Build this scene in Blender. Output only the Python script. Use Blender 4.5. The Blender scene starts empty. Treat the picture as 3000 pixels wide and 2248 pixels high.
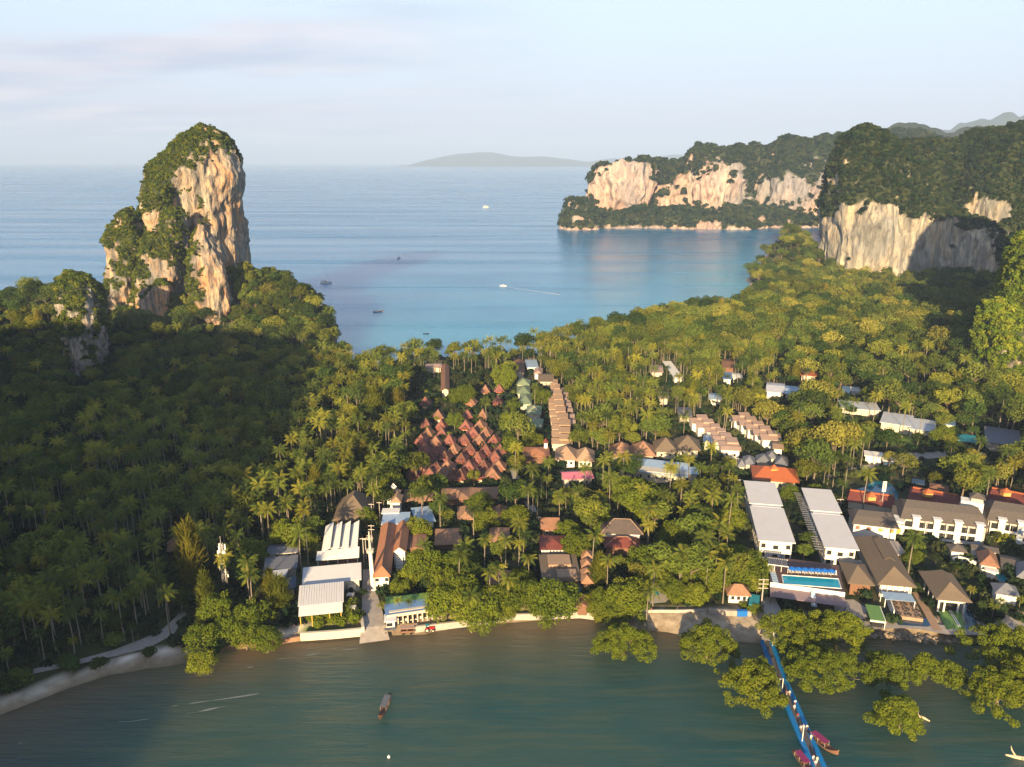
import bpy, math, random
import numpy as np
from mathutils import Vector, Matrix
R = math.radians
rng = np.random.RandomState(7)
random.seed(7)
SC = bpy.context.scene
COL = SC.collection
# ------------------------------------------------------------------ camera, light, exposure
H = 140.0; PITCH = R(16.0); F = 2282.0
SUN_EL, SUN_HEAD = R(15.5), R(12.0)          # light travels towards +Y, a little to +X
cam = bpy.data.objects.new('camera', bpy.data.cameras.new('camera'))
COL.objects.link(cam); SC.camera = cam
cam.location = (0, 0, H); cam.rotation_euler = (math.pi/2 - PITCH, 0, 0)
cam.data.sensor_width = 36; cam.data.lens = F/3000*36
cam.data.clip_start = 1; cam.data.clip_end = 90000
w = bpy.data.worlds.new('World'); SC.world = w; w.use_nodes = True
nt = w.node_tree; N = nt.nodes; L = nt.links; N.clear()
out = N.new('ShaderNodeOutputWorld'); bg = N.new('ShaderNodeBackground')
sky = N.new('ShaderNodeTexSky'); sky.sky_type = 'NISHITA'; sky.sun_disc = False
sky.sun_elevation = SUN_EL; sky.sun_rotation = math.pi + SUN_HEAD
sky.altitude = 0; sky.air_density = 1.0; sky.dust_density = 1.5; sky.ozone_density = 1.2
bg.inputs['Strength'].default_value = 0.088
tc = N.new('ShaderNodeTexCoord'); sep = N.new('ShaderNodeSeparateXYZ'); L.new(tc.outputs['Generated'], sep.inputs[0])
mx = N.new('ShaderNodeMath'); mx.operation = 'MAXIMUM'; mx.inputs[1].default_value = 0.012; L.new(sep.outputs[2], mx.inputs[0])
cmb = N.new('ShaderNodeCombineXYZ'); L.new(sep.outputs[0], cmb.inputs[0]); L.new(sep.outputs[1], cmb.inputs[1]); L.new(mx.outputs[0], cmb.inputs[2])
L.new(cmb.outputs[0], sky.inputs[0])
# thin high cloud: noise laid on a level sheet overhead
dv = N.new('ShaderNodeVectorMath'); dv.operation = 'DIVIDE'
ad = N.new('ShaderNodeMath'); ad.operation = 'ADD'; ad.inputs[1].default_value = 0.10; L.new(mx.outputs[0], ad.inputs[0])
c3 = N.new('ShaderNodeCombineXYZ')
for i in range(3): L.new(ad.outputs[0], c3.inputs[i])
L.new(cmb.outputs[0], dv.inputs[0]); L.new(c3.outputs[0], dv.inputs[1])
mp = N.new('ShaderNodeMapping'); mp.inputs['Scale'].default_value = (0.42, 0.8, 0.0); mp.inputs['Location'].default_value = (2.3, 0.45, 0)
mp.inputs['Rotation'].default_value = (0, 0, R(-14))
L.new(dv.outputs[0], mp.inputs[0])
nz = N.new('ShaderNodeTexNoise'); nz.inputs['Scale'].default_value = 1.15; nz.inputs['Detail'].default_value = 8; nz.inputs['Roughness'].default_value = 0.52
L.new(mp.outputs[0], nz.inputs['Vector'])
cr = N.new('ShaderNodeMapRange'); cr.inputs[1].default_value = 0.40; cr.inputs[2].default_value = 0.60; cr.interpolation_type = 'SMOOTHSTEP'
L.new(nz.outputs[0], cr.inputs[0])
# clouds lie in the western-left half of the sky only
mr = N.new('ShaderNodeMapRange'); mr.inputs[1].default_value = 0.10; mr.inputs[2].default_value = -0.35; L.new(sep.outputs[0], mr.inputs[0])
mm = N.new('ShaderNodeMath'); mm.operation = 'MULTIPLY'; L.new(cr.outputs[0], mm.inputs[0]); L.new(mr.outputs[0], mm.inputs[1])
m2 = N.new('ShaderNodeMath'); m2.operation = 'MULTIPLY'; m2.inputs[1].default_value = 0.9; L.new(mm.outputs[0], m2.inputs[0])
mix = N.new('ShaderNodeMix'); mix.data_type = 'RGBA'
n3 = N.new('ShaderNodeTexNoise'); n3.inputs['Scale'].default_value = 2.6; n3.inputs['Detail'].default_value = 5; L.new(mp.outputs[0], n3.inputs['Vector'])
ccr = N.new('ShaderNodeValToRGB'); ccr.color_ramp.elements[0].position = 0.35; ccr.color_ramp.elements[1].position = 0.65
ccr.color_ramp.elements[0].color = (2.45, 2.75, 3.5, 1); ccr.color_ramp.elements[1].color = (3.9, 3.65, 3.95, 1)
L.new(n3.outputs[0], ccr.inputs[0])
# morning mist: lifts and greys the low sky evenly all round
mist = N.new('ShaderNodeMix'); mist.data_type = 'RGBA'
ms = N.new('ShaderNodeMapRange'); ms.inputs[1].default_value = 0.0; ms.inputs[2].default_value = 0.55; ms.inputs[3].default_value = 0.88; ms.inputs[4].default_value = 0.5
L.new(mx.outputs[0], ms.inputs[0]); L.new(ms.outputs[0], mist.inputs[0])
mc = N.new('ShaderNodeValToRGB'); e = mc.color_ramp.elements; e[0].position = 0; e[0].color = (2.45, 2.75, 3.75, 1); e[1].position = 1; e[1].color = (.7, 1.2, 2.4, 1)
for q_, c_ in ((.05, (2.95, 3.15, 4.1)), (.17, (3.55, 4.1, 4.75)), (.27, (2.9, 3.5, 4.5)), (.5, (1.3, 2.0, 3.4))): x_ = e.new(q_); x_.color = (*c_, 1)
L.new(mx.outputs[0], mc.inputs[0]); L.new(mc.outputs[0], mist.inputs[7])
L.new(sky.outputs[0], mist.inputs[6])
L.new(m2.outputs[0], mix.inputs[0]); L.new(mist.outputs[2], mix.inputs[6]); L.new(ccr.outputs[0], mix.inputs[7])
L.new(mix.outputs[2], bg.inputs['Color']); L.new(bg.outputs[0], out.inputs[0])
sun = bpy.data.objects.new('sun', bpy.data.lights.new('sun', 'SUN')); COL.objects.link(sun)
sun.data.energy = 5.0; sun.data.angle = R(0.5); sun.data.color = (1.0, 0.75, 0.42)
sun.rotation_euler = (math.pi/2 - SUN_EL, 0, -SUN_HEAD)
vs = SC.view_settings; vs.view_transform = 'Standard'; vs.look = 'None'; vs.gamma = 1; vs.use_curve_mapping = False
vs.exposure = 1.37
cy = SC.cycles
cy.use_denoising = True; cy.denoiser = 'OPENIMAGEDENOISE'
cy.max_bounces = 5; cy.diffuse_bounces = 2; cy.glossy_bounces = 2; cy.transmission_bounces = 2; cy.volume_bounces = 0; cy.transparent_max_bounces = 4
cy.caustics_reflective = False; cy.caustics_refractive = False
SC.render.engine = 'CYCLES'; SC.render.use_persistent_data = False
# ------------------------------------------------------------------ geometry of the view (survey points)
SP, CP = math.sin(PITCH), math.cos(PITCH)
def ray(u, v):
    dx = (u-1500)/F; dy = (1124-v)/F
    return (dx, CP + dy*SP, -SP + dy*CP)
def G(u, v, z=2.5):                          # survey point at height z
    r = ray(u, v); t = (z-H)/r[2]
    return (r[0]*t, r[1]*t)
def atY(u, v, y):
    r = ray(u, v); t = y/r[1]
    return (r[0]*t, H + r[2]*t)
def proj(x, y, z):
    d = y*CP + (H-z)*SP
    yy = y*SP - (H-z)*CP
    return 1500 + F*x/d, 1124 - F*yy/d, d
def crop(ox, oy, s): return lambda x, y: (ox + x/s, oy + y/s)
A1 = crop(750,1400,3.316); A2 = crop(1300,1400,3.16); A3 = crop(1950,1350,3.316); A4 = crop(2400,1350,3.015)
B5 = crop(2100,950,2.458); B4 = crop(1400,950,2.764); B3 = crop(700,1000,2.764); B6 = crop(0,1400,2.369)
C1 = crop(1180,1150,6.14); C2 = crop(1480,1080,5.525); C3 = crop(2000,1180,6.91); C4 = crop(2450,1380,6.14)
C5 = crop(2700,1550,5.527); C7 = crop(2200,1560,6.907); D5 = crop(1650,1750,2.602); D6 = crop(2200,1750,2.765)
# ------------------------------------------------------------------ noise
def _h(ix, iy, iz, s):
    n = (ix*374761393 + iy*668265263 + iz*2147483647 + s*974634777) & 0xffffffff
    n = ((n ^ (n >> 13))*1274126177) & 0xffffffff
    n = (n ^ (n >> 16)) & 0xffff
    return n/65535.0
def vnoise(p, s=0):
    f = np.floor(p).astype(np.int64); t = p-f; t = t*t*t*(t*(t*6-15)+10)
    r = 0
    for dx in (0, 1):
        wx = t[:, 0] if dx else 1-t[:, 0]
        for dy in (0, 1):
            wy = t[:, 1] if dy else 1-t[:, 1]
            for dz in (0, 1):
                wz = t[:, 2] if dz else 1-t[:, 2]
                r = r + wx*wy*wz*_h(f[:, 0]+dx, f[:, 1]+dy, f[:, 2]+dz, s)
    return r*2-1
def fbm(p, o=4, s=0, g=0.5):
    a, r, q = 1.0, 0, np.array(p, dtype=float)
    for i in range(o):
        r = r + a*vnoise(q, s+i*13); q = q*2.03+11.7; a *= g
    return r
# ------------------------------------------------------------------ object helpers
def link(o): COL.objects.link(o); return o
def mesh_np(name, V, Fc, mats=(), mi=None, smooth=False):
    me = bpy.data.meshes.new(name)
    V = np.asarray(V, dtype=np.float32)
    if isinstance(Fc, np.ndarray):
        k = Fc.shape[1]; n = len(Fc)
        me.vertices.add(len(V)); me.vertices.foreach_set('co', V.ravel())
        me.loops.add(n*k); me.loops.foreach_set('vertex_index', Fc.astype(np.int32).ravel())
        me.polygons.add(n); me.polygons.foreach_set('loop_start', np.arange(0, n*k, k, dtype=np.int32))
        me.polygons.foreach_set('loop_total', np.full(n, k, dtype=np.int32))
    else:
        me.from_pydata([tuple(map(float, v)) for v in V], [], Fc)
    for m in mats: me.materials.append(m)
    if mi is not None: me.polygons.foreach_set('material_index', np.asarray(mi, dtype=np.int32))
    if smooth: me.polygons.foreach_set('use_smooth', np.ones(len(me.polygons), dtype=bool))
    me.update(calc_edges=True)
    return me
def ob(name, me, parent=None, loc=(0,0,0), rz=0.0):
    o = bpy.data.objects.new(name, me); link(o)
    if parent is not None: o.parent = parent
    o.location = loc; o.rotation_euler = (0, 0, rz)
    return o
def tag(o, label=None, cat=None, group=None, kind=None):
    if label: o['label'] = label
    if cat: o['category'] = cat
    if group: o['group'] = group
    if kind: o['kind'] = kind
    return o
def thing(name, label, cat, loc=(0,0,0), rz=0.0, group=None):
    return tag(ob(name, None, None, loc, rz), label, cat, group)
class MB:
    def __init__(s): s.v = []; s.f = []; s.mi = []; s.m = 0
    def add(s, vs, fs):
        b = len(s.v); s.v += [tuple(x) for x in vs]; s.f += [tuple(b+i for i in f) for f in fs]; s.mi += [s.m]*len(fs); return s
    def box(s, x0, x1, y0, y1, z0, z1):
        return s.add([(x0,y0,z0),(x1,y0,z0),(x1,y1,z0),(x0,y1,z0),(x0,y0,z1),(x1,y0,z1),(x1,y1,z1),(x0,y1,z1)],
                     [(3,2,1,0),(4,5,6,7),(0,1,5,4),(1,2,6,5),(2,3,7,6),(3,0,4,7)])
    def hexa(s, b, t):      # bottom quad, top quad (ccw seen from above)
        return s.add(list(b)+list(t), [(3,2,1,0),(4,5,6,7),(0,1,5,4),(1,2,6,5),(2,3,7,6),(3,0,4,7)])
    def tube(s, pts, rad, n=6, cap=True):
        b = len(s.v); P = [Vector(p) for p in pts]; rs = rad if isinstance(rad, (list, tuple)) else [rad]*len(P)
        for i, p in enumerate(P):
            d = (P[min(i+1, len(P)-1)]-P[max(i-1, 0)]).normalized()
            a = d.cross(Vector((0,0,1)) if abs(d.z) < .9 else Vector((1,0,0))).normalized(); c = d.cross(a)
            for k in range(n):
                t = 2*math.pi*k/n; q = p+(a*math.cos(t)+c*math.sin(t))*rs[i]; s.v.append(tuple(q))
        nf = len(s.f)
        for i in range(len(P)-1):
            for k in range(n):
                s.f.append((b+i*n+k, b+(i+1)*n+k, b+(i+1)*n+(k+1) % n, b+i*n+(k+1) % n))
        if cap:
            s.f.append(tuple(b+k for k in range(n))); s.f.append(tuple(b+(len(P)-1)*n+k for k in reversed(range(n))))
        s.mi += [s.m]*(len(s.f)-nf); return s
    def cone(s, x, y, z0, z1, r0, r1, n=8): return s.tube([(x,y,z0),(x,y,z1)], [r0, max(r1, .001)], n)
    def mesh(s, name, mats): 
        me = bpy.data.meshes.new(name); me.from_pydata(s.v, [], s.f)
        for m in (mats if isinstance(mats, (list, tuple)) else [mats]): me.materials.append(m)
        me.polygons.foreach_set('material_index', s.mi); me.update(); return me
    def build(s, name, mats, parent=None, loc=(0,0,0), rz=0.0): return ob(name, s.mesh(name, mats), parent, loc, rz)
def copy_tree(o, parent=None):
    c = o.copy(); COL.objects.link(c); c.parent = parent
    for ch in KIDS.get(o.name, o.children): copy_tree(ch, c)
    return c
KIDS = {}
# ------------------------------------------------------------------ materials
def mat(name, col, rough=0.8, var=0.15, scale=0.5, bump=0.0, spec=0.3, obvar=0.0, metallic=0.0, stretch=(1,1,1), col2=None, coords='Object'):
    m = bpy.data.materials.new(name); m.use_nodes = True; t = m.node_tree; n = t.nodes; l = t.links
    b = n['Principled BSDF']; b.inputs['Roughness'].default_value = rough; b.inputs['Specular IOR Level'].default_value = spec
    b.inputs['Metallic'].default_value = metallic
    tcn = n.new('ShaderNodeTexCoord'); mpn = n.new('ShaderNodeMapping'); mpn.inputs['Scale'].default_value = stretch
    l.new(tcn.outputs[coords], mpn.inputs[0])
    ns = n.new('ShaderNodeTexNoise'); ns.inputs['Scale'].default_value = scale; ns.inputs['Detail'].default_value = 6; ns.inputs['Roughness'].default_value = .65
    l.new(mpn.outputs[0], ns.inputs['Vector'])
    r = n.new('ShaderNodeValToRGB'); r.color_ramp.elements[0].position = .3; r.color_ramp.elements[1].position = .7
    c2 = col2 if col2 else tuple(min(1, c*(1+var)) for c in col)
    c1 = tuple(c*(1-var) for c in col) if not col2 else col
    r.color_ramp.elements[0].color = (*c1, 1); r.color_ramp.elements[1].color = (*c2, 1)
    l.new(ns.outputs[0], r.inputs[0]); last = r.outputs[0]
    if obvar:
        oi = n.new('ShaderNodeObjectInfo'); hs = n.new('ShaderNodeHueSaturation')
        mr_ = n.new('ShaderNodeMapRange'); mr_.inputs[3].default_value = 1-obvar; mr_.inputs[4].default_value = 1+obvar
        l.new(oi.outputs['Random'], mr_.inputs[0]); l.new(mr_.outputs[0], hs.inputs['Value']); l.new(last, hs.inputs['Color']); last = hs.outputs[0]
    l.new(last, b.inputs['Base Color'])
    if bump:
        bp = n.new('ShaderNodeBump'); bp.inputs['Strength'].default_value = bump; bp.inputs['Distance'].default_value = .3
        l.new(ns.outputs[0], bp.inputs['Height']); l.new(bp.outputs[0], b.inputs['Normal'])
    return m
def leaf_mat(name, c1, c2, c3, trans=0.3, scale=0.25, valvar=0.25, orand=1.0):
    m = bpy.data.materials.new(name); m.use_nodes = True; t = m.node_tree; n = t.nodes; l = t.links; n.clear()
    o = n.new('ShaderNodeOutputMaterial'); d = n.new('ShaderNodeBsdfDiffuse'); tr = n.new('ShaderNodeBsdfTranslucent'); mxs = n.new('ShaderNodeMixShader')
    mxs.inputs[0].default_value = trans
    oi = n.new('ShaderNodeObjectInfo'); r = n.new('ShaderNodeValToRGB'); e = r.color_ramp.elements
    e[0].color = (*c1, 1); e[1].color = (*c3, 1); x = e.new(.5); x.color = (*c2, 1)
    tcn = n.new('ShaderNodeTexCoord'); ns = n.new('ShaderNodeTexNoise'); ns.inputs['Scale'].default_value = scale; ns.inputs['Detail'].default_value = 3
    l.new(tcn.outputs['Object'], ns.inputs['Vector'])
    a = n.new('ShaderNodeMath'); a.operation = 'MULTIPLY_ADD'; a.inputs[1].default_value = .9; l.new(ns.outputs[0], a.inputs[0])
    sb = n.new('ShaderNodeMath'); sb.operation = 'SUBTRACT'; sb.inputs[1].default_value = .48; orn = n.new('ShaderNodeMath'); orn.operation = 'MULTIPLY_ADD'; orn.inputs[1].default_value = orand; orn.inputs[2].default_value = .5-.5*orand; l.new(oi.outputs['Random'], orn.inputs[0]); l.new(orn.outputs[0], sb.inputs[0]); l.new(sb.outputs[0], a.inputs[2])
    l.new(a.outputs[0], r.inputs[0])
    ml = n.new('ShaderNodeMath'); ml.operation = 'MULTIPLY'; ml.inputs[1].default_value = 7.31; l.new(oi.outputs['Random'], ml.inputs[0])
    fr = n.new('ShaderNodeMath'); fr.operation = 'FRACT'; l.new(ml.outputs[0], fr.inputs[0])
    mr_ = n.new('ShaderNodeMapRange'); mr_.inputs[3].default_value = 1-valvar; mr_.inputs[4].default_value = 1+valvar; l.new(fr.outputs[0], mr_.inputs[0])
    hs = n.new('ShaderNodeHueSaturation'); l.new(mr_.outputs[0], hs.inputs['Value']); l.new(r.outputs[0], hs.inputs['Color'])
    l.new(hs.outputs[0], d.inputs[0]); l.new(hs.outputs[0], tr.inputs[0]); l.new(d.outputs[0], mxs.inputs[1]); l.new(tr.outputs[0], mxs.inputs[2])
    l.new(mxs.outputs[0], o.inputs[0]); return m
M = {}
M['palm'] = leaf_mat('palm_leaf', (.062,.095,.022), (.145,.175,.028), (.30,.27,.034), .30, .3, .35)
M['broad'] = leaf_mat('broad_leaf', (.034,.062,.014), (.085,.112,.018), (.175,.172,.022), .15, .18, .42)
M['gold'] = leaf_mat('golden_leaf', (.065,.10,.020), (.135,.155,.028), (.24,.215,.038), .2, .2, .35)
M['casua'] = leaf_mat('feathery_leaf', (.08,.10,.012), (.14,.14,.016), (.20,.165,.02), .2, .2)
M['mangrove'] = leaf_mat('mangrove_leaf', (.042,.074,.010), (.112,.140,.013), (.22,.218,.018), .12, .45, .08, .2)
M['shrub'] = leaf_mat('shrub_leaf', (.035,.06,.012), (.085,.11,.015), (.15,.155,.02), .15, .2, .35)
M['shore'] = leaf_mat('shore_tree_leaf', (.050,.085,.012), (.115,.145,.015), (.21,.21,.02), .15, .35, .18, .35)
M['jungle'] = leaf_mat('jungle_shade_leaf', (.010,.024,.012), (.026,.042,.016), (.06,.068,.024), .12, .2, .3)  # darkened leaf: the shade in gaps between crowns is put into its colour
M['vine'] = leaf_mat('vine_leaf', (.08,.125,.012), (.13,.175,.016), (.20,.215,.02), .15, .2, .2)
M['bark'] = mat('palm_bark', (.20,.165,.125), .9, .25, 1.5)
M['bark2'] = mat('tree_bark', (.17,.13,.09), .9, .25, 1.5)
def rock_mat(name, pale, warm, grey, streak=.5, mottle=.06):
    m = bpy.data.materials.new(name); m.use_nodes = True; t = m.node_tree; n = t.nodes; l = t.links
    b = n['Principled BSDF']; b.inputs['Roughness'].default_value = .92; b.inputs['Specular IOR Level'].default_value = .15
    tcn = n.new('ShaderNodeTexCoord')
    def nse(sc, st, det=6):
        mpn = n.new('ShaderNodeMapping'); mpn.inputs['Scale'].default_value = st; l.new(tcn.outputs['Object'], mpn.inputs[0])
        x = n.new('ShaderNodeTexNoise'); x.inputs['Scale'].default_value = sc; x.inputs['Detail'].default_value = det; x.inputs['Roughness'].default_value = .62
        l.new(mpn.outputs[0], x.inputs['Vector']); return x.outputs[0]
    def ramp(src, p0, p1, c0, c1):
        r = n.new('ShaderNodeValToRGB'); r.color_ramp.elements[0].position = p0; r.color_ramp.elements[1].position = p1
        r.color_ramp.elements[0].color = (*c0, 1); r.color_ramp.elements[1].color = (*c1, 1); l.new(src, r.inputs[0]); return r.outputs[0]
    def mixc(f, a, c, mode='MIX'):
        x = n.new('ShaderNodeMix'); x.data_type = 'RGBA'; x.blend_type = mode
        if isinstance(f, float): x.inputs[0].default_value = f
        else: l.new(f, x.inputs[0])
        l.new(a, x.inputs[6]); 
        if isinstance(c, tuple): x.inputs[7].default_value = (*c, 1)
        else: l.new(c, x.inputs[7])
        return x.outputs[2]
    base = ramp(nse(mottle, (1,1,.55)), .38, .62, pale, warm)
    big = ramp(nse(mottle*.45, (1,1,.7)), .45, .6, (0,0,0), (1,1,1))
    s1 = ramp(nse(mottle*5, (1,1,.09), 5), .44, .56, (0,0,0), (1,1,1))
    c = mixc(big, base, grey)
    xs = n.new('ShaderNodeMath'); xs.operation = 'MULTIPLY'; xs.inputs[1].default_value = streak; l.new(s1, xs.inputs[0])
    c = mixc(xs.outputs[0], c, tuple(g*.55 for g in grey))
    pk = n.new('ShaderNodeMath'); pk.operation = 'MULTIPLY'; pk.inputs[1].default_value = .7; l.new(ramp(nse(mottle*7, (1,1,.4), 7), .53, .64, (0,0,0), (1,1,1)), pk.inputs[0])
    c = mixc(pk.outputs[0], c, tuple(g*.35 for g in grey))
    at = n.new('ShaderNodeAttribute'); at.attribute_name = 'veg'
    c = mixc(at.outputs['Fac'], c, (.028,.040,.014))
    l.new(c, b.inputs['Base Color'])
    bp = n.new('ShaderNodeBump'); bp.inputs['Strength'].default_value = .9; bp.inputs['Distance'].default_value = 2.5
    l.new(nse(mottle*4, (1,1,.3), 8), bp.inputs['Height']); l.new(bp.outputs[0], b.inputs['Normal'])
    return m
M['rock'] = rock_mat('karst_rock', (.44,.36,.26), (.52,.26,.12), (.24,.23,.21), .8)
M['rockpale'] = rock_mat('pale_karst_rock', (.50,.44,.33), (.44,.32,.20), (.25,.24,.22), .75, .035)
M['rockfar'] = rock_mat('far_karst_rock', (.50,.39,.31), (.52,.32,.25), (.27,.25,.25), .4, .02)
def group_nodes(name, inst_col):
    g = bpy.data.node_groups.new(name, 'GeometryNodeTree')
    g.interface.new_socket('Geometry', in_out='INPUT', socket_type='NodeSocketGeometry')
    g.interface.new_socket('Geometry', in_out='OUTPUT', socket_type='NodeSocketGeometry')
    n = g.nodes; l = g.links; i = n.new('NodeGroupInput'); o = n.new('NodeGroupOutput')
    ci = n.new('GeometryNodeCollectionInfo'); ci.inputs[0].default_value = inst_col; ci.inputs[1].default_value = True; ci.inputs[2].default_value = True
    ip = n.new('GeometryNodeInstanceOnPoints'); ip.inputs['Pick Instance'].default_value = True
    def na(nm, ty):
        x = n.new('GeometryNodeInputNamedAttribute'); x.data_type = ty; x.inputs[0].default_value = nm; return x.outputs[0]
    l.new(i.outputs[0], ip.inputs['Points']); l.new(ci.outputs[0], ip.inputs['Instance']); l.new(na('pick', 'INT'), ip.inputs['Instance Index'])
    er = n.new('FunctionNodeEulerToRotation'); l.new(na('rot', 'FLOAT_VECTOR'), er.inputs[0]); l.new(er.outputs[0], ip.inputs['Rotation'])
    l.new(na('scl', 'FLOAT_VECTOR'), ip.inputs['Scale']); l.new(ip.outputs[0], o.inputs[0]); return g
def variants(name, meshes):
    c = bpy.data.collections.new(name)
    for k, me in enumerate(meshes): c.objects.link(bpy.data.objects.new('%s_%02d' % (name, k), me))
    return c
def scatter(name, P, S, A, pick, col_, parent=None, label=None, tilt=None):
    P = np.asarray(P, dtype=np.float32); n = len(P)
    me = bpy.data.meshes.new(name); me.vertices.add(n); me.vertices.foreach_set('co', P.ravel())
    S = np.asarray(S, dtype=np.float32); S = S if S.ndim == 2 else np.repeat(S[:, None], 3, 1)
    rot = np.zeros((n, 3), np.float32); rot[:, 2] = A
    if tilt is not None: rot[:, :2] = tilt
    a = me.attributes.new('scl', 'FLOAT_VECTOR', 'POINT'); a.data.foreach_set('vector', S.ravel())
    a = me.attributes.new('rot', 'FLOAT_VECTOR', 'POINT'); a.data.foreach_set('vector', rot.ravel())
    a = me.attributes.new('pick', 'INT', 'POINT'); a.data.foreach_set('value', np.asarray(pick, dtype=np.int32))
    o = ob(name, me, parent); md = o.modifiers.new('scatter', 'NODES')
    key = 'gn_'+col_.name
    md.node_group = bpy.data.node_groups.get(key) or group_nodes(key, col_)
    return tag(o, label, kind='stuff')
# ------------------------------------------------------------------ plant meshes
def leaf_quads(C, Nrm, size, asp=1.0, r=None):
    """one quad per centre, facing roughly along Nrm"""
    r = r or rng; n = len(C)
    a = r.normal(size=(n, 3)); t = np.cross(Nrm, a); t /= np.linalg.norm(t, axis=1)[:, None]+1e-9
    b = np.cross(Nrm, t); b /= np.linalg.norm(b, axis=1)[:, None]+1e-9
    s = (size*(.7+.6*r.rand(n)))[:, None]
    t = t*s*.5; b = b*s*.5*asp
    V = np.stack([C-t-b*.4, C+b*-1.0, C+t-b*.3, C+b], 1).reshape(-1, 3)
    return V, np.arange(4*n).reshape(n, 4)
def crown_pts(lobes, n, r, up=0.35, jit=.12):
    L_ = np.array(lobes); wgt = L_[:, 3]**2; k = r.choice(len(L_), n, p=wgt/wgt.sum())
    d = r.normal(size=(n, 3)); d[:, 2] = np.abs(d[:, 2])*(1-.0)+0 if up >= 1 else d[:, 2]+up*np.abs(r.normal(size=n))
    d /= np.linalg.norm(d, axis=1)[:, None]
    rad = L_[k, 3]*(1+jit*r.normal(size=n))
    P = L_[k, :3]+d*rad[:, None]*np.array([1, 1, .8])
    nn = d+r.normal(size=(n, 3))*.55; nn /= np.linalg.norm(nn, axis=1)[:, None]
    return P, nn
def limbs(mb, lobes, base, top, r0, r, k=6):
    idx = r.choice(len(lobes), min(k, len(lobes)), replace=False)
    fork = Vector((0, 0, base))
    mb.tube([(0,0,-.8), (r.normal()*.15, r.normal()*.15, base*.5), tuple(fork)], [r0*1.25, r0*.95, r0*.8], 6, False)
    for i in idx:
        c = Vector(lobes[i][:3]); m = fork.lerp(c, .5)+Vector((0,0,-.3))
        mb.tube([tuple(fork), tuple(m), tuple(c)], [r0*.55, r0*.35, r0*.12], 5, False)
def broad_parts(seed, Rr=4.6, Hh=11, nl=20, n=1900, ls=.55, squash=.75, lobe=.31, base=.42, k=6, cone=0.0, zf=.68, low=1.35):
    r = np.random.RandomState(seed); lobes = []
    zc = Hh*zf
    for i in range(nl):
        th = r.rand()*6.283; ph = math.acos(1-r.rand()*low); rr = Rr*(.55+.30*r.rand())
        z = math.cos(ph); x = math.sin(ph)
        sh = 1-cone*max(0, z)
        lobes.append((rr*x*math.cos(th)*sh, rr*x*math.sin(th)*sh, zc+rr*z*squash, Rr*lobe*(.75+.5*r.rand())))
    lobes.append((0, 0, zc+Rr*.1, Rr*.55))
    P, nn = crown_pts(lobes, n, r)
    V, Fq = leaf_quads(P, nn, ls, 1.0, r)
    mb = MB(); limbs(mb, lobes, Hh*base, zc, Hh*.022, r, k)
    return mb, V, Fq
def casua_parts(seed, Hh=14, Rr=2.6, n=2000):
    r = np.random.RandomState(seed); z = 1.5+(Hh-1.5)*r.rand(n)**.85; t = (z-1.5)/(Hh-1.5)
    rad = Rr*np.clip(np.sin(np.pi*np.clip(t*.86+.12, 0, 1)), .05, 1)**.8*(.45+.6*r.rand(n)); th = r.rand(n)*6.283
    lump = 1+.28*np.sin(3*th+z*.9+seed); rad *= lump
    P = np.stack([rad*np.cos(th), rad*np.sin(th), z], 1)
    nn = np.stack([np.cos(th), np.sin(th), .2*r.normal(size=n)], 1)+r.normal(size=(n, 3))*.4; nn /= np.linalg.norm(nn, axis=1)[:, None]
    up = np.tile(np.array([0, 0, 1.0]), (n, 1))+r.normal(size=(n, 3))*.35+nn*.5
    t1 = np.cross(nn, up); t1 /= np.linalg.norm(t1, axis=1)[:, None]
    s = .28; l_ = (1.0+.7*r.rand(n))[:, None]
    V = np.stack([P-t1*s*.5, P+t1*s*.5, P+t1*s*.2+up*l_, P-t1*s*.2+up*l_], 1).reshape(-1, 3)
    mb = MB(); mb.tube([(0,0,-.8), (0,0,Hh*.5), (.1,0,Hh*.93)], [.32, .2, .04], 6, False)
    return mb, V, np.arange(4*n).reshape(n, 4)
def frond_arr(L_=3.7, droop=1.0, n=11, w=.62, seed=0):
    """one feather leaf along +X, arching; leaflets as narrow blades each side"""
    r = np.random.RandomState(seed); V = []; Fq = []
    def pt(t): return np.array([L_*(t-.18*droop*t**3), 0, L_*(.42*t-.78*droop*t*t)])
    for i in range(6):
        a, b = pt(i/6), pt((i+1)/6); k = len(V); wd = .07*(1-i/7)
        V += [a+[0,-wd,0], a+[0,wd,0], b+[0,wd*.8,0], b+[0,-wd*.8,0]]; Fq.append((k, k+1, k+2, k+3))
    for i in range(n):
        t = .10+.88*i/(n-1); c = pt(t); c2 = pt(min(1, t+.055))
        ll = w*(math.sin(math.pi*min(1, t*.85+.12))**.7)*1.45
        for s in (-1, 1):
            k = len(V); sw = .45+.15*r.rand(); dz = -.45-.3*r.rand()
            tip = c+np.array([ll*sw, s*ll*.75, ll*(dz-.25)]); V += [c, c2, tip+[.10,0,0], tip]; Fq.append((k, k+1, k+2, k+3))
    return np.array(V), np.array(Fq)
def rot_z(V, a): c, s = math.cos(a), math.sin(a); return np.stack([V[:, 0]*c-V[:, 1]*s, V[:, 0]*s+V[:, 1]*c, V[:, 2]], 1)
def rot_y(V, a): c, s = math.cos(a), math.sin(a); return np.stack([V[:, 0]*c+V[:, 2]*s, V[:, 1], -V[:, 0]*s+V[:, 2]*c], 1)
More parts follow.
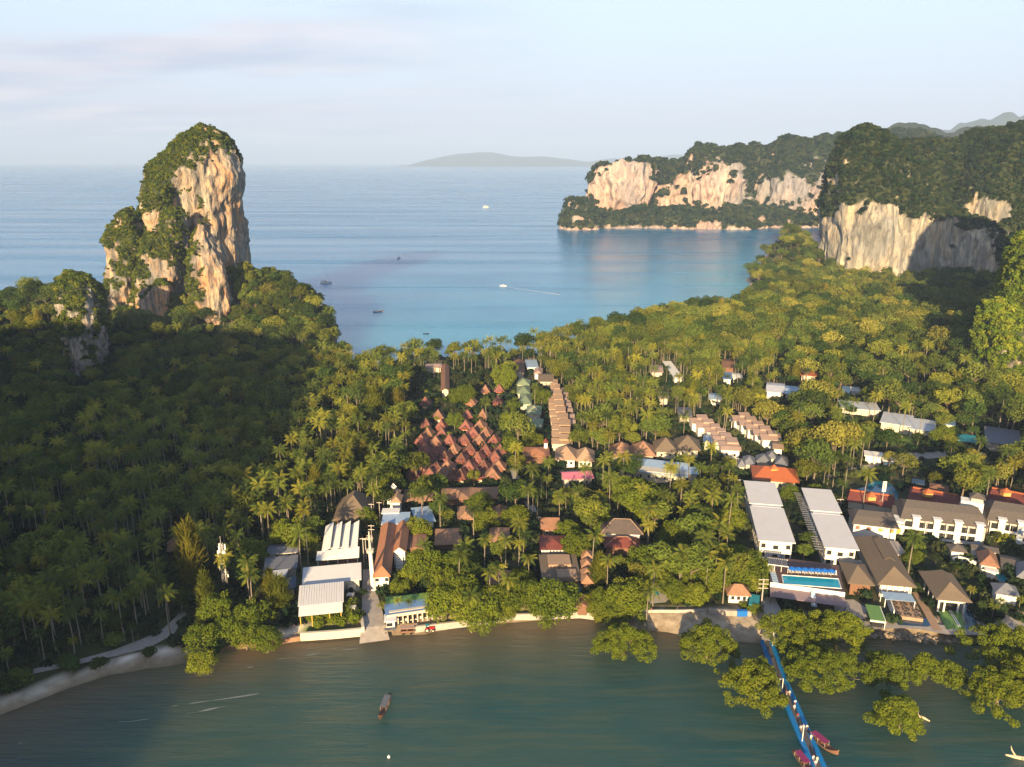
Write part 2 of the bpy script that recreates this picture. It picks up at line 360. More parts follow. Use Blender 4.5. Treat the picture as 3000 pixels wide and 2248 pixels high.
def palm_crown(seed, nf=22, L_=3.7):
    r = np.random.RandomState(seed); Vs = []; Fs = []; b = 0
    for i in range(nf):
        q = i/nf; el = 1.15-1.75*q+r.normal()*.1
        V, Fq = frond_arr(L_*(.8+.3*r.rand()), .55+.55*q+.15*r.rand(), 10, .62, seed*50+i)
        V = rot_z(rot_y(V, -el*.75), i*2.399+r.normal()*.15)
        Vs.append(V); Fs.append(Fq+b); b += len(V)
    return np.concatenate(Vs), np.concatenate(Fs)
def palm_trunk(seed, Hh=14, lean=1.2):
    r = np.random.RandomState(seed); a = r.rand()*6.283; pts = []; 
    for i in range(7):
        t = i/6; d = lean*(t**1.6-t)*.9
        pts.append((d*math.cos(a), d*math.sin(a), Hh*t-.0 if i else -1.0))
    return pts, [.30, .22, .19, .17, .16, .15, .14]
def joined(name, mb, V, Fq, mats):
    me0 = np.array(mb.v) if mb.v else np.zeros((0, 3)); nb = len(me0)
    vv = np.concatenate([me0, V]); faces = list(mb.f)+[tuple(x) for x in (Fq+nb)]
    me = bpy.data.meshes.new(name); me.from_pydata(vv.tolist(), [], [tuple(map(int, f)) for f in faces])
    for m in mats: me.materials.append(m)
    me.polygons.foreach_set('material_index', np.array([0]*len(mb.f)+[1]*len(Fq), dtype=np.int32)); me.update(); return me
PALM_H = 14.0
palm_tr, palm_cr, palm_all = [], [], []
for s_ in range(5):
    pts, rs = palm_trunk(s_, PALM_H, 2.2); mb = MB(); mb.tube(pts, rs, 6, False)
    V, Fq = palm_crown(s_+1, 19+s_ % 3*2, 4.2); V = V+[0, 0, PALM_H]
    V[:, :2] += np.array(pts[-1][:2])
    palm_tr.append(mb.mesh('trunk', M['bark'])); palm_cr.append(mesh_np('crown', V, Fq, [M['palm']]))
    palm_all.append(joined('palm_plant', mb, V, Fq, [M['bark'], M['palm']]))
FROND = []
for s_ in range(3):
    V, Fq = frond_arr(3.7, .7+.2*s_, 11, .62, 90+s_); FROND.append(mesh_np('frond', V, Fq, [M['palm']]))
def tree_set(kind, specs, leafm):
    tr, crn, al = [], [], []
    for sp in specs:
        mb, V, Fq = (casua_parts if kind == 'casua' else broad_parts)(**sp)
        tr.append(mb.mesh('trunk', M['bark2'])); crn.append(mesh_np('crown', V, Fq, [leafm])); al.append(joined('tree_plant', mb, V, Fq, [M['bark2'], leafm]))
    return tr, crn, al
BR = tree_set('broad', [dict(seed=1), dict(seed=2, Rr=5.2, nl=26, squash=.6), dict(seed=3, Rr=4, squash=1.0), dict(seed=4, Rr=4.8, nl=16, lobe=.38), dict(seed=5, Rr=4.4, nl=28, lobe=.26)], M['broad'])
FU = tree_set('broad', [dict(seed=31, Rr=5, Hh=9, nl=40, n=5200, ls=.36, squash=.85, lobe=.24, base=.3, zf=.45, low=1.7), dict(seed=32, Rr=5.4, Hh=8.5, nl=44, n=5600, ls=.36, squash=.7, lobe=.22, base=.3, zf=.45, low=1.7), dict(seed=33, Rr=4.6, Hh=10, nl=36, n=4800, ls=.36, squash=1, lobe=.25, base=.3, zf=.45, low=1.7)], M['shore'])
UN = tree_set('broad', [dict(seed=41, n=1100, ls=.7), dict(seed=42, n=1100, ls=.7, Rr=5), dict(seed=43, n=1000, ls=.7, squash=1), dict(seed=44, n=1000, ls=.7), dict(seed=45, n=1000, ls=.7)], M['jungle'])
GD = tree_set('broad', [dict(seed=11, Rr=4.8, nl=15, n=1050, lobe=.33, squash=.7, base=.5, k=12), dict(seed=12, Rr=4.2, nl=13, n=900, lobe=.34, k=12), dict(seed=13, Rr=5, nl=18, n=1150, lobe=.3, squash=.6, k=14)], M['gold'])
CA = tree_set('casua', [dict(seed=21), dict(seed=22, Rr=3.2, Hh=13), dict(seed=23, Rr=2.2, Hh=15)], M['casua'])
def clump(seed, n=70, ls=.55, m='shrub'):
    r = np.random.RandomState(seed); lobes = [(r.normal()*.35, r.normal()*.35, .35+.25*r.rand(), .55+.2*r.rand()) for _ in range(4)]
    P, nn = crown_pts(lobes, n, r, .6); V, Fq = leaf_quads(P, nn, ls, 1, r); return mesh_np('clump', V, Fq, [M[m]])
CLUMP = variants('clump_set', [clump(s) for s in range(5)]); JUNGLE = variants('jungle_set', [clump(s, 90, .5, 'jungle') for s in range(5)]); VINE = variants('vine_set', [clump(s, 90, .5, 'vine') for s in range(5)])
UNDER = variants('under_set', UN[2]); PALMS = variants('palm_set', palm_all); BROADS = variants('broad_set', BR[2]); GOLDS = variants('gold_set', GD[2]); CASUAS = variants('casua_set', CA[2])
# ------------------------------------------------------------------ the sea
def P2(pts, z=0.0): return [G(u, v, z) for u, v in pts]
shore_near = P2([(-900,2520),(-300,2210),(0,2090),(120,2052),(211,2012),(330,1975),(422,1953),(506,1944),(600,1925),(641,1906),(720,1900),(819,1888),(880,1876),(980,1866),(1067,1862),(1127,1861),(1232,1855),(1350,1834),(1458,1826),(1616,1819),(1743,1815),(1800,1830),(1870,1849),(1984,1860),(2100,1872),(2226,1884),(2400,1880),(2525,1873),(2660,1876),(2815,1877),(3000,1870),(3400,1862),(4300,1850)])
shore_far = P2([(2224,868),(2200,840),(2186,818)])
shore_bay = P2([(2224,868),(2170,905),(2100,918),(1898,962),(1722,996),(1560,1045),(1288,1056),(1180,1074),(1071,1088),(1035,1062),(985,1040),(1000,1020)])
LAND = shore_near+[(1300,700),(1400,1400),(900,1300),(600,1230),(400,1130),(330,1010)]+shore_far[::-1]+shore_bay[1:]+[(-160,650),(-230,705),(-400,690),(-520,640),(-900,610),(-900,300)]
LANDA = np.array(LAND)
def inside(X, Y, poly):
    r = np.zeros(X.shape, bool); n = len(poly); j = n-1
    for i in range(n):
        xi, yi = poly[i]; xj, yj = poly[j]
        c = ((yi > Y) != (yj > Y)) & (X < (xj-xi)*(Y-yi)/((yj-yi) if yj != yi else 1e-9)+xi); r ^= c; j = i
    return r
def pdist(X, Y, poly, closed=True):
    d = np.full(X.shape, 1e9); n = len(poly)
    for i in range(n if closed else n-1):
        ax, ay = poly[i]; bx, by = poly[(i+1) % n]; dx, dy = bx-ax, by-ay; q = dx*dx+dy*dy+1e-9
        t = np.clip(((X-ax)*dx+(Y-ay)*dy)/q, 0, 1); d = np.minimum(d, np.hypot(X-ax-t*dx, Y-ay-t*dy))
    return d
def bump2(X, Y, cx, cy, rx, ry, h, rot=0.0, p=2.0):
    c, s = math.cos(rot), math.sin(rot); a = ((X-cx)*c+(Y-cy)*s)/rx; b = (-(X-cx)*s+(Y-cy)*c)/ry
    return h*np.exp(-(a*a+b*b)**(p/2))
PLAZA = P2([(1745,1790),(2245,1795),(2250,1890),(2226,1890),(1984,1866),(1800,1835)], 2.0)
def land_h(X, Y):
    ins = inside(X, Y, LAND); d = pdist(X, Y, LAND); sd = np.where(ins, d, -d)
    wob = fbm(np.stack([X*.05, Y*.05, X*0], -1).reshape(-1, 3), 3, 5).reshape(X.shape)
    sdw = sd+wob*1.2
    h = np.where(sdw > 0, 2.5*(1-np.exp(-sdw/5.0)), np.maximum(-4, sdw*.25))
    hills = bump2(X, Y, -520, 578, 260, 34, 27, 0, 3)+bump2(X, Y, -330, 570, 40, 34, 15, 0, 2.5)
    hills += bump2(X, Y, -222, 635, 46, 44, 38, R(-20))+bump2(X, Y, -168, 618, 30, 30, 20, R(-20))
    hills += bump2(X, Y, 480, 960, 230, 150, 5)+bump2(X, Y, 345, 985, 50, 55, 34)
    hills += bump2(X, Y, 420, 520, 110, 90, 25)
    return h+hills*np.clip(sdw/14, 0, 1)*(1+.25*wob), sd
def grid(x0, x1, y0, y1, st):
    xs = np.arange(x0, x1+.01, st); ys = np.arange(y0, y1+.01, st); X, Y = np.meshgrid(xs, ys); nx, ny = len(xs), len(ys)
    i = np.arange((ny-1)*(nx-1)); r_, c_ = i//(nx-1), i % (nx-1); a = r_*nx+c_
    return X, Y, np.stack([a, a+1, a+nx+1, a+nx], 1)
def attr(me, name, vals):
    a = me.attributes.new(name, 'FLOAT', 'POINT'); a.data.foreach_set('value', np.asarray(vals, dtype=np.float32).ravel())
def ground_mat():
    m = bpy.data.materials.new('ground_soil'); m.use_nodes = True; t = m.node_tree; n = t.nodes; l = t.links
    b = n['Principled BSDF']; b.inputs['Roughness'].default_value = .95; b.inputs['Specular IOR Level'].default_value = .1
    tcn = n.new('ShaderNodeTexCoord'); ns = n.new('ShaderNodeTexNoise'); ns.inputs['Scale'].default_value = .12; ns.inputs['Detail'].default_value = 8
    l.new(tcn.outputs['Object'], ns.inputs['Vector'])
    r = n.new('ShaderNodeValToRGB'); e = r.color_ramp.elements; e[0].position = .38; e[0].color = (.02,.032,.012, 1); e[1].position = .62; e[1].color = (.075,.07,.035, 1)
    l.new(ns.outputs[0], r.inputs[0])
    ns2 = n.new('ShaderNodeTexNoise'); ns2.inputs['Scale'].default_value = .45; ns2.inputs['Detail'].default_value = 7; l.new(tcn.outputs['Object'], ns2.inputs['Vector'])
    r2 = n.new('ShaderNodeValToRGB'); r2.color_ramp.elements[0].position = .35; r2.color_ramp.elements[1].position = .68
    r2.color_ramp.elements[0].color = (.27,.20,.135, 1); r2.color_ramp.elements[1].color = (.46,.37,.26, 1); l.new(ns2.outputs[0], r2.inputs[0])
    last = r.outputs[0]
    for an, c in (('grassy', (.05,.065,.02, 1)), ('sand', r2.outputs[0]), ('dry', (.78,.68,.56, 1)), ('wet', (.20,.145,.085, 1)), ('lawn', (.10,.15,.025, 1))):
        at = n.new('ShaderNodeAttribute'); at.attribute_name = an; x = n.new('ShaderNodeMix'); x.data_type = 'RGBA'
        l.new(at.outputs['Fac'], x.inputs[0]); l.new(last, x.inputs[6])
        if isinstance(c, tuple): x.inputs[7].default_value = c
        else: l.new(c, x.inputs[7])
        last = x.outputs[2]
    l.new(last, b.inputs['Base Color']); return m
M['ground'] = ground_mat()
X, Y, Fq = grid(-900, 1100, 120, 1280, 3.0)
Z, SD = land_h(X, Y)
me = mesh_np('ground', np.stack([X, Y, Z], -1).reshape(-1, 3), Fq, [M['ground']], smooth=True)
near = Y < 330
wb = fbm(np.stack([X*.11, Y*.11, X*0], -1).reshape(-1, 3), 3, 9).reshape(X.shape)
sand = np.clip((np.where(X < -60, 6.0, 9.0)+wb*3-SD)/3, 0, 1)*(SD > -5)
sand = np.maximum(sand, np.where(pdist(X, Y, PLAZA) < 2.5, 1, 0)); sand = np.maximum(sand, inside(X, Y, PLAZA)*1.0)
sand = np.maximum(sand, np.clip((18-SD)/6, 0, 1)*(~near)*(X > -160)*(X < 300)*(SD > -5))
attr(me, 'sand', sand); attr(me, 'wet', np.clip((2.2-SD)/2.2, 0, 1)*.9*(SD > -8)*near)
LAWN = [P2([A2(1850,1170), A2(2200,1180), A2(2180,1215), A2(1840,1205)], 2.5), P2([B5(1180,760), B5(1400,800), B5(1430,880), B5(1150,870)], 2.5), P2([A1(440,1400), A1(1010,1400), A1(1000,1480), A1(430,1500)], 2.5)]
lb = (X < -62)*near
attr(me, 'dry', lb*np.clip(1.25-np.abs(SD-3.7-wb*1.2)/1.1, 0, 1)*np.clip(.9+wb*.5, .5, 1)); attr(me, 'grassy', lb*np.clip((SD-5)/2, 0, 1)*.8)
lw = np.zeros(X.shape)
for q in LAWN: lw = np.maximum(lw, inside(X, Y, q)*1.0)
attr(me, 'lawn', lw)
ground = tag(ob('ground', me), 'dark earth and sand of the low neck of land between two bays', kind='structure')
def ground_z(x, y):
    z, sd = land_h(np.array([[float(x)]]), np.array([[float(y)]])); return float(z[0, 0]), float(sd[0, 0])
def sea_mat():
    m = bpy.data.materials.new('sea_water'); m.use_nodes = True; t = m.node_tree; n = t.nodes; l = t.links
    b = n['Principled BSDF']; b.inputs['Roughness'].default_value = .16; b.inputs['IOR'].default_value = 1.42; b.inputs['Specular IOR Level'].default_value = .5
    tcn = n.new('ShaderNodeTexCoord')
    def nse(sc, st, det=5, ro=.6, rot=0):
        mpn = n.new('ShaderNodeMapping'); mpn.inputs['Scale'].default_value = st; mpn.inputs['Rotation'].default_value = (0, 0, rot); l.new(tcn.outputs['Object'], mpn.inputs[0])
        x = n.new('ShaderNodeTexNoise'); x.inputs['Scale'].default_value = sc; x.inputs['Detail'].default_value = det; x.inputs['Roughness'].default_value = ro
        l.new(mpn.outputs[0], x.inputs['Vector']); return x.outputs[0]
    def attrf(a): x = n.new('ShaderNodeAttribute'); x.attribute_name = a; return x.outputs['Fac']
    def mixc(f, a, c):
        x = n.new('ShaderNodeMix'); x.data_type = 'RGBA'
        if isinstance(f, float): x.inputs[0].default_value = f
        else: l.new(f, x.inputs[0])
        for k, s in ((6, a), (7, c)):
            if isinstance(s, tuple): x.inputs[k].default_value = (*s, 1)
            else: l.new(s, x.inputs[k])
        return x.outputs[2]
    def mp_(src, a, b_, c=0, d=1):
        x = n.new('ShaderNodeMapRange'); x.inputs[1].default_value = a; x.inputs[2].default_value = b_; x.inputs[3].default_value = c; x.inputs[4].default_value = d; l.new(src, x.inputs[0]); return x.outputs[0]
    # bay behind: clear blue, turquoise inshore; bay in front: silty green
    far = mixc(mp_(nse(.004, (.6, 3, 1), 5), .42, .6), (.008,.132,.285), (.016,.170,.335))
    far = mixc(attrf('turq'), far, (.045,.31,.43))
    nearc = mixc(mp_(nse(.012, (.8, 2, 1), 6), .35, .65), (.010,.058,.060), (.030,.070,.056))
    nearc = mixc(mp_(nse(.22, (.16, 1.5, 1), 5, .62, R(-9)), .47, .62, 0, .5), nearc, (.055,.080,.050))
    nearc = mixc(attrf('shallow'), nearc, (.22,.155,.075))
    foam = n.new('ShaderNodeMath'); foam.operation = 'MULTIPLY'; l.new(attrf('foam'), foam.inputs[0]); l.new(mp_(nse(.25, (.5, 1.6, 1), 6), .52, .66), foam.inputs[1])
    nearc = mixc(foam.outputs[0], nearc, (.24,.23,.19))
    c = mixc(attrf('farbay'), nearc, far); l.new(c, b.inputs['Base Color'])
    h = n.new('ShaderNodeMath'); h.operation = 'ADD'
    a1 = nse(.5, (.22, 1.5, 1), 6, .62, R(-9)); l.new(a1, h.inputs[0])
    a2 = n.new('ShaderNodeMath'); a2.operation = 'MULTIPLY'; a2.inputs[1].default_value = 2.2; l.new(nse(.11, (.4, 1.4, 1), 4, .5, R(10)), a2.inputs[0]); l.new(a2.outputs[0], h.inputs[1])
    bp = n.new('ShaderNodeBump'); bp.inputs['Distance'].default_value = .55; l.new(h.outputs[0], bp.inputs['Height'])
    l.new(mp_(attrf('farbay'), 0, 1, 1.6, .16), bp.inputs['Strength']); l.new(bp.outputs[0], b.inputs['Normal'])
    b.inputs['Subsurface Weight'].default_value = 1.0; b.inputs['Subsurface Radius'].default_value = (30, 70, 90); b.inputs['Subsurface Scale'].default_value = 1.0; b.subsurface_method = 'BURLEY'
    # wind streaks change the gloss
    l.new(mp_(nse(.0035, (.35, 4, 1), 6), .35, .65, .16, .30), b.inputs['Roughness'])
    return m
M['sea'] = sea_mat()
xs = np.concatenate([np.linspace(-24000, -1100, 14), np.arange(-1000, 1500, 5.0), np.linspace(1600, 24000, 14)])
ys = np.concatenate([np.array([-700, -300, 0, 60]), np.arange(90, 1250, 5.0), np.linspace(1300, 2600, 40), np.linspace(2800, 30000, 24)])
XX, YY = np.meshgrid(xs, ys); nx, ny = len(xs), len(ys)
i = np.arange((ny-1)*(nx-1)); a = (i//(nx-1))*nx+(i % (nx-1)); Fs = np.stack([a, a+1, a+nx+1, a+nx], 1)
me = mesh_np('sea', np.stack([XX, YY, XX*0], -1).reshape(-1, 3), Fs, [M['sea']])
ins = inside(XX, YY, LAND); dd = pdist(XX, YY, LAND); dd = np.where(ins, 0, dd)
mid = np.interp(XX, [-900, -300, 300, 1300], [450, 420, 420, 700]); fb = (YY > mid)*1.0
attr(me, 'farbay', fb)
wv = fbm(np.stack([XX*.02, YY*.02, XX*0], -1).reshape(-1, 3), 3, 3).reshape(XX.shape)
attr(me, 'turq', fb*np.clip(np.exp(-dd/(150+60*wv))*.95, 0, 1)*np.clip((XX+290)/240, 0, 1)*np.clip((1500-YY)/500, 0, 1))
attr(me, 'shallow', (1-fb)*np.clip(np.exp(-dd/(9+4*wv))*1.25, 0, 1)*.62)
wl = np.interp(XX, [-400, -90, 30, 200], [1, 1, .25, 0]); ph = dd*1.0+wv*9
attr(me, 'foam', 0*fb)
sea = tag(ob('sea', me), 'blue open bay behind and silty green tidal bay in front of the land', kind='structure')
# ------------------------------------------------------------------ limestone towers
SHRINK = 3.4
def lobe(rows, y, ry, n=28, p=2.6, zb=-6, sink=0.0):
    """closed column from silhouette rows (v, uL, uR); depth ry; returns verts, faces"""
    rr = []
    for k, (v, a, b) in enumerate(rows):
        xa, z = atY(a, v, y); xb, _ = atY(b, v, y); rr.append((z, (xa+xb)/2, (xb-xa)/2))
    rr = [(z-sink*max(0, z)/max(1, rr[0][0]), a, b) for z, a, b in rr]
    if rr[-1][0] > zb: rr.append((zb, rr[-1][1], rr[-1][2]))
    z = np.array([q[0] for q in rr])[::-1]; cx = np.array([q[1] for q in rr])[::-1]; rx = np.array([q[2] for q in rr])[::-1]
    m = max(8, int((z[-1]-z[0])/4)); zz = np.linspace(z[0], z[-1], m); cc = np.interp(zz, z, cx); rw = np.interp(zz, z, rx); mxr = rx.max(); rw = np.maximum(rw-SHRINK, rw*.3)
    V = []; Fc = []
    for j in range(m):
        for k in range(n):
            t = 2*math.pi*k/n; c, s = math.cos(t), math.sin(t)
            ex = math.copysign(abs(c)**(2/p), c); ey = math.copysign(abs(s)**(2/p), s)
            ryy = ry*(rw[j]/mxr)**.6
            V.append((cc[j]+rw[j]*ex, y+ryy*ey, zz[j]))
    for j in range(m-1):
        for k in range(n): Fc.append((j*n+k, j*n+(k+1) % n, (j+1)*n+(k+1) % n, (j+1)*n+k))
    Fc.append(tuple(reversed(range(n)))); Fc.append(tuple((m-1)*n+k for k in range(n)))
    return V, Fc
def karst(name, label, lobes, voxel, matl, amp=(5, 2.2, .8), sc=(.03, .10, .35), veg=None, seed=0, clump_s=(1.6, 3.2), density=.10, flute=(1, 1, .4), kind='structure', bush=None):
    V = []; Fc = []
    for v_, f_ in lobes:
        b = len(V); V += v_; Fc += [tuple(b+i for i in f) for f in f_]
    me = bpy.data.meshes.new(name+'_raw'); me.from_pydata(V, [], Fc)
    o = bpy.data.objects.new(name+'_raw', me); link(o); md = o.modifiers.new('r', 'REMESH'); md.mode = 'VOXEL'; md.voxel_size = voxel; md.use_smooth_shade = True
    bpy.context.view_layer.update()
    me2 = bpy.data.meshes.new_from_object(o.evaluated_get(bpy.context.evaluated_depsgraph_get()))
    bpy.data.objects.remove(o); bpy.data.meshes.remove(me)
    n = len(me2.vertices); P = np.empty(n*3, np.float32); me2.vertices.foreach_get('co', P); P = P.reshape(-1, 3).astype(float)
    Nn = np.empty(n*3, np.float32); me2.vertices.foreach_get('normal', Nn); Nn = Nn.reshape(-1, 3)
    fl = np.array(flute)
    rid = lambda q, o, s: 1-2*np.abs(fbm(q, o, s))
    d = amp[0]*fbm(P*sc[0]*[1, 1, .6], 3, seed)+amp[1]*rid(P*sc[1]*fl, 3, seed+5)+amp[2]*fbm(P*sc[2]*fl, 2, seed+9)
    P = P+Nn*d[:, None]; me2.vertices.foreach_set('co', P.astype(np.float32).ravel()); me2.update()
    me2.vertices.foreach_get('normal', (Nn := np.empty(n*3, np.float32))); Nn = Nn.reshape(-1, 3)
    vg = Nn[:, 2]*1.15+.42*fbm(P*.045, 4, seed+20)
    if veg: vg = vg+veg(P, Nn)
    vm = np.clip((vg-.30)/.16, 0, 1); attr(me2, 'veg', vm*.95)
    me2.name = name; me2.materials.clear(); me2.materials.append(matl)
    me2.polygons.foreach_set('use_smooth', np.zeros(len(me2.polygons), bool))
    rock = tag(ob(name, me2), label, kind=kind)
    # shrubs and small trees that hold to the ledges
    nf = len(me2.polygons); C = np.empty(nf*3, np.float32); me2.polygons.foreach_get('center', C); C = C.reshape(-1, 3)
    A = np.empty(nf, np.float32); me2.polygons.foreach_get('area', A); FN = np.empty(nf*3, np.float32); me2.polygons.foreach_get('normal', FN); FN = FN.reshape(-1, 3)
    vg = FN[:, 2]*1.15+.42*fbm(C*.045, 4, seed+20)
    if veg: vg = vg+veg(C, FN)
    pr = np.clip((vg-.26)/.15, 0, 1)*A*density*(C[:, 2] > 1.5)
    r = np.random.RandomState(seed+3)
    cam_side = FN[:, 1] < .55
    cnt = r.poisson(pr*np.where(cam_side, 1, .25)); idx = np.repeat(np.arange(nf), cnt)
    Pp = C[idx]+r.normal(size=(len(idx), 3))*voxel*.4-FN[idx]*.2
    s = clump_s[0]+(clump_s[1]-clump_s[0])*r.rand(len(idx))**1.6
    tl = np.stack([-FN[idx, 1]*.5, FN[idx, 0]*.5], 1)
    scatter('foliage', Pp, s, r.rand(len(idx))*6.28, r.randint(0, 5, len(idx)), bush or CLUMP, rock, tilt=tl)
    return rock
def ell(P, spots):
    """how far inside any of the survey ellipses (u, v, ru, rv, weight) a point lies"""
    d = P[:, 1]*CP+(H-P[:, 2])*SP; yy = P[:, 1]*SP-(H-P[:, 2])*CP; u = 1500+F*P[:, 0]/d; v = 1124-F*yy/d; r = np.zeros(len(P))
    for (a, b, ra, rb, wt) in spots: r += wt*np.clip(1.6-1.6*np.hypot((u-a)/ra, (v-b)/rb), 0, 1)
    return r
K1 = crop(0, 300, 1.842); K2 = crop(1600, 300, 1.58)
def KS(f, s, lst): return [(*f(x, y), rx/s, ry/s, w_) for x, y, rx, ry, w_ in lst]
mono = [lobe([(349,570,610),(358,548,638),(370,525,655),(392,506,676),(425,467,692),(463,445,706),(500,441,718),(560,438,717),(604,436,712),(670,432,720),(730,430,730),(785,430,734),(900,425,742)], 672, 44, sink=8),
        lobe([(640,575,603),(655,562,620),(690,552,640),(734,548,655),(789,546,674),(843,552,684),(875,562,685),(924,585,676),(968,605,662),(1000,610,655)], 592, 15, p=2.2),
        lobe([(622,490,545),(650,465,555),(700,435,555),(800,412,550),(900,405,555),(1000,400,570)], 612, 28),
        lobe([(620,356,392),(640,338,415),(700,323,450),(760,326,450),(840,318,450),(900,306,450),(1000,300,450)], 628, 28),
        lobe([(560,455,500),(600,440,520),(700,430,540),(800,428,545),(900,420,560)], 632, 26),
        lobe([(838,430,500),(880,418,510),(950,425,520),(1010,430,530)], 585, 12, p=2.2)]
veg_mono = lambda P, Nn: ell(P, KS(K1, 1.842, [(1210,470,130,230,-1.6),(1300,720,60,220,-1.2),(1190,880,85,270,-1.5),(1110,700,60,80,-.8),(830,650,45,80,-1.3),(850,890,50,55,-1.2),(845,1080,75,90,-1.8),(990,380,45,50,-.6),(950,540,40,50,-.5),(890,230,230,230,.8),(870,460,110,230,.8),(880,780,190,160,.7),(960,1150,80,190,.9),(690,830,120,230,.65),(1000,1000,50,260,.6)]))
tower = karst('limestone_tower', 'tall domed limestone tower with orange cliff and shrubs above the left forest', mono, 1.5, M['rock'], (4.0, 3.0, 1.5), (.035, .085, .28), veg_mono, 3, (.8, 1.8), .55)
spur = [lobe([(812,205,250),(835,178,295),(900,185,300),(1000,195,312),(1100,195,320)], 512, 16)]
veg_spur = lambda P, Nn: ell(P, KS(K1, 1.842, [(482,1150,30,170,-1.6),(410,1400,32,110,-1.8),(552,1300,36,130,-1.6)]))+.55
spur_o = karst('limestone_spur', 'grey weathered limestone spur hung with stalactites left of the tall tower', spur, 1.2, rock_mat('grey_karst_rock', (.42,.38,.33), (.40,.31,.23), (.25,.24,.23), .7, .09), (2.5, 2.4, 1.0), (.05, .13, .4), veg_spur, 8, (1.3, 2.6), .34)
tip = [lobe([(925,945,960),(945,930,985),(985,915,998),(1025,900,1003)], 612, 14)]
karst('headland_rock', 'small pale rock headland at the foot of the wooded slope', tip, 1.5, M['rock'], (2, 1.5, .6), (.05, .13, .4), lambda P, Nn: .15-ell(P, [(975,960,22,30,.9)]), 5, (1.6, 3.2), .2)
SHRINK = 1.5
rc = [lobe([(378,2535,2570),(400,2500,2610),(450,2470,2650),(500,2446,2700),(560,2436,2745),(620,2424,2790),(660,2420,2790),(720,2414,2780),(800,2412,2770),(880,2408,2765)], 930, 62, p=3.2, sink=9),
      lobe([(346,2925,3090),(365,2880,3200),(400,2840,3350),(450,2790,3500),(550,2735,3600),(640,2700,3600),(720,2690,3600),(860,2680,3600)], 1010, 120, p=2.6, sink=10),
      lobe([(640,2700,2860),(670,2690,2920),(705,2690,2940),(760,2685,2965),(806,2685,2985),(870,2680,3000)], 905, 40, p=2.3),
      lobe([(400,2640,2790),(440,2600,2860),(520,2560,2900),(700,2560,2900)], 1040, 70, sink=14)]
veg_rc = lambda P, Nn: np.clip((P[:, 2]-84-11*fbm(P*.025, 4, 4))/9, -1, 1)*.50+np.where(P[:, 2] < 12, .5, 0)+ell(P, [(2480,760,25,30,.5), (3080,700,210,280,1.7)])
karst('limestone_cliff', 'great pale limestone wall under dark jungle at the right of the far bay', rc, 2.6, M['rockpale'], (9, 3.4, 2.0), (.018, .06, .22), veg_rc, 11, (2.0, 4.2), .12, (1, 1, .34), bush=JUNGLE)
rb = [lobe([(900,2905,2960),(930,2885,3010),(1000,2880,3080),(1080,2880,3200),(1200,2885,3200)], 470, 26, n=24),
      lobe([(700,3010,3200),(760,2985,3300),(880,2950,3350),(1000,2935,3400),(1200,2930,3400)], 500, 40, n=24),
      lobe([(330,3330,3700),(400,3240,3800),(600,3150,3900),(900,3060,3900),(1200,3040,3900)], 520, 70, n=24)]
karst('green_bluff', 'vine covered bluff catching bright sun at the right edge', rb, 2.0, M['rockpale'], (4, 2, .8), (.03, .08, .3), lambda P, Nn: .55-ell(P, [(2895,1110,14,60,.9)]), 14, (1.6, 3.0), .24, bush=VINE)
# far side of the bay
fc = []
for y, ry, rows in [(1800, 75, [(449,1862,1900),(456,1800,1908),(475,1752,1912),(510,1739,1910),(560,1734,1903),(592,1735,1885),(640,1735,1885)]),
                    (1870, 80, [(452,1905,1935),(470,1890,1990),(520,1880,2010),(600,1870,2025),(650,1870,2025)]),
                    (1815, 100, [(420,2080,2165),(432,2050,2188),(455,2025,2195),(500,2012,2187),(560,2006,2182),(610,2003,2183),(650,2003,2180)]),
                    (1890, 80, [(452,1990,2030),(470,1975,2060),(560,1960,2080),(640,1960,2080)]),
                    (1905, 80, [(424,2195,2225),(440,2180,2250),(520,2170,2260),(640,2170,2260)]),
                    (1835, 110, [(400,2315,2360),(415,2290,2395),(440,2260,2420),(490,2215,2422),(530,2198,2420),(600,2195,2420),(650,2195,2420)]),
                    (1920, 120, [(392,2430,2500),(410,2405,2560),(450,2400,2600),(620,2396,2640)]),
                    (2020, 120, [(370,2600,2660),(390,2560,2740),(420,2540,2860),(600,2500,2900)]),
                    (1695, 42, [(588,1672,1696),(600,1664,1715),(630,1660,1735),(662,1650,1745)]),
                    (1755, 62, [(617,1800,2300),(628,1740,2400),(645,1700,2440),(664,1668,2480)]),
                    (1690, 26, [(645,2030,2180),(655,2010,2200),(668,1990,2215)])]:
    fc.append(lobe(rows, y, ry, 30, 2.6, -12, 16 if rows[0][0] < 500 else 6))
veg_fc = lambda P, Nn: np.clip((44-P[:, 2]+9*fbm(P*.015, 3, 8))/8, 0, 1)*.6+np.clip((P[:, 2]-104-24*fbm(P*.012, 4, 9))/18, 0, 1)*.40-.05-np.where(P[:, 2] < 5, 1.2, 0)+ell(P, [(1825,505,98,112,-1.1),(2100,525,95,90,-.72),(2290,555,90,50,-.65),(2415,530,22,60,-.8),(1970,605,60,22,-.8),(1690,640,24,26,-1.3),(2080,655,80,14,-1.3),(1960,500,45,80,.5),(2200,500,25,120,.5)])
karst('far_cliffs', 'row of sunlit limestone cliffs across the far bay', fc, 4.5, M['rockfar'], (12, 8, 3.5), (.012, .03, .10), veg_fc, 17, (3.5, 7.5), .04, (1, 1, .5), bush=JUNGLE)
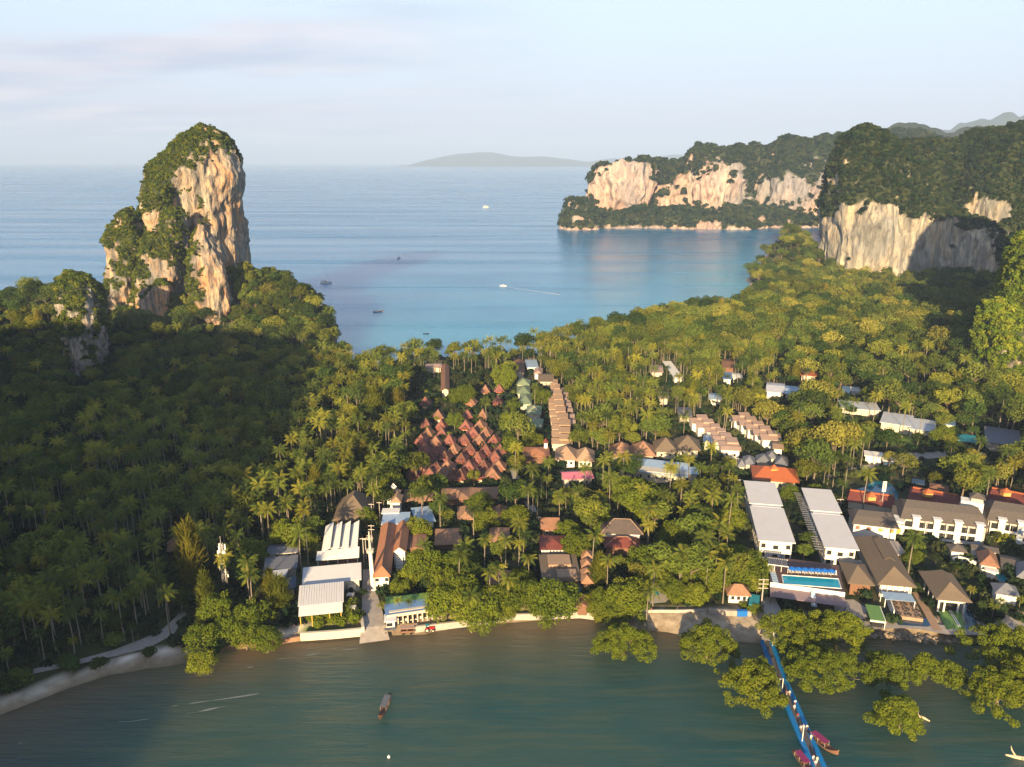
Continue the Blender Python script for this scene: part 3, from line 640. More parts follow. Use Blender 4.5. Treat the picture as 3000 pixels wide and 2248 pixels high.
def ridge(name, label, prof, y, depth, matl, seed):
    us = [p[0] for p in prof]; n = 160; uu = np.linspace(us[0], us[-1], n); vv = np.interp(uu, us, [p[1] for p in prof])
    top = np.array([atY(u, v, y) for u, v in zip(uu, vv)]); xs_ = top[:, 0]; zt = np.maximum(top[:, 1], 0)
    zt = zt*(1+.05*fbm(np.stack([xs_/y*60, xs_*0, xs_*0], 1), 4, seed))
    prof_ = np.array([0, .45, .78, 1, .8, .4, 0]); yy = np.linspace(-depth/2, depth/2, 7)
    V = np.stack([np.repeat(xs_, 7), y+np.tile(yy, n)*(1), (zt[:, None]*prof_[None]-2).ravel()], 1)
    V[:, 2] += fbm(V*[8/y, 20/y, 0], 4, seed+2)*zt.max()*.05*(np.tile(prof_, n) > .1)
    i = np.arange((n-1)*6); a = (i//6)*7+i % 6
    return tag(ob(name, mesh_np(name, V, np.stack([a, a+1, a+8, a+7], 1), [matl], smooth=True)), label, kind='structure')
M['hillgreen'] = mat('far_hill_forest', (.04,.055,.03), .95, .3, .002)
ridge('island_hill', 'long low island hazy on the horizon', [(1165,492),(1200,484),(1260,467),(1340,452),(1400,447),(1440,448),(1500,459),(1530,462),(1600,461),(1660,468),(1720,476),(1790,466),(1900,460),(2000,452),(2100,470)], 19500, 2500, M['hillgreen'], 3)
ridge('mountain_range', 'faint blue mountain range far beyond the right cliff', [(2500,420),(2620,392),(2740,372),(2830,360),(2900,345),(2960,332),(3060,322),(3300,330),(3600,380)], 8500, 1500, M['hillgreen'], 6)
ridge('hill', 'hazy inland hills behind the far cliffs', [(2350,440),(2450,400),(2560,385),(2680,372),(2740,380),(2800,385),(2880,372),(2960,378),(3200,380),(3500,430)], 2700, 500, M['hillgreen'], 9)
# wooded hill standing behind and to the left of the viewpoint
def back_hill():
    X, Y, Fq = grid(-1000, 20, -420, 60, 12.0)
    hx = np.interp(X, [-1000,-450,-310,-262,-216,-153,-122,-86,20], [214,211,208,199,162,84,30,0,0])
    Z = hx*np.clip(1-np.abs((Y+140)/190)**3, 0, 1)+4*fbm(np.stack([X*.02, Y*.02, X*0], -1).reshape(-1, 3), 3, 2).reshape(X.shape)-2
    tag(ob('hill', mesh_np('hill', np.stack([X, Y, Z], -1).reshape(-1, 3), Fq, [M['hillgreen']], smooth=True)), 'steep wooded hill behind the viewpoint that shades the left forest', kind='structure')
back_hill()
# ------------------------------------------------------------------ buildings
def rmat(nm, c, **k): M[nm] = mat(nm, c, **k)
rmat('white', (0.686,0.651,0.598), rough=.7, var=.06, scale=.6)
rmat('cream', (0.528,0.466,0.370), rough=.8, var=.08, scale=.6)
rmat('slab', (.57,.54,.52), rough=.55, var=.04, scale=.25, spec=.4)
rmat('metal', (0.484,0.475,0.475), rough=.4, var=.06, scale=.3, spec=.6)
rmat('zinc', (0.440,0.458,0.484), rough=.45, var=.12, scale=.5, spec=.5)
rmat('orange', (0.334,0.145,0.075), rough=.8, var=.14, scale=.5, obvar=.1)
rmat('redtile', (.150,.055,.045), rough=.85, var=.35, scale=.9, obvar=.38)
rmat('maroon', (.15,.040,.030), rough=.7, var=.2, scale=.8)
rmat('rust', (0.352,0.097,0.035), rough=.7, var=.12, scale=.8)
rmat('brown', (0.211,0.106,0.066), rough=.85, var=.2, scale=.8, obvar=.15)
rmat('terra', (0.264,0.145,0.088), rough=.9, var=.16, scale=.7, obvar=.12)
rmat('tan', (0.317,0.207,0.136), rough=.9, var=.12, scale=.7, obvar=.08)
rmat('pinktan', (0.352,0.242,0.194), rough=.9, var=.1, scale=.7, obvar=.06)
rmat('thatch', (.140,.105,.075), rough=.95, var=.28, scale=2.2, bump=.5, stretch=(3,1,1), obvar=.08)
rmat('greythatch', (.095,.080,.072), rough=.95, var=.25, scale=2.2, bump=.5, obvar=.06)
rmat('darkroof', (0.075,0.057,0.053), rough=.75, var=.2, scale=.8)
rmat('slate', (0.132,0.136,0.158), rough=.7, var=.18, scale=.8, obvar=.15)
rmat('greenroof', (0.176,0.220,0.132), rough=.75, var=.14, scale=.7, obvar=.12)
rmat('turfgreen', (0.114,0.220,0.062), rough=.9, var=.12, scale=1)
rmat('blueroof', (0.106,0.194,0.370), rough=.5, var=.12, scale=.7)
rmat('paleblue', (0.299,0.396,0.510), rough=.5, var=.08, scale=.5)
rmat('teal', (0.026,0.220,0.264), rough=.5, var=.1, scale=1)
rmat('pink', (0.484,0.141,0.194), rough=.6, var=.1, scale=1)
rmat('navy', (0.026,0.053,0.106), rough=.5, var=.15, scale=1)
rmat('dark', (0.018,0.018,0.019), rough=.5, var=.2, scale=1)
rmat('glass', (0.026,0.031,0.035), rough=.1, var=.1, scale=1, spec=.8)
rmat('wood', (0.176,0.088,0.053), rough=.7, var=.25, scale=1.5, stretch=(1,6,1))
rmat('decking', (0.088,0.048,0.044), rough=.6, var=.25, scale=2, stretch=(1,8,1))
rmat('plum', (0.229,0.167,0.176), rough=.85, var=.08, scale=.6)
rmat('concrete', (0.370,0.334,0.299), rough=.9, var=.16, scale=.8)
rmat('paving', (0.317,0.273,0.238), rough=.9, var=.18, scale=.6)
rmat('pooltile', (0.013,0.264,0.370), rough=.06, var=.12, scale=.6, spec=.6)
rmat('pooldark', (0.011,0.044,0.088), rough=.08, var=.2, scale=.6, spec=.6)
rmat('lagoon', (0.011,0.123,0.176), rough=.08, var=.25, scale=.2, spec=.6)
rmat('umbblue', (0.009,0.123,0.440), rough=.7, var=.08, scale=2)
rmat('red', (0.370,0.018,0.018), rough=.4, var=.1, scale=2)
rmat('rubber', (0.018,0.018,0.018), rough=.8, var=.1, scale=2)
rmat('pontoon', (0.004,0.141,0.370), rough=.45, var=.12, scale=1.2)
rmat('pierdeck', (0.075,0.070,0.075), rough=.8, var=.2, scale=1.5)
rmat('magenta', (.20,.02,.085), rough=.6, var=.15, scale=2)
rmat('yellow', (0.528,0.334,0.053), rough=.7, var=.1, scale=2)
rmat('skin', (0.440,0.264,0.176), rough=.6, var=.06, scale=4)
rmat('gold', (0.546,0.290,0.088), rough=.7, var=.1, scale=2)
rmat('boulder', (0.229,0.176,0.123), rough=.9, var=.35, scale=.7, obvar=.3)
MASK = []      # outlines as seen from the survey point that tall trees must leave open
FOOT = []      # footprints on the ground
SPOTS = []     # landmarks for describing trees
GZ = 2.5
def hull(pts):
    pts = sorted(set(pts)); 
    def half(ps):
        h = []
        for p in ps:
            while len(h) > 1 and (h[-1][0]-h[-2][0])*(p[1]-h[-2][1])-(h[-1][1]-h[-2][1])*(p[0]-h[-2][0]) <= 0: h.pop()
            h.append(p)
        return h
    a, b = half(pts), half(pts[::-1]); return a[:-1]+b[:-1]
class Site:
    """a plot fixed by four eave corners NL NR FR FL (survey coordinates) at eave height"""
    def __init__(s, name, label, cat, quad, ze, group=None, keep=1.0, zb=GZ, lm=None, mask_h=0):
        q = [G(*p, ze+zb) for p in quad]; NL, NR, FR, FL = [Vector(p) for p in q]
        ax = ((FL-NL)+(FR-NR))/2; s.d = ax.length; ax.normalize(); px = Vector((ax.y, -ax.x))
        s.w = (abs((NR-NL).dot(px))+abs((FR-FL).dot(px)))/2
        c = (NL+NR+FR+FL)/4; s.c = c; s.rz = math.atan2(ax.y, ax.x)-math.pi/2; s.ze = ze; s.zb = zb
        s.ax, s.px = ax, px
        s.root = thing(name, label, cat, (c.x, c.y, zb), s.rz, group)
        cs = [c+px*a*s.w/2+ax*b*s.d/2 for a in (-1, 1) for b in (-1, 1)]
        FOOT.append(([tuple(v) for v in (cs[0], cs[2], cs[3], cs[1])]))
        m = [proj(v.x, v.y, z)[:2] for v in cs for z in (zb+ze*.45, zb+ze+mask_h)]
        if keep: MASK.append((hull(m), keep))
        if lm: SPOTS.append((lm, c.x, c.y))
def walls(S, m='cream', inset=.5, z0=0, z1=None, name='wall'):
    w2, d2 = S.w/2-inset, S.d/2-inset; z1 = S.ze if z1 is None else z1
    return MB().box(-w2, w2, -d2, d2, z0-.3 if z0 == 0 else z0, z1-.06).build(name, M[m], S.root)
def roof_hip(S, rh, m, ridge=None, ov=.3, along=None, z=None, name='roof', x0=0, y0=0, w=None, d=None, flare=.0, th=.22, parent=None, cap=None):
    w = (w or S.w)/2+ov; d = (d or S.d)/2+ov; z = S.ze if z is None else z
    along = along or ('y' if d > w else 'x'); lng = d if along == 'y' else w; sh = w if along == 'y' else d
    rl = (lng-sh*.95 if ridge is None else ridge/2); rl = max(.05, rl)
    A = [(x0-w, y0-d), (x0+w, y0-d), (x0+w, y0+d), (x0-w, y0+d)]
    r = [(x0, y0-rl), (x0, y0+rl)] if along == 'y' else [(x0-rl, y0), (x0+rl, y0)]
    mb = MB(); k = .5
    def lvl(t):      # ring at fraction t up the slope
        o = []
        for (ax_, ay_) in A:
            rr_ = r[0] if ((ay_ < y0) if along == 'y' else (ax_ < x0)) else r[1]
            o.append((ax_+(rr_[0]-ax_)*t, ay_+(rr_[1]-ay_)*t))
        return o
    rings = [([(p[0], p[1]) for p in lvl(0)], z-th), (lvl(0), z)]
    if flare: rings.append((lvl(k), z+rh*(k-flare)))
    V = [(p[0], p[1], zz) for ring, zz in rings for p in ring]; Fc = [(3, 2, 1, 0)]
    for q in range(len(rings)-1):
        for i in range(4): Fc.append((q*4+i, q*4+(i+1) % 4, q*4+4+(i+1) % 4, q*4+4+i))
    b = (len(rings)-1)*4; V += [(r[0][0], r[0][1], z+rh), (r[1][0], r[1][1], z+rh)]; a, c = b+4, b+5
    if along == 'y': Fc += [(b, b+1, a), (b+1, b+2, c, a), (b+2, b+3, c), (b+3, b, a, c)]
    else: Fc += [(b, b+1, c, a), (b+1, b+2, c), (b+2, b+3, a, c), (b+3, b, a)]
    mb.add(V, Fc); o = mb.build(name, M[m], parent or S.root)
    if cap:
        cb = MB(); e = V[b:b+4]
        pr = [(V[b], V[a]), (V[b+1], V[a] if along == 'y' else V[c]), (V[a], V[c])]
        for p, q in pr: cb.tube([(p[0],p[1],p[2]+.05), (q[0],q[1],q[2]+.05)], .13, 4)
        cb.build('ridge_cap', M[cap], o)
    return o
def roof_gable(S, rh, m, along='x', ov=.35, z=None, name='roof', x0=0, y0=0, w=None, d=None, off=0.0, th=.2, parent=None):
    w = (w or S.w)/2+ov; d = (d or S.d)/2+ov; z = S.ze if z is None else z; mb = MB()
    if along == 'x': pr = [(-d, z), (off*d, z+rh), (d, z)]; f = lambda s, q: (x0+s*w, y0+q[0], q[1])
    else: pr = [(-w, z), (off*w, z+rh), (w, z)]; f = lambda s, q: (x0+q[0], y0+s*d, q[1])
    V = []
    for s_ in (-1, 1):
        for q in pr: V.append(f(s_, q))
        for q in reversed(pr): V.append(f(s_, (q[0], q[1]-th)))
    mb.add(V, [(0,1,7,6),(1,2,8,7),(2,3,9,8),(3,4,10,9),(4,5,11,10),(5,0,6,11),(0,5,4,1),(1,4,3,2),(6,7,10,11),(7,8,9,10)])
    return mb.build(name, M[m], parent or S.root)
def gable_wall(S, rh, m, along='x', inset=.5, off=0.0, name='wall'):
    w = S.w/2-inset; d = S.d/2-inset; z = S.ze-.1; mb = MB()
    if along == 'x': pr = [(-d, -.3), (d, -.3), (d, z), (off*d, z+rh-.15), (-d, z)]; V = [(s*w, a, b) for s in (-1, 1) for a, b in pr]
    else: pr = [(-w, -.3), (w, -.3), (w, z), (off*w, z+rh-.15), (-w, z)]; V = [(a, s*d, b) for s in (-1, 1) for a, b in pr]
    mb.add(V, [(0,1,2,3,4),(9,8,7,6,5)]+[(i, (i+1) % 5, 5+(i+1) % 5, 5+i) for i in range(5)]); return mb.build(name, M[m], S.root)
def slab(S, m, th=.35, ov=.3, tilt=0, z=None, name='roof', x0=0, y0=0, w=None, d=None, ty=0):
    w = (w or S.w)/2+ov; d = (d or S.d)/2+ov; z = S.ze if z is None else z
    t = [(x0-w, y0-d, z-tilt-ty), (x0+w, y0-d, z+tilt-ty), (x0+w, y0+d, z+tilt+ty), (x0-w, y0+d, z-tilt+ty)]
    return MB().hexa([(a, b, c-th) for a, b, c in t], t).build(name, M[m], S.root)
def opening(S, x, z, w=1.0, h=1.3, side='front', m='glass', fr='white', d_=None, name='window', parent=None):
    y = -(S.d/2-.5) if d_ is None else d_; mb = MB()
    e = .09
    def P(a0, a1, z0, z1, t0, t1):
        if side == 'front': mb.box(a0, a1, y-t1, y-t0, z0, z1)
        elif side == 'left': mb.box(-(S.w/2-.5)-t1, -(S.w/2-.5)-t0, a0, a1, z0, z1)
        else: mb.box((S.w/2-.5)+t0, (S.w/2-.5)+t1, a0, a1, z0, z1)
    P(x-w/2, x+w/2, z, z+h, -.05, .03); o = None
    pane = mb.build('pane', M[m]); mb = MB()
    P(x-w/2-e, x-w/2, z-e, z+h+e, 0, .10); P(x+w/2, x+w/2+e, z-e, z+h+e, 0, .10); P(x-w/2, x+w/2, z-e, z, 0, .10); P(x-w/2, x+w/2, z+h, z+h+e, 0, .10)
    o = mb.build(name, M[fr], parent or S.root); pane.parent = o; return o
def house(name, label, quad, ze, rh, rm, wm='cream', kind='hip', group=None, keep=1.0, cat='house', wins=0, lm=None, cap=None, zb=GZ, **k):
    S = Site(name, label, cat, quad, ze, group, keep, zb, lm, rh*.6)
    if kind == 'hip': walls(S, wm); S.roof = roof_hip(S, rh, rm, cap=cap, **k)
    elif kind == 'gx': gable_wall(S, rh, wm, 'x', off=k.get('off', 0)); S.roof = roof_gable(S, rh, rm, 'x', **k)
    elif kind == 'gy': gable_wall(S, rh, wm, 'y', off=k.get('off', 0)); S.roof = roof_gable(S, rh, rm, 'y', **k)
    elif kind == 'flat': walls(S, wm); S.roof = slab(S, rm, **k)
    for i in range(wins):
        opening(S, (i+.5-wins/2)*(S.w-1.6)/wins, ze*.36, 1.0, min(1.3, ze*.4))
    return S
def Q(f, *p): return [f(p[i], p[i+1]) for i in range(0, 8, 2)]
# ---- resort on the left of the shore
S = Site('saw_roof_hall', 'white hall whose roof is four tilted sawtooth panels', 'hall', Q(A1, 572,778, 1006,735, 1018,425, 640,490), 6.0, lm='sawtooth roofed hall')
walls(S, 'wood', 1.2, z1=4.4)
n_ = 4; pw = S.w*.86/n_
for i in range(n_):
    x = -S.w/2+S.w*.10+(i+.5)*pw
    o = MB().hexa([(x-pw/2+.02,-S.d*.28,5.2),(x+pw/2,-S.d*.28,6.2),(x+pw/2,S.d/2,7.3),(x-pw/2+.02,S.d/2,5.6)], [(x-pw/2+.02,-S.d*.28,5.4),(x+pw/2-.06,-S.d*.28,6.4),(x+pw/2-.06,S.d/2,7.5),(x-pw/2+.02,S.d/2,5.8)]).build('roof_panel', M['white'], S.root)
MB().hexa([(-S.w/2,-S.d/2,4.5),(S.w/2,-S.d/2,4.5),(S.w/2,-S.d*.28-.05,6.0),(-S.w/2,-S.d*.28-.05,5.2)], [(-S.w/2,-S.d/2,4.75),(S.w/2,-S.d/2,4.75),(S.w/2,-S.d*.28-.05,6.2),(-S.w/2,-S.d*.28-.05,5.4)]).build('eave_panel', M['white'], S.root)
for i in range(5): MB().tube([(-S.w/2+.6+i*(S.w-1.2)/4, -S.d/2+.3, -.3), (-S.w/2+.6+i*(S.w-1.2)/4, -S.d/2+.3, 4.5)], .14, 6).build('column', M['white'], S.root)
S = house('metal_roof_hall', 'restaurant hall under a cream and grey metal roof behind the shore hall', Q(A1, 458,1035, 1012,985, 1016,830, 478,872), 5.0, 2.0, 'metal', 'cream', 'gx', cat='hall', off=.35, lm='cream metal roofed hall')
S = Site('shore_hall', 'grey ribbed metal roof hall nearest the shore with three doors', 'hall', Q(A1, 408,1250, 850,1190, 838,1005, 450,1060), 5.0, lm='ribbed metal roof hall by the shore')
gable_wall(S, 1.8, 'cream', 'x', off=.5); rf = roof_gable(S, 1.8, 'metal', 'x', off=.5)
for i in range(17):
    x = -S.w/2+.4+i*(S.w-.8)/16
    MB().hexa([(x-.05,-S.d/2-.34,5.0),(x+.05,-S.d/2-.34,5.0),(x+.05,S.d*.24,6.78),(x-.05,S.d*.24,6.78)], [(x-.05,-S.d/2-.34,5.12),(x+.05,-S.d/2-.34,5.12),(x+.05,S.d*.24,6.92),(x-.05,S.d*.24,6.92)]).build('roof_rib', M['slab'], rf)
MB().hexa([(-S.w/2,-S.d/2-4.2,3.7),(S.w/2,-S.d/2-4.2,3.7),(S.w/2,-S.d/2-.4,4.85),(-S.w/2,-S.d/2-.4,4.85)], [(-S.w/2,-S.d/2-4.2,3.85),(S.w/2,-S.d/2-4.2,3.85),(S.w/2,-S.d/2-.4,5.0),(-S.w/2,-S.d/2-.4,5.0)]).build('awning', M['slab'], S.root)
for x in (-S.w/2+.5, -S.w*.2, S.w*.2, S.w/2-.5): MB().tube([(x,-S.d/2-4,-.3), (x,-S.d/2-4,3.7)], .16, 6).build('post', M['yellow'], S.root)
for i, (x, w_) in enumerate(((-S.w*.3, 2.2), (-S.w*.05, 2.4), (S.w*.25, 2.0))): opening(S, x, .2, w_, 2.4, m='dark', name='door')
# rooftop extractors beside the halls
for i, (x, y, lb) in enumerate([(935,985,'rearmost'),(930,1045,'second from the rear'),(915,1130,'third from the rear'),(935,1250,'front')]):
    p = G(*A1(x, y), 3.2+GZ); t = thing('ventilation_unit', 'pale extractor box, dark fan, %s of the line beside the shore hall' % lb, 'vent', (*p, GZ), R(-6), 'extractor boxes beside the shore hall')
    MB().box(-1.1,1.1,-.9,.9,1.2,3.2).build('casing', M['cream'], t)
    MB().tube([(0,-.85,2.2),(0,-.98,2.2)], .85, 14).build('fan_grille', M['dark'], t)
    MB().box(-1.4,1.4,-1.3,1.3,.9,1.15).box(-1.3,-1.15,-1.2,-1.05,-.2,.9).box(1.15,1.3,-1.2,-1.05,-.2,.9).box(-1.3,-1.15,1.05,1.2,-.2,.9).box(1.15,1.3,1.05,1.2,-.2,.9).build('stand', M['concrete'], t)
S = Site('white_house', 'long two storey white house under an orange clay hip roof', 'house', Q(A1, 1152,955, 1288,962, 1372,455, 1216,455), 6.0, lm='orange roofed white house', mask_h=2)
walls(S, 'white'); roof_hip(S, 2.4, 'orange', along='y', cap='orange')
for z in (1.0, 3.9):
    for k_ in range(2): opening(S, (k_-.5)*3.2, z, 1.2, 1.2)
S = Site('orange_roof_wing', 'right wing of the white house with orange gable roof and white stair', 'house', Q(A1, 1332,722, 1452,715, 1486,455, 1375,455), 6.0, mask_h=2)
gable_wall(S, 1.9, 'white', 'y', .25); roof_gable(S, 1.9, 'orange', 'y')
for i in range(7): MB().box(-1.2,1.2,-S.d/2-.5-i*.45,-S.d/2-.05-i*.45,-.2,4.4-i*.62).build('step', M['white'], S.root)
house('low_white_roof', 'flat white roof building behind the orange roofed house', Q(A1, 1222,448, 1480,440, 1492,335, 1245,342), 6.5, .4, 'paleblue', 'white', 'flat', cat='building', lm='flat white roof')
house('small_white_roof', 'small flat white roof in front of the gate tower', Q(A1, 1224,345, 1385,335, 1393,295, 1236,300), 7.0, .4, 'white', 'white', 'flat', cat='building')
house('pale_blue_roof', 'pale blue sheet roof beside the round dark tree', Q(A1, 1600,432, 1695,420, 1725,270, 1470,300), 5.0, .3, 'paleblue', 'white', 'flat', cat='building', keep=.7)
house('brown_shed', 'brown metal roof shed right of the orange wing', Q(A1, 1475,690, 1635,690, 1650,560, 1492,556), 4.0, .9, 'brown', 'brown', 'gy', cat='shed', keep=.8)
house('thatched_hall', 'big dark thatched hall with a high peak among the palms', Q(A1, 745,405, 1120,400, 1120,230, 860,215), 4.0, 7.5, 'thatch', 'wood', 'hip', cat='hall', keep=.7, lm='big dark thatched hall', ov=1.0)
S = house('navy_roof_block', 'low building with dark blue roof in the shade', Q(A1, 80,895, 392,880, 402,762, 100,770), 3.6, .3, 'slate', 'concrete', 'flat', cat='building', lm='navy roofed block')
house('white_strip_roof', 'narrow white sheet roof on the shaded block', Q(A1, 62,950, 292,948, 296,888, 110,895), 3.6, .2, 'metal', 'concrete', 'flat', cat='shed')
house('dark_shed', 'dark shed behind the navy roofed block under trees', Q(A1, 110,735, 405,720, 415,640, 140,650), 3.4, .8, 'slate', 'cream', 'gx', cat='shed', keep=.6, wins=2)
house('blue_tarp_shed', 'small shed under a dark blue sheet beside the alley', Q(A1, 290,1075, 385,1065, 380,965, 300,970), 3.0, .2, 'navy', 'concrete', 'flat', cat='shed')
# ornate gate tower
p = G(*A1(1345, 285), GZ); t = thing('gate_tower', 'small ornate white gate tower with tiered roof', 'tower', (*p, GZ), R(-5)); SPOTS.append(('ornate gate tower', p[0], p[1]))
MB().box(-2.4,2.4,-2,2,-.3,4).build('base', M['white'], t)
for s in (-1, 1):
    for u in (-1, 1): MB().box(s*2-.25,s*2+.25,u*1.6-.25,u*1.6+.25,4,6.6).build('pillar', M['white'], t)
MB().add([(-2.8,-2.4,6.6),(2.8,-2.4,6.6),(2.8,2.4,6.6),(-2.8,2.4,6.6),(-1.2,-1,8),(1.2,-1,8),(1.2,1,8),(-1.2,1,8)], [(3,2,1,0),(0,1,5,4),(1,2,6,5),(2,3,7,6),(3,0,4,7),(4,5,6,7)]).build('roof', M['tan'], t)
MB().box(-.9,.9,-.8,.8,8,9).cone(0,0,9,10.6,1.4,.05,4).build('finial', M['white'], t)
house('hut', 'tan roofed hut just behind the gate tower', Q(A1, 1305,240, 1410,235, 1420,170, 1340,165), 6.5, 1.6, 'tan', 'white', 'hip', cat='hut', keep=.5)
# shore shop with arcade
S = Site('shop_block', 'long shore shop with blue roof and pale arcade front', 'shop', Q(A1, 1245,1300, 1840,1278, 1780,1200, 1262,1215), 3.6, lm='blue roofed shop')
walls(S, 'cream', .9); slab(S, 'blueroof', ty=.35)
MB().box(-S.w/2, S.w/2, -S.d/2-.5, -S.d/2-.1, 2.6, 3.5).build('fascia', M['cream'], S.root)
for i in range(12): MB().box(-S.w/2+.2+i*(S.w-.8)/11, -S.w/2+.55+i*(S.w-.8)/11, -S.d/2-.45, -S.d/2-.1, -.3, 2.6).build('column', M['cream'], S.root)
for i in range(11):
    x = -S.w/2+.4+(i+.5)*(S.w-.8)/11; o = opening(S, x, .2 if i % 3 else .9, 1.1, 2.0 if i % 3 else 1.2, m='dark', fr='terra', d_=-S.d/2+.85, name='door' if i % 3 else 'window')
S = house('green_roof_shop', 'low shop with flat green roof behind the blue roofed shop', Q(A1, 1262,1205, 1800,1192, 1765,1125, 1272,1150), 3.9, .3, 'turfgreen', 'dark', 'flat', cat='shop')
S = Site('kiosk', 'small white kiosk with striped awning at the ramp', 'kiosk', Q(A1, 1252,1392, 1358,1388, 1352,1325, 1256,1328), 3.0)
walls(S, 'white', .3); slab(S, 'white', .2, .3); opening(S, -.3, .9, 1.8, 1.2, m='dark', d_=-(S.d/2-.3)); MB().box(-S.w/2-.2,S.w/2+.2,-S.d/2-1.2,-S.d/2,.5,.65).build('counter', M['slate'], S.root)
# ---- shore walls, ramp, promenade
def strip(name, label, pts, width, m, z=GZ+.03, h=0.0, zb=None, parent=None, kind='structure', cat=None):
    P_ = [Vector(p) for p in pts]; Lf = []; Rt = []
    for i, p in enumerate(P_):
        d = (P_[min(i+1, len(P_)-1)]-P_[max(i-1, 0)]).normalized(); n_ = Vector((-d.y, d.x))
        wd = width[i] if isinstance(width, (list, tuple)) else width
        Lf.append(p+n_*wd/2); Rt.append(p-n_*wd/2)
    n = len(P_); zz = z if isinstance(z, (list, tuple)) else [z]*n; mb = MB()
    if not h:
        mb.add([(*a, zz[i]) for i, a in enumerate(Lf)]+[(*a, zz[i]) for i, a in enumerate(Rt)], [(i, n+i, n+i+1, i+1) for i in range(n-1)])
    else:
        V = [(*a, zz[i]-h) for i, a in enumerate(Lf)]+[(*a, zz[i]-h) for i, a in enumerate(Rt)]+[(*a, zz[i]) for i, a in enumerate(Lf)]+[(*a, zz[i]) for i, a in enumerate(Rt)]
        Fc = [(0, 2*n, 3*n, n), (n-1, 2*n-1, 4*n-1, 3*n-1)]
        for i in range(n-1): Fc += [(2*n+i, 3*n+i, 3*n+i+1, 2*n+i+1), (i, i+1, 2*n+i+1, 2*n+i), (n+i, 3*n+i, 3*n+i+1, n+i+1)]
        mb.add(V, Fc)
    o = mb.build(name, M[m]); 
    if cat: tag(o, label, cat)
    else: tag(o, label, kind=kind)
    return o
def PW(*uv, z=GZ): return [G(u, v, z) for u, v in uv]
strip('sea_wall', 'low pale sea wall below the garden of the shore hall', PW(A1(430,1510), A1(740,1490), A1(1045,1462), z=2.9), .9, 'cream', 3.0, 2.6, cat='wall')
strip('garden_wall', 'pale wall along the right side of the shrub garden', PW(A1(1040,1462), A1(1025,1345), z=3.2), .8, 'cream', 3.6, 2.6, cat='wall')
strip('shore_wall', 'curved pale shore wall under the big trees at mid shore', PW((1215,1836),(1300,1826),(1400,1814),(1500,1800),(1600,1797),(1700,1793),(1740,1798), z=2.2), .7, 'concrete', 2.3, 2.2, cat='wall')
strip('shore_steps', 'low stepped ledge along the sand left of the shore hall', PW(D5(0,0) if 0 else (640,1893),(740,1880),(815,1872),(890,1862), z=1.6), .7, 'terra', 1.5, 1.4, cat='ledge')
strip('garden_fence_wall', 'long low whitish wall along the hotel garden lawn', PW(A2(1830,1225), A2(2212,1225), A3(410,1440), z=3.0), .35, 'concrete', 3.1, 1.0, cat='wall')
strip('block_wall', 'patched concrete wall at the head of the beach', PW(A3(415,1455), A3(700,1470), A3(855,1475), z=3.4), .9, 'paving', 3.9, 2.0, cat='wall')
p = G(*A3(742,1465), 3.6); MB().box(-1.6,1.6,-.7,.5,-.3,1.6).build('blue_tank', M['umbblue'], None, (*p, GZ), 0); tag(bpy.data.objects['blue_tank'], 'blue box against the concrete wall at the beach head', 'tank')
strip('path', 'narrow concrete lane running inland from the shore', PW((2262,1880),(2268,1830),(2262,1780),(2235,1720),(2215,1650), z=GZ), [6,6,5,4,3], 'concrete', GZ+.06)
strip('ramp', 'concrete ramp between the shore hall and the shop', PW(A1(1150,1545), A1(1140,1450), A1(1130,1330), A1(1105,1150), A1(1090,900), z=2.2), [9,7.5,6.5,5,3.5], 'paving', [.5,2.3,2.62,2.66,2.68])
strip('alley', 'long straight lane between the bungalow rows', PW(A2(850,600), A2(840,450), A2(800,250), A2(760,130), A2(715,20), B4(330,1300), B4(290,1150), B4(230,1050), z=GZ), 4.0, 'concrete', GZ+.05)
strip('track', 'dusty track through the shaded palm grove', PW(B6(1330,880), B6(1240,980), B6(1160,1075), B6(1010,1150), B6(800,1215), B6(560,1275), B6(230,1345), z=GZ), [2.5,3,5,6,3.5,2.5,2.5], 'paving', GZ+.06)
strip('road', 'pale dirt road across the clearing on the right', PW(B5(800,1100), B5(980,1050), B5(1200,1010), B5(1330,960), B5(1700,930), B5(2000,920), z=GZ), [3,4,6,9,7,5], 'paving', GZ+.05)
strip('promenade', 'paved waterfront walk along the right shore', PW(A4(215,1470), A4(420,1450), A4(700,1440), A4(900,1455), A4(1100,1495), A4(1400,1500), A4(1900,1510), z=GZ), 5.0, 'paving', GZ+.06)
strip('forecourt', 'paved forecourt behind the big mangroves', PW(A4(210,1230), A4(290,1320), A4(340,1400), z=GZ), [7,11,13], 'paving', GZ+.08)
strip('sand_yard', 'bare sandy yard among the waterfront palms', PW(A4(1330,1250), A4(1480,1400), A4(1750,1500), A4(1950,1540), z=GZ), [8,18,16,16], 'paving', GZ+.04)
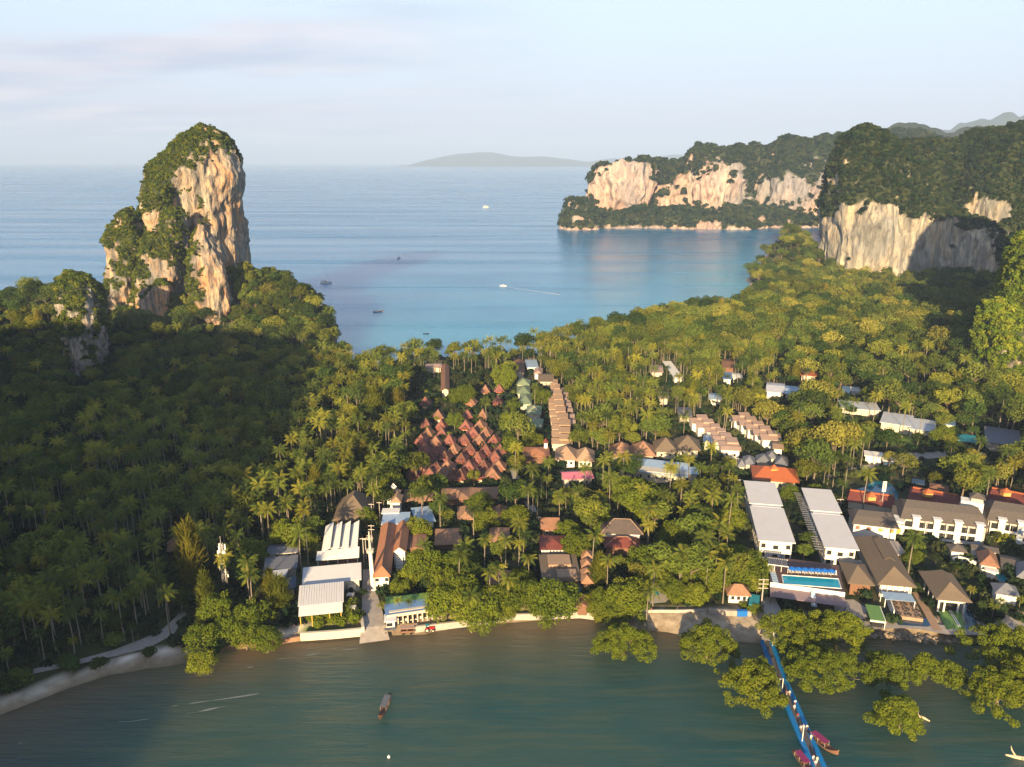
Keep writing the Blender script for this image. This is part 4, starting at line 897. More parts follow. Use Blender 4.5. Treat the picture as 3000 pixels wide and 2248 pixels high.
# stones of the rip-rap shore
rock_me = []
for k in range(4):
    r_ = np.random.RandomState(50+k); b = MB(); bm_pts = []
    for a in range(5):
        for c in range(3):
            th = a*1.2566+.3*c; ph = (-.9, .1, .95)[c]; rr_ = .8+.4*r_.rand(); bm_pts.append((rr_*math.cos(th)*math.cos(ph), rr_*math.sin(th)*math.cos(ph), .7*rr_*math.sin(ph)))
    Fc = []
    for a in range(5):
        q = (a+1) % 5
        for c in range(2): Fc.append((a*3+c, q*3+c, q*3+c+1, a*3+c+1))
    Fc.append(tuple(a*3+2 for a in range(5))); Fc.append(tuple(a*3 for a in reversed(range(5)))); b.add(bm_pts, Fc); rock_me.append(b.mesh('boulder', M['boulder']))
def boulders(line, n, spread, s0, s1, z0, label, grp):
    L_ = [Vector(p) for p in line]
    for i in range(n):
        t = (i+random.random()*.8)/n*(len(L_)-1); k = min(int(t), len(L_)-2); p = L_[k].lerp(L_[k+1], t-k); s = s0+(s1-s0)*random.random()**1.5
        o = ob('boulder', random.choice(rock_me), None, (p.x, p.y+random.uniform(-spread, spread), z0+random.uniform(-.3, .5)), random.random()*6); o.scale = (s, s*.9, s*.8)
        tag(o, label, 'boulder', grp)
boulders(PW(D6(900,300), D6(1100,310), D6(1300,325), D6(1500,335), D6(1720,345), z=1), 110, 1.7, .5, 1.1, .6, 'brown boulder heaped on the rocky bank below the right promenade', 'boulders on the bank below the promenade')
boulders(PW(A1(1215,1500), A1(1340,1490), z=1), 16, 1.3, .35, .7, 1.3, 'small pale stone in the heap beside the ramp foot', 'stones heaped beside the ramp')
# ---- bungalow quarter with red tiled roofs
def bungalow(name, u, v, w, d, rh, rz, rm='redtile', label='', group='red roofed bungalows', ze=2.8, porch=True, keep=.85):
    p = G(u, v, GZ+ze); t = thing(name, label, 'bungalow', (*p, GZ), rz, group)
    class _S: pass
    S = _S(); S.root = t; S.w = w; S.d = d; S.ze = ze
    walls(S, 'cream', 1.3)
    rf = roof_hip(S, rh, rm, ridge=d*.42, along='y', flare=.09)
    roof_hip(S, rh*.55, rm, ridge=.4, along='y', y0=-d*.42, w=w*.62, d=d*.5, z=ze-.3, name='lower_roof')
    cb = MB(); z = ze+rh
    for s in (-1, 1): cb.tube([(s*w*.42,-d*.42,ze+rh*.12),(0,-d*.16,z+.25)], .10, 4)
    cb.build('ridge_cap', M['terra'], rf)
    if porch: MB().hexa([(-w*.28,-d/2-1.6,ze-.5),(w*.28,-d/2-1.6,ze-.5),(w*.28,-d/2+.1,ze+.5),(-w*.28,-d/2+.1,ze+.5)], [(-w*.28,-d/2-1.6,ze-.3),(w*.28,-d/2-1.6,ze-.3),(w*.28,-d/2+.1,ze+.7),(-w*.28,-d/2+.1,ze+.7)]).build('porch_roof', M['rust'], t)
    c, s = math.cos(rz), math.sin(rz); cs = [(p[0]+a*c-b*s, p[1]+a*s+b*c) for a, b in ((-w/2,-d/2),(w/2,-d/2),(w/2,d/2),(-w/2,d/2))]
    FOOT.append(cs); MASK.append((hull([proj(x, y, z_)[:2] for x, y in cs for z_ in (GZ+2, GZ+ze+rh*.8)]), keep)); return t
ORD = ['first', 'second', 'third', 'fourth', 'fifth', 'sixth', 'seventh', 'eighth', 'ninth', 'tenth', 'eleventh', 'twelfth']
rows_ = [(1490, [200,480,690,930,1050,1340,1600], 'nearest'), (1345, [320,600,800,1200,1470,1740], 'second'), (1190, [280,500,770,1070,1360,1650], 'third'), (1040, [400,640,920,1220,1500,1760], 'fourth'), (880, [340,590,840,1120,1390,1640], 'fifth'), (740, [460,720,1260,1500], 'sixth'), (600, [430,690,1140,1400], 'seventh'), (430, [640,1170,1440], 'eighth'), (180, [420,1250,1720], 'ninth'), (-40, [1480,1740], 'tenth')]
for ri, (y, xs_, rn) in enumerate(rows_):
    for k, x in enumerate(xs_):
        u, v = C1(x+random.uniform(-12, 12), y+random.uniform(-14, 14))
        bungalow('red_bungalow', u, v, 6.2*(1-.015*ri)*random.uniform(.9, 1.12), 6.8, 3.7+random.uniform(-.3, .4), R(-3+random.uniform(-10, 10)), rm='redtile' if random.random() < .7 else 'brown', label='steep red tiled bungalow, %s from the left in the %s row of the bungalow quarter' % (ORD[k], rn), keep=.8 if ri < 7 else .5)
SPOTS.append(('red roofed bungalow quarter', *G(*C1(900, 900), GZ)))
# tan garden bungalows in front of them
for i, (x0, y0, x1, y1, lb) in enumerate([(1345,1288,1560,1180,'largest tan roof left of the lane behind the pale gate tower'),(1650,1275,1860,1170,'middle tan roof under the red bungalow quarter'),(1880,1270,2090,1165,'tan roof beside the lane below the red bungalow quarter'),(1780,1440,1890,1325,'tan roof with small blue tank, left of the pair behind the palms'),(2065,1430,2160,1320,'tan roof with small blue tank, right of the pair behind the palms'),(1600,1640,1790,1500,'broad tan roof in front of the left blue tank roof'),(2040,1620,2180,1495,'tan roof in front of the right blue tank roof'),(2030,1960,2190,1840,'shaded tan roof low among the front palms')]):
    house('garden_bungalow', lb, [B3(x0-8,y0), B3(x1+8,y0), B3(x1-6,y1+20), B3(x0+6,y1+20)], 3.0, 2.0, 'terra', 'wood', 'hip', 'tan roofed garden bungalows', .85, 'bungalow', ov=.6, lm='tan garden bungalows' if i == 1 else None)
for i, (x, y) in enumerate([(1815,1440),(2125,1430),(1755,1620)]):
    p = G(*B3(x, y-10), GZ+2.5); t = thing('water_tank', ['pale blue tank before the left tan roof', 'pale blue tank before the right tan roof', 'pale blue tank before the front tan roof'][i], 'tank', (p[0], p[1]-1, GZ), 0, 'pale blue tanks by the tan roofs')
    MB().box(-1.5,1.5,-.9,.9,1.0,3.0).build('tank_body', M['paleblue'], t); MB().box(-1.3,-1.1,-.7,-.5,-.2,1).box(1.1,1.3,-.7,-.5,-.2,1).box(-1.3,-1.1,.5,.7,-.2,1).box(1.1,1.3,.5,.7,-.2,1).build('stand', M['wood'], t)
# ---- green roofed row and tan terrace
for i, (a) in enumerate([(335,935,600,960,600,830,400,800),(330,730,585,750,575,610,370,600),(230,560,430,590,420,420,250,400),(190,400,400,410,400,300,200,280),(180,260,400,270,400,190,220,180)]):
    house('green_roof_house', 'green hip roof house, %s from the shore side of its row' % ORD[i], Q(C2, *a), 3.6, 2.6, 'greenroof', 'cream', 'hip', 'green roofed houses', .9, cap='cream' if i < 2 else None, lm='green roofed row' if i == 1 else None, ridge=2.0)
for i, (x0, x1, yt, yb) in enumerate([(845,1075,1120,1190),(840,1045,1008,1080),(835,1050,880,962),(808,1010,780,850),(785,972,672,742),(768,950,574,640),(762,930,477,546),(748,910,396,458),(790,880,304,370),(775,845,225,290)]):
    s_ = .92**i; L0 = x0-95*s_; R0 = x1+10
    S = Site('terrace_house', 'tan roofed terrace house, %s unit from the shore side' % ORD[i], 'house', [C2(L0,yb+30*s_), C2(R0,yb+30*s_), C2(R0-8,yt+5), C2(L0,yt+5)], 4.2, 'tan roofed terrace row', 1.0, mask_h=1, lm='tan terrace row' if i == 3 else None)
    walls(S, 'cream', .3); roof_gable(S, 1.2, 'tan', 'x', ov=.12, off=.2)
    wd = S.w*.62; MB().hexa([(S.w/2-wd,-S.d*.25,5.0),(S.w/2,-S.d*.25,5.0),(S.w/2,S.d*.42,6.5),(S.w/2-wd,S.d*.42,6.5)], [(S.w/2-wd,-S.d*.25,5.9),(S.w/2,-S.d*.25,5.9),(S.w/2,S.d*.42,6.8),(S.w/2-wd,S.d*.42,6.8)]).build('raised_roof', M['tan'], S.root)
for i, (x, y) in enumerate([(1100,850),(1085,755),(1055,660),(1030,570),(1010,490),(985,400),(960,340)]):
    house('pink_roof_house', 'small pinkish roof house, %s along the right side of the terrace' % ORD[i], [C2(x-48,y+45), C2(x+38,y+45), C2(x+20,y-32), C2(x-48,y-32)], 3.4, .7, 'pinktan', 'cream', 'gx', 'pinkish roofs beside the terrace', .9)
house('brown_row_house', 'wide brown roof house at the far end of the tan terrace', Q(C2, 520,205, 800,215, 760,85, 560,80), 4.0, 2.0, 'thatch', 'cream', 'gx', lm=None)
house('peach_roof_house', 'peach roofed house close to the far beach', Q(C2, 470,90, 590,80, 610,0, 480,-10), 4.0, 1.5, 'pinktan', 'white', 'hip')
house('beach_pavilion', 'white beach pavilion at the water edge of the far bay', Q(B4, 395,350, 490,345, 470,285, 385,290), 3.5, .5, 'paleblue', 'white', 'flat', cat='pavilion')
house('beach_house', 'brown roof beach house beside the white pavilion', Q(B4, 285,400, 380,400, 370,300, 295,300), 4.0, 2.0, 'brown', 'cream', 'gy', keep=.8)
house('far_brown_roof', 'long brown roof seen between palms near the far beach', Q(B3, 1640,400, 1700,400, 1700,200, 1640,190), 4.0, 1.5, 'brown', 'cream', 'gy', keep=.8)
house('salmon_roof', 'pale salmon roof under palms by the far beach', Q(B3, 1510,215, 1640,215, 1640,180, 1520,180), 4, 1, 'pinktan', 'cream', 'gx', keep=.6)
# hipped villas
for i, (q, lb) in enumerate([(Q(C2, 820,1440, 1150,1500, 1130,1330, 850,1290), 'left'), (Q(C2, 1170,1500, 1420,1480, 1420,1340, 1180,1330), 'right')]):
    house('tan_villa', 'tan hip roof villa, %s of the pair at the foot of the terrace' % lb, q, 4.2, 4.2, 'tan', 'white', 'hip', 'tan hip roof villas', 1.0, cap='tan', wins=3, ridge=1.5, lm='tan villa pair' if i == 0 else None, ov=.8)
for i, q in enumerate([(1065,1060,1270,1085,1220,1000,1100,985),(1250,1060,1440,1065,1400,990,1260,985),(1430,1020,1620,1040,1580,960,1440,955),(1600,1010,1800,1020,1770,940,1610,935)]):
    house('thatched_villa', 'peaked grey brown villa roof, %s of the row behind the long blue shed' % ORD[i], Q(B4, *q), 4.2, 5.0, 'thatch' if i > 1 else 'terra', 'cream', 'hip', 'peaked villas behind the long blue shed', .95, ridge=1.0, wins=2, ov=.9, lm='peaked villa row' if i == 1 else None)
S = house('long_blue_shed', 'long pale blue metal roof shed behind the tall palms', Q(B4, 1120,1190, 1715,1205, 1700,1115, 1190,1100), 5.0, .4, 'paleblue', 'cream', 'flat', cat='shed', wins=8, keep=.95, lm='long pale blue shed', ty=.4)
house('blue_canopy', 'bright pale blue canopy at the end of the long shed', Q(B4, 1705,1210, 1785,1212, 1770,1160, 1700,1155), 4.6, .3, 'paleblue', 'cream', 'flat', cat='canopy')
house('pink_house', 'house with bright pink metal roof behind a palm', Q(B4, 690,1245, 940,1255, 905,1195, 665,1185), 4.2, 1.4, 'pink', 'cream', 'gx', keep=.9, wins=3, lm='pink roofed house')
S = house('red_spire_house', 'red tiled roof house with a small white spire', Q(C2, 310,1440, 700,1390, 712,1260, 275,1270), 4.0, 1.8, 'orange', 'wood', 'hip', keep=.8, lm='red spire house')
MB().box(S.w*.32,S.w*.32+1.6,S.d*.2,S.d*.2+1.6,4.5,7.2).build('spire_base', M['white'], S.root); MB().cone(S.w*.32+.8, S.d*.2+.8, 7.2, 9.6, 1.5, .04, 4).build('spire_roof', M['maroon'], S.root)
# ---- middle: spire house, thatched complex
S = house('brown_gate_house', 'brown house with carved orange gable by the lane', Q(A2, 895,470, 1075,470, 1050,400, 910,400), 4, 3, 'brown', 'wood', 'gx', wins=2)
S = house('white_trim_house', 'dark red roof house with white trimmed eave by the lane', Q(A2, 890,660, 1150,668, 1120,540, 900,530), 4.2, 1.8, 'maroon', 'cream', 'hip', lm='white trimmed house')
for i in range(8): MB().box(-S.w/2+.2+i*S.w/8,-S.w/2+.2+(i+.6)*S.w/8,-S.d/2-.5,-S.d/2-.36,3.4,4.1).build('eave_board', M['white'], S.root)
S = Site('flat_thatch_complex', 'broad flat brown roof complex with raised tan skylights', 'building', Q(A2, 925,940, 1260,955, 1225,710, 880,715), 4.0, lm='flat brown roof complex')
walls(S, 'wood'); slab(S, 'thatch')
MB().box(-S.w*.3,S.w*.32,S.d*.0,S.d*.42,4.01,4.9).build('skylight', M['tan'], S.root); MB().box(-S.w*.1,S.w*.42,-S.d*.45,-S.d*.15,4.01,4.7).build('skylight', M['tan'], S.root)
for i, y in enumerate((720, 800, 885, 945)):
    house('orange_cabin', 'small orange hip roof cabin, %s from the rear of four in line' % ORD[i], Q(A2, 1275,y+25, 1385,y+28, 1365,y-35, 1275,y-35), 4.0, 1.8, 'terra', 'wood', 'hip', 'orange cabins in line', .95, 'cabin')
house('timber_gate', 'dark timber gateway between the two shore trees', Q(A2, 1220,1190, 1345,1190, 1340,1110, 1235,1110), 3.2, 1.2, 'wood', 'wood', 'gy', cat='gateway', keep=.8)
strip('plunge_pool', 'small blue pool tucked behind the round shore tree', PW(A2(1235,1020), A2(1290,1015), z=GZ), 5.0, 'pooltile', GZ+.1, cat='pool')
strip('terrace', 'plum coloured terrace beside the small blue pool', PW(A2(1300,1000), A2(1370,995), z=GZ), 8.0, 'plum', GZ+.09)
S = house('dark_pavilion', 'dark brown hip roof pavilion outlined by pale ridges', Q(A2, 1455,505, 1848,515, 1800,450, 1490,440), 5.5, 4.2, 'darkroof', 'white', 'hip', cat='pavilion', cap='tan', ridge=6, wins=5, along='x', ov=.8, lm='dark pavilion with pale ridges')
S = house('dark_pavilion_porch', 'lower porch roof in front of the dark pavilion with pale ridge', Q(A2, 1480,640, 1830,650, 1790,560, 1500,555), 3.4, 2.4, 'maroon', 'wood', 'hip', cat='porch', cap='tan', ridge=4, along='x', keep=.7)
strip('pool_paving', 'pale paving round the teal garden pool', PW(A2(1880,1130), A2(1980,1110), A2(2050,1060), A2(2030,1000), z=GZ), [5,7,6,4], 'concrete', GZ+.06)
strip('garden_pool', 'small teal pool in the lawn garden', PW(A2(1880,1050), A2(1975,1045), z=GZ), 6.0, 'pooltile', GZ+.1, cat='pool')
MASK.append(([A2(1850,990), A2(2090,990), A2(2120,1210), A2(1850,1210)], .9))
house('lawn_cottage', 'white cottage with orange brown roof behind the lawn', Q(A3, 600,1300, 830,1310, 790,1230, 585,1225), 3.2, 2.6, 'terra', 'white', 'hip', cat='cottage', wins=3, lm='white cottage on the lawn')
S = house('teal_canopy', 'teal sheet canopy next to the white cottage', Q(A3, 815,1395, 900,1400, 905,1310, 830,1300), 3.0, .3, 'teal', 'dark', 'flat', cat='canopy')
# ---- two long slab roofed hotels
def hotel(name, label, near, rear, flip, lm):
    S = Site(name, label, 'hotel', [near[0], near[1], rear[2], rear[3]], 8.0, 'slab roofed hotel wings', 1.0, lm=lm)
    walls(S, 'white', .9); nd = S.d*.55; rd = S.d*.43; tl = .7*(-1 if flip else 1)
    slab(S, 'slab', .3, 0, 0, 8.5, 'roof_slab', 0, -S.d/2+nd/2-.6, S.w, nd, 0).location.z = .0
    slab(S, 'slab', .3, 0, 0, 8.9, 'roof_slab', 0, S.d/2-rd/2, S.w, rd, 0)
    MB().box(-S.w/2+.8, S.w/2-.8, -S.d/2+nd-.7, -S.d/2+nd+.9, 7.8, 8.6).build('service_box', M['zinc'], S.root)
    MB().hexa([(-S.w/2+.9,-S.d/2+.4,7.9),(S.w/2-.9,-S.d/2+.4,7.9),(S.w/2-.9,-S.d/2+.8,7.9),(-S.w/2+.9,-S.d/2+.8,7.9)], [(-S.w/2+.9,-S.d/2+.4,8.15),(S.w/2-.9,-S.d/2+.4,8.15),(S.w/2-.9,-S.d/2+.8,8.15),(-S.w/2+.9,-S.d/2+.8,8.15)]).build('soffit', M['gold'], S.root)
    for z in (.9, 4.4):
        for s in (-1, 1):
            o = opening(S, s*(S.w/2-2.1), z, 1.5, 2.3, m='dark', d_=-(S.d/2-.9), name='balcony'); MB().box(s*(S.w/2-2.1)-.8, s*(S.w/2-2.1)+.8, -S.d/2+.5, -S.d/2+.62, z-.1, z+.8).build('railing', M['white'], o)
        opening(S, 0, z+.3, 1.8, 1.6, d_=-(S.d/2-.9)); opening(S, -S.w*.18, z+.3, 1.4, 1.8, m='white', d_=-(S.d/2-.9)); opening(S, S.w*.18, z+.3, 1.4, 1.8, m='paleblue', d_=-(S.d/2-.9))
    n = 14
    for z in (1.2, 4.6):
        for i in range(n): opening(S, -S.d/2+2.5+i*(S.d-5)/(n-1), z, 1.5, 1.9, 'left', 'glass', 'cream').location.x = .4
    return S
hotel('hotel_wing', 'long white hotel wing under two pale flat roof slabs, left of the pair', Q(A3, 905,805, 1252,778, 1148,490, 838,510), Q(A3, 838,505, 1140,480, 1050,205, 762,238), False, 'left slab roofed hotel wing')
S = hotel('hotel_wing', 'long white hotel wing under pale slabs with dark louvred side, right of the pair', [A3(1530,830), (2520,1618), A3(1728,560), A3(1425,495)], [A3(1410,475), A3(1725,550), A3(1612,322), A3(1310,262)], True, 'right slab roofed hotel wing')
for i in range(26):
    y = -S.d/2+1+i*(S.d-2)/25; MB().box(-S.w/2-2.6, -S.w/2-.05, y, y+.35, 6.6, 6.8).build('louvre', M['slate'], S.root)
house('orange_pavilion', 'wide orange tiled pavilion with a yellow lantern on its ridge', Q(B5, 240,1130, 612,1125, 525,1035, 290,1030), 4.5, 3.4, 'rust', 'cream', 'hip', cat='pavilion', ridge=9, along='x', wins=4, lm='orange tiled pavilion', ov=.8)
def lantern(u, v, z, w_, label):
    p = G(u, v, z); t = thing('roof_lantern', label, 'roof lantern', (p[0], p[1], z-1.2), 0, 'yellow fronted roof lanterns')
    MB().box(-w_/2, w_/2, -w_*.4, w_*.4, -.6, 1.0).build('lantern_box', M['gold'], t); MB().hexa([(-w_*.62,-w_*.5,1.0),(w_*.62,-w_*.5,1.0),(w_*.62,w_*.5,1.0),(-w_*.62,w_*.5,1.0)], [(-.1,-.1,2.8),(.1,-.1,2.8),(.1,.1,2.8),(-.1,.1,2.8)]).build('lantern_roof', M['rust'], t)
lantern(*B5(412,1035), GZ+7.8, 3.0, 'yellow fronted lantern on the orange pavilion ridge')
for i, (q, lb) in enumerate([(Q(A4, 235,370, 690,400, 640,300, 262,280), 'left'), (Q(A4, 760,375, 1255,378, 1220,272, 820,268), 'middle'), (Q(A4, 1455,392, 1960,400, 1940,270, 1520,268), 'right')]):
    S = house('maroon_roof_hall', 'dark red tiled hall behind the mansard hotel, %s of three' % lb, q, 3.2, 2.6, 'maroon', 'cream', 'hip', 'dark red tiled halls', 1.0, 'hall', ridge=16, along='x', lm='dark red hall (%s)' % lb)
    MB().box(-8.2, 8.2, -.35, .6, 5.65, 6.1).build('ridge_cap', M['rust'], S.roof)  # orange strip: sunlight along the roof top put into the colour
for (x, y, lb) in [(460,308,'left'),(962,278,'middle'),(1650,272,'right')]: lantern(*A4(x, y), GZ+6.6, 3.0, 'yellow fronted lantern on the %s dark red hall' % lb)
# grey hips beside the stepped rows
for i, q in enumerate([(1215,1250,1470,1250,1440,1110,1240,1100),(1480,1190,1800,1215,1760,1080,1500,1080),(1850,1260,2130,1260,2120,1120,1900,1120),(1100,1290,1290,1300,1240,1200,1120,1190),(1700,1120,1900,1130,1880,1010,1710,1030)]):
    house('grey_roof_house', 'slate grey hip roof house, %s of the cluster behind the orange pavilion' % ORD[i], Q(C3, *q), 4.0, 2.6, 'slate', 'cream', 'hip', 'slate grey roofs behind the orange pavilion', .95, ridge=2)
for nm, lst, grp in [('stepped_house', [(850,1135,770,905),(730,1005,678,765),(690,885,590,655),(560,770,497,565),(385,645,400,470),(262,525,310,385)], 'left stepped row'), ('stepped_house', [(1690,1975,640,722),(1540,1795,532,625),(1395,1655,440,512),(1255,1510,345,425),(1120,1380,262,338)], 'right stepped row')]:
    for i, (x0, x1, y0, y1) in enumerate(lst):
        S = Site(nm, 'pinkish stepped roof house, %s from the near end of the %s' % (ORD[i], grp), 'house', [C3(x0-85,y1+40), C3(x1+25,y1+30), C3(x1-60,y0-5), C3(x0-130,y0+5)], 5.0, grp, 1.0, mask_h=1.5, lm=grp if i == 2 else None)
        walls(S, 'white', .5); roof_gable(S, 1.2, 'pinktan', 'x', off=.3)
        MB().hexa([(-S.w*.12,-S.d*.15,6.0),(S.w*.48,-S.d*.15,6.0),(S.w*.48,S.d*.42,7.0),(-S.w*.12,S.d*.42,7.0)], [(-S.w*.12,-S.d*.15,6.9),(S.w*.48,-S.d*.15,6.9),(S.w*.48,S.d*.42,7.3),(-S.w*.12,S.d*.42,7.3)]).build('raised_roof', M['pinktan'], S.root)
        if grp.startswith('right'):
            for k_ in range(2): MB().tube([(-S.w/2-.6, -S.d*.3+k_*S.d*.6, -.3), (-S.w/2-.6, -S.d*.3+k_*S.d*.6, 4.6)], .16, 5).build('post', M['white'], S.root)
            MB().box(-S.w/2-1.2, -S.w/2+.45, -S.d/2, S.d/2, 4.5, 4.75).build('balcony_roof', M['slate'], S.root)
S = house('white_end_house', 'white gabled end house of the left stepped row', Q(C3, 780,960, 1190,960, 1130,880, 800,880), 5.2, 1.0, 'pinktan', 'white', 'gx', wins=2)
S = house('cube_end_house', 'white cube house closing the right stepped row', Q(C3, 1815,940, 2050,930, 2010,800, 1850,800), 6.0, .8, 'tan', 'white', 'gx', wins=2)
house('blue_white_gable', 'blue white gable end peeping out beside the left stepped row', Q(C3, 425,800, 580,800, 560,700, 435,700), 5.0, 1.5, 'paleblue', 'white', 'gy', keep=.9)
# grove roofs and the village on the right
for nm, lb, q, ze, rh, rm, wm, kd in [
    ('hidden_roof', 'long whitish roof running diagonally through the far grove', Q(B4, 1560,400, 1690,460, 1560,310, 1500,290), 4, .3, 'white', 'white', 'flat'),
    ('hidden_roof', 'pale pink roof under palms left of the long whitish roof', Q(B4, 1395,380, 1500,400, 1490,340, 1390,325), 4, 1, 'pinktan', 'cream', 'gx'),
    ('brown_village_house', 'brown roofed house at the inland edge of the far grove', Q(B4, 1970,350, 2080,355, 2070,285, 1985,285), 4, 1.5, 'brown', 'wood', 'gx'),
    ('blue_village_house', 'blue and white house right below the brown roofed house', Q(B4, 1985,440, 2055,445, 2050,390, 1985,390), 4, .3, 'blueroof', 'white', 'flat'),
    ('village_house', 'white low house touching the blue village house', Q(B4, 2060,435, 2145,435, 2125,400, 2060,395), 3.5, .6, 'white', 'white', 'gx'),
    ('village_house', 'pale blue roof house alone among dark palms', Q(B4, 1870,610, 1980,610, 1955,560, 1880,560), 4, .9, 'paleblue', 'white', 'gx'),
    ('hidden_roof', 'grey pink stepped roof low in the middle grove', Q(B4, 1460,600, 1550,605, 1530,550, 1470,545), 4, .8, 'pinktan', 'cream', 'gx'),
    ('hidden_roof', 'grey roof in the middle grove nearest the left stepped row', Q(B4, 1620,740, 1745,745, 1700,675, 1620,670), 4, .8, 'slate', 'cream', 'gx'),
    ('hidden_roof', 'small tan roof above the peaked villa row', Q(B4, 1415,830, 1490,830, 1480,780, 1425,775), 4, 1.2, 'terra', 'cream', 'hip'),
    ('gable_house', 'white gabled house with grey white roof at the village lawn', Q(B5, 350,480, 490,500, 480,425, 370,425), 5, 1.4, 'metal', 'white', 'gx'),
    ('village_house', 'blue white roof house right of the gabled house', Q(B5, 490,505, 605,505, 600,445, 500,450), 4.5, 1, 'paleblue', 'white', 'gx'),
    ('village_house', 'red roof house deep in the trees behind the gabled house', Q(B5, 600,365, 720,375, 715,325, 615,320), 4.5, 1.2, 'rust', 'cream', 'gx'),
    ('tarp_shelter', 'bright blue tarpaulin shelter below the red village roof', Q(B5, 905,495, 960,490, 955,448, 908,448), 3.2, .2, 'blueroof', 'dark', 'flat'),
    ('village_house', 'low whitish roof beside the blue tarpaulin shelter', Q(B5, 965,480, 1040,485, 1025,455, 965,450), 3.2, .3, 'white', 'white', 'flat'),
    ('village_shed', 'long pale sheet roof left of the big white roof compound', Q(B5, 890,600, 1190,625, 1130,560, 890,555), 4, .4, 'zinc', 'cream', 'flat'),
    ('compound', 'largest white roof of the village with cream walls', Q(B5, 1185,690, 1390,750, 1420,650, 1200,640), 5, .4, 'zinc', 'cream', 'flat'),
    ('compound', 'white roof wing adjoining the largest village roof', Q(B5, 1380,745, 1580,780, 1570,680, 1400,690), 4.4, .4, 'zinc', 'cream', 'flat'),
    ('village_shed', 'small white box shed left of the pair by the dirt road', Q(B5, 1070,960, 1190,945, 1190,908, 1062,925), 4, .3, 'white', 'white', 'flat'),
    ('village_shed', 'white sheet roof right of the pair by the dirt road', Q(B5, 1200,985, 1345,985, 1300,930, 1180,950), 3.6, .3, 'white', 'navy', 'flat'),
    ('tarp_shelter', 'green sheet roof near the grey workshop', Q(B5, 1720,840, 1880,845, 1850,795, 1740,795), 3.4, .3, 'teal', 'dark', 'flat'),
    ('village_shed', 'blue sheet roof left of the green sheet roof', Q(B5, 1640,720, 1720,725, 1710,675, 1650,675), 3.4, .3, 'blueroof', 'cream', 'flat'),
    ('workshop', 'wide blue grey workshop roof at the right margin', Q(B5, 1930,850, 2210,880, 2160,760, 1940,740), 4.5, .4, 'slate', 'concrete', 'flat'),
    ('mansard_villa', 'faded grey red roof behind the lagoon', Q(A4, 970,250, 1150,255, 1130,210, 990,205), 4, 1, 'brown', 'cream', 'hip'),
    ('pool_canopy', 'dark blue canopy behind the lagoon', Q(A4, 820,200, 930,200, 920,165, 830,165), 3, .2, 'navy', 'dark', 'flat'),
    ('lost_hut', 'brown thatched hut lost in the shaded palm grove', Q(B6, 1155,500, 1290,500, 1270,440, 1170,440), 2.6, 3.2, 'brown', 'wood', 'hip')]:
    house(nm, lb, q, ze, rh, rm, wm, kd, cat='house' if 'house' in nm or nm in ('hidden_roof', 'compound', 'mansard_villa') else ('shed' if 'shed' in nm or nm == 'workshop' else ('shelter' if 'tarp' in nm or 'canopy' in nm else 'hut')), keep=.9, lm={'lost_hut': 'shaded thatched hut', 'gable_house': 'white gabled house', 'workshop': 'grey workshop roof'}.get(nm, 'largest white village roof' if 'largest' in lb else None))
def blob(name, label, pts, m, z, cat=None, kind=None):
    P_ = PW(*pts); mb = MB(); mb.add([(*p, z) for p in P_], [tuple(range(len(P_)))]); o = mb.build(name, M[m]); tag(o, label, cat, kind=kind); return o
blob('lagoon_pool', 'teal free-form pool behind the dark red halls', [A4(270,265), A4(400,235), A4(470,185), A4(560,178), A4(640,215), A4(700,290), A4(690,370), A4(560,350), A4(420,290), A4(300,290)][::-1], 'lagoon', GZ+.1, 'pool')
MASK.append(([A4(280,180), A4(690,180), A4(700,350), A4(280,300)], .9))
# hotels with grey mansard roofs
def mansard(label, quad, ze, bays, lm):
    S = Site('mansard_hotel', label, 'hotel', quad, ze, 'grey mansard roofed hotels', 1.0, lm=lm, mask_h=2)
    walls(S, 'cream'); roof_hip(S, 4.7, 'greythatch', ridge=S.w-5, along='x', flare=-.14)
    n = bays
    for i in range(n):
        x = -S.w/2+1.6+(i+.5)*(S.w-3.2)/n
        if i % 3 == 1:
            b = MB().box(x-1.1,x+1.1,-S.d/2-.9,-S.d/2+.6,-.3,ze+1.1).build('bay', M['white'], S.root)
            MB().box(x-1.5,x+1.5,-S.d/2-1.3,-S.d/2+1.4,ze+1.1,ze+1.35).build('bay_roof', M['white'], b)
            for z in (.9, ze*.55): MB().box(x-.8,x+.8,-S.d/2-.98,-S.d/2-.92,z,z+1.9).build('bay_window', M['paleblue'], b)
        else:
            for z in (.7, ze*.52):
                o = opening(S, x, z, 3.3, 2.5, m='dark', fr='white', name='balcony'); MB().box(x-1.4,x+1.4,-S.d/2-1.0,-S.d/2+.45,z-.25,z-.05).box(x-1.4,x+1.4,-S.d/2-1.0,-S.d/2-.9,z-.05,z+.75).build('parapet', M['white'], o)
            MB().box(x-1.6,x-1.35,-S.d/2-1.0,-S.d/2-.7,-.3,ze-.1).build('pillar', M['white'], S.root)
    return S
mansard('long cream hotel with grey mansard roof and three tall white bays', Q(A4, 772,548, 1435,548, 1400,402, 655,402), 7.5, 11, 'long mansard hotel')
mansard('grey mansard hotel at the right margin with cream balconies', Q(A4, 1530,560, 1990,565, 1980,408, 1425,408), 7.5, 8, 'right mansard hotel')
S = Site('white_mansard_house', 'square white block with brown grey curved roof by the hotel wing', 'hotel', Q(A4, 305,572, 692,578, 640,455, 262,450), 7.0, lm='square white mansard block', mask_h=2)
walls(S, 'white'); roof_hip(S, 3.2, 'greythatch', ridge=S.w-5, along='x', flare=-.14)
for i in range(4): opening(S, -S.w*.38+i*S.w*.25, 4.6, 1.5, 1.4, m='gold' if i > 1 else 'brown')
opening(S, S.w*.25, 1.8, 1.4, .7)
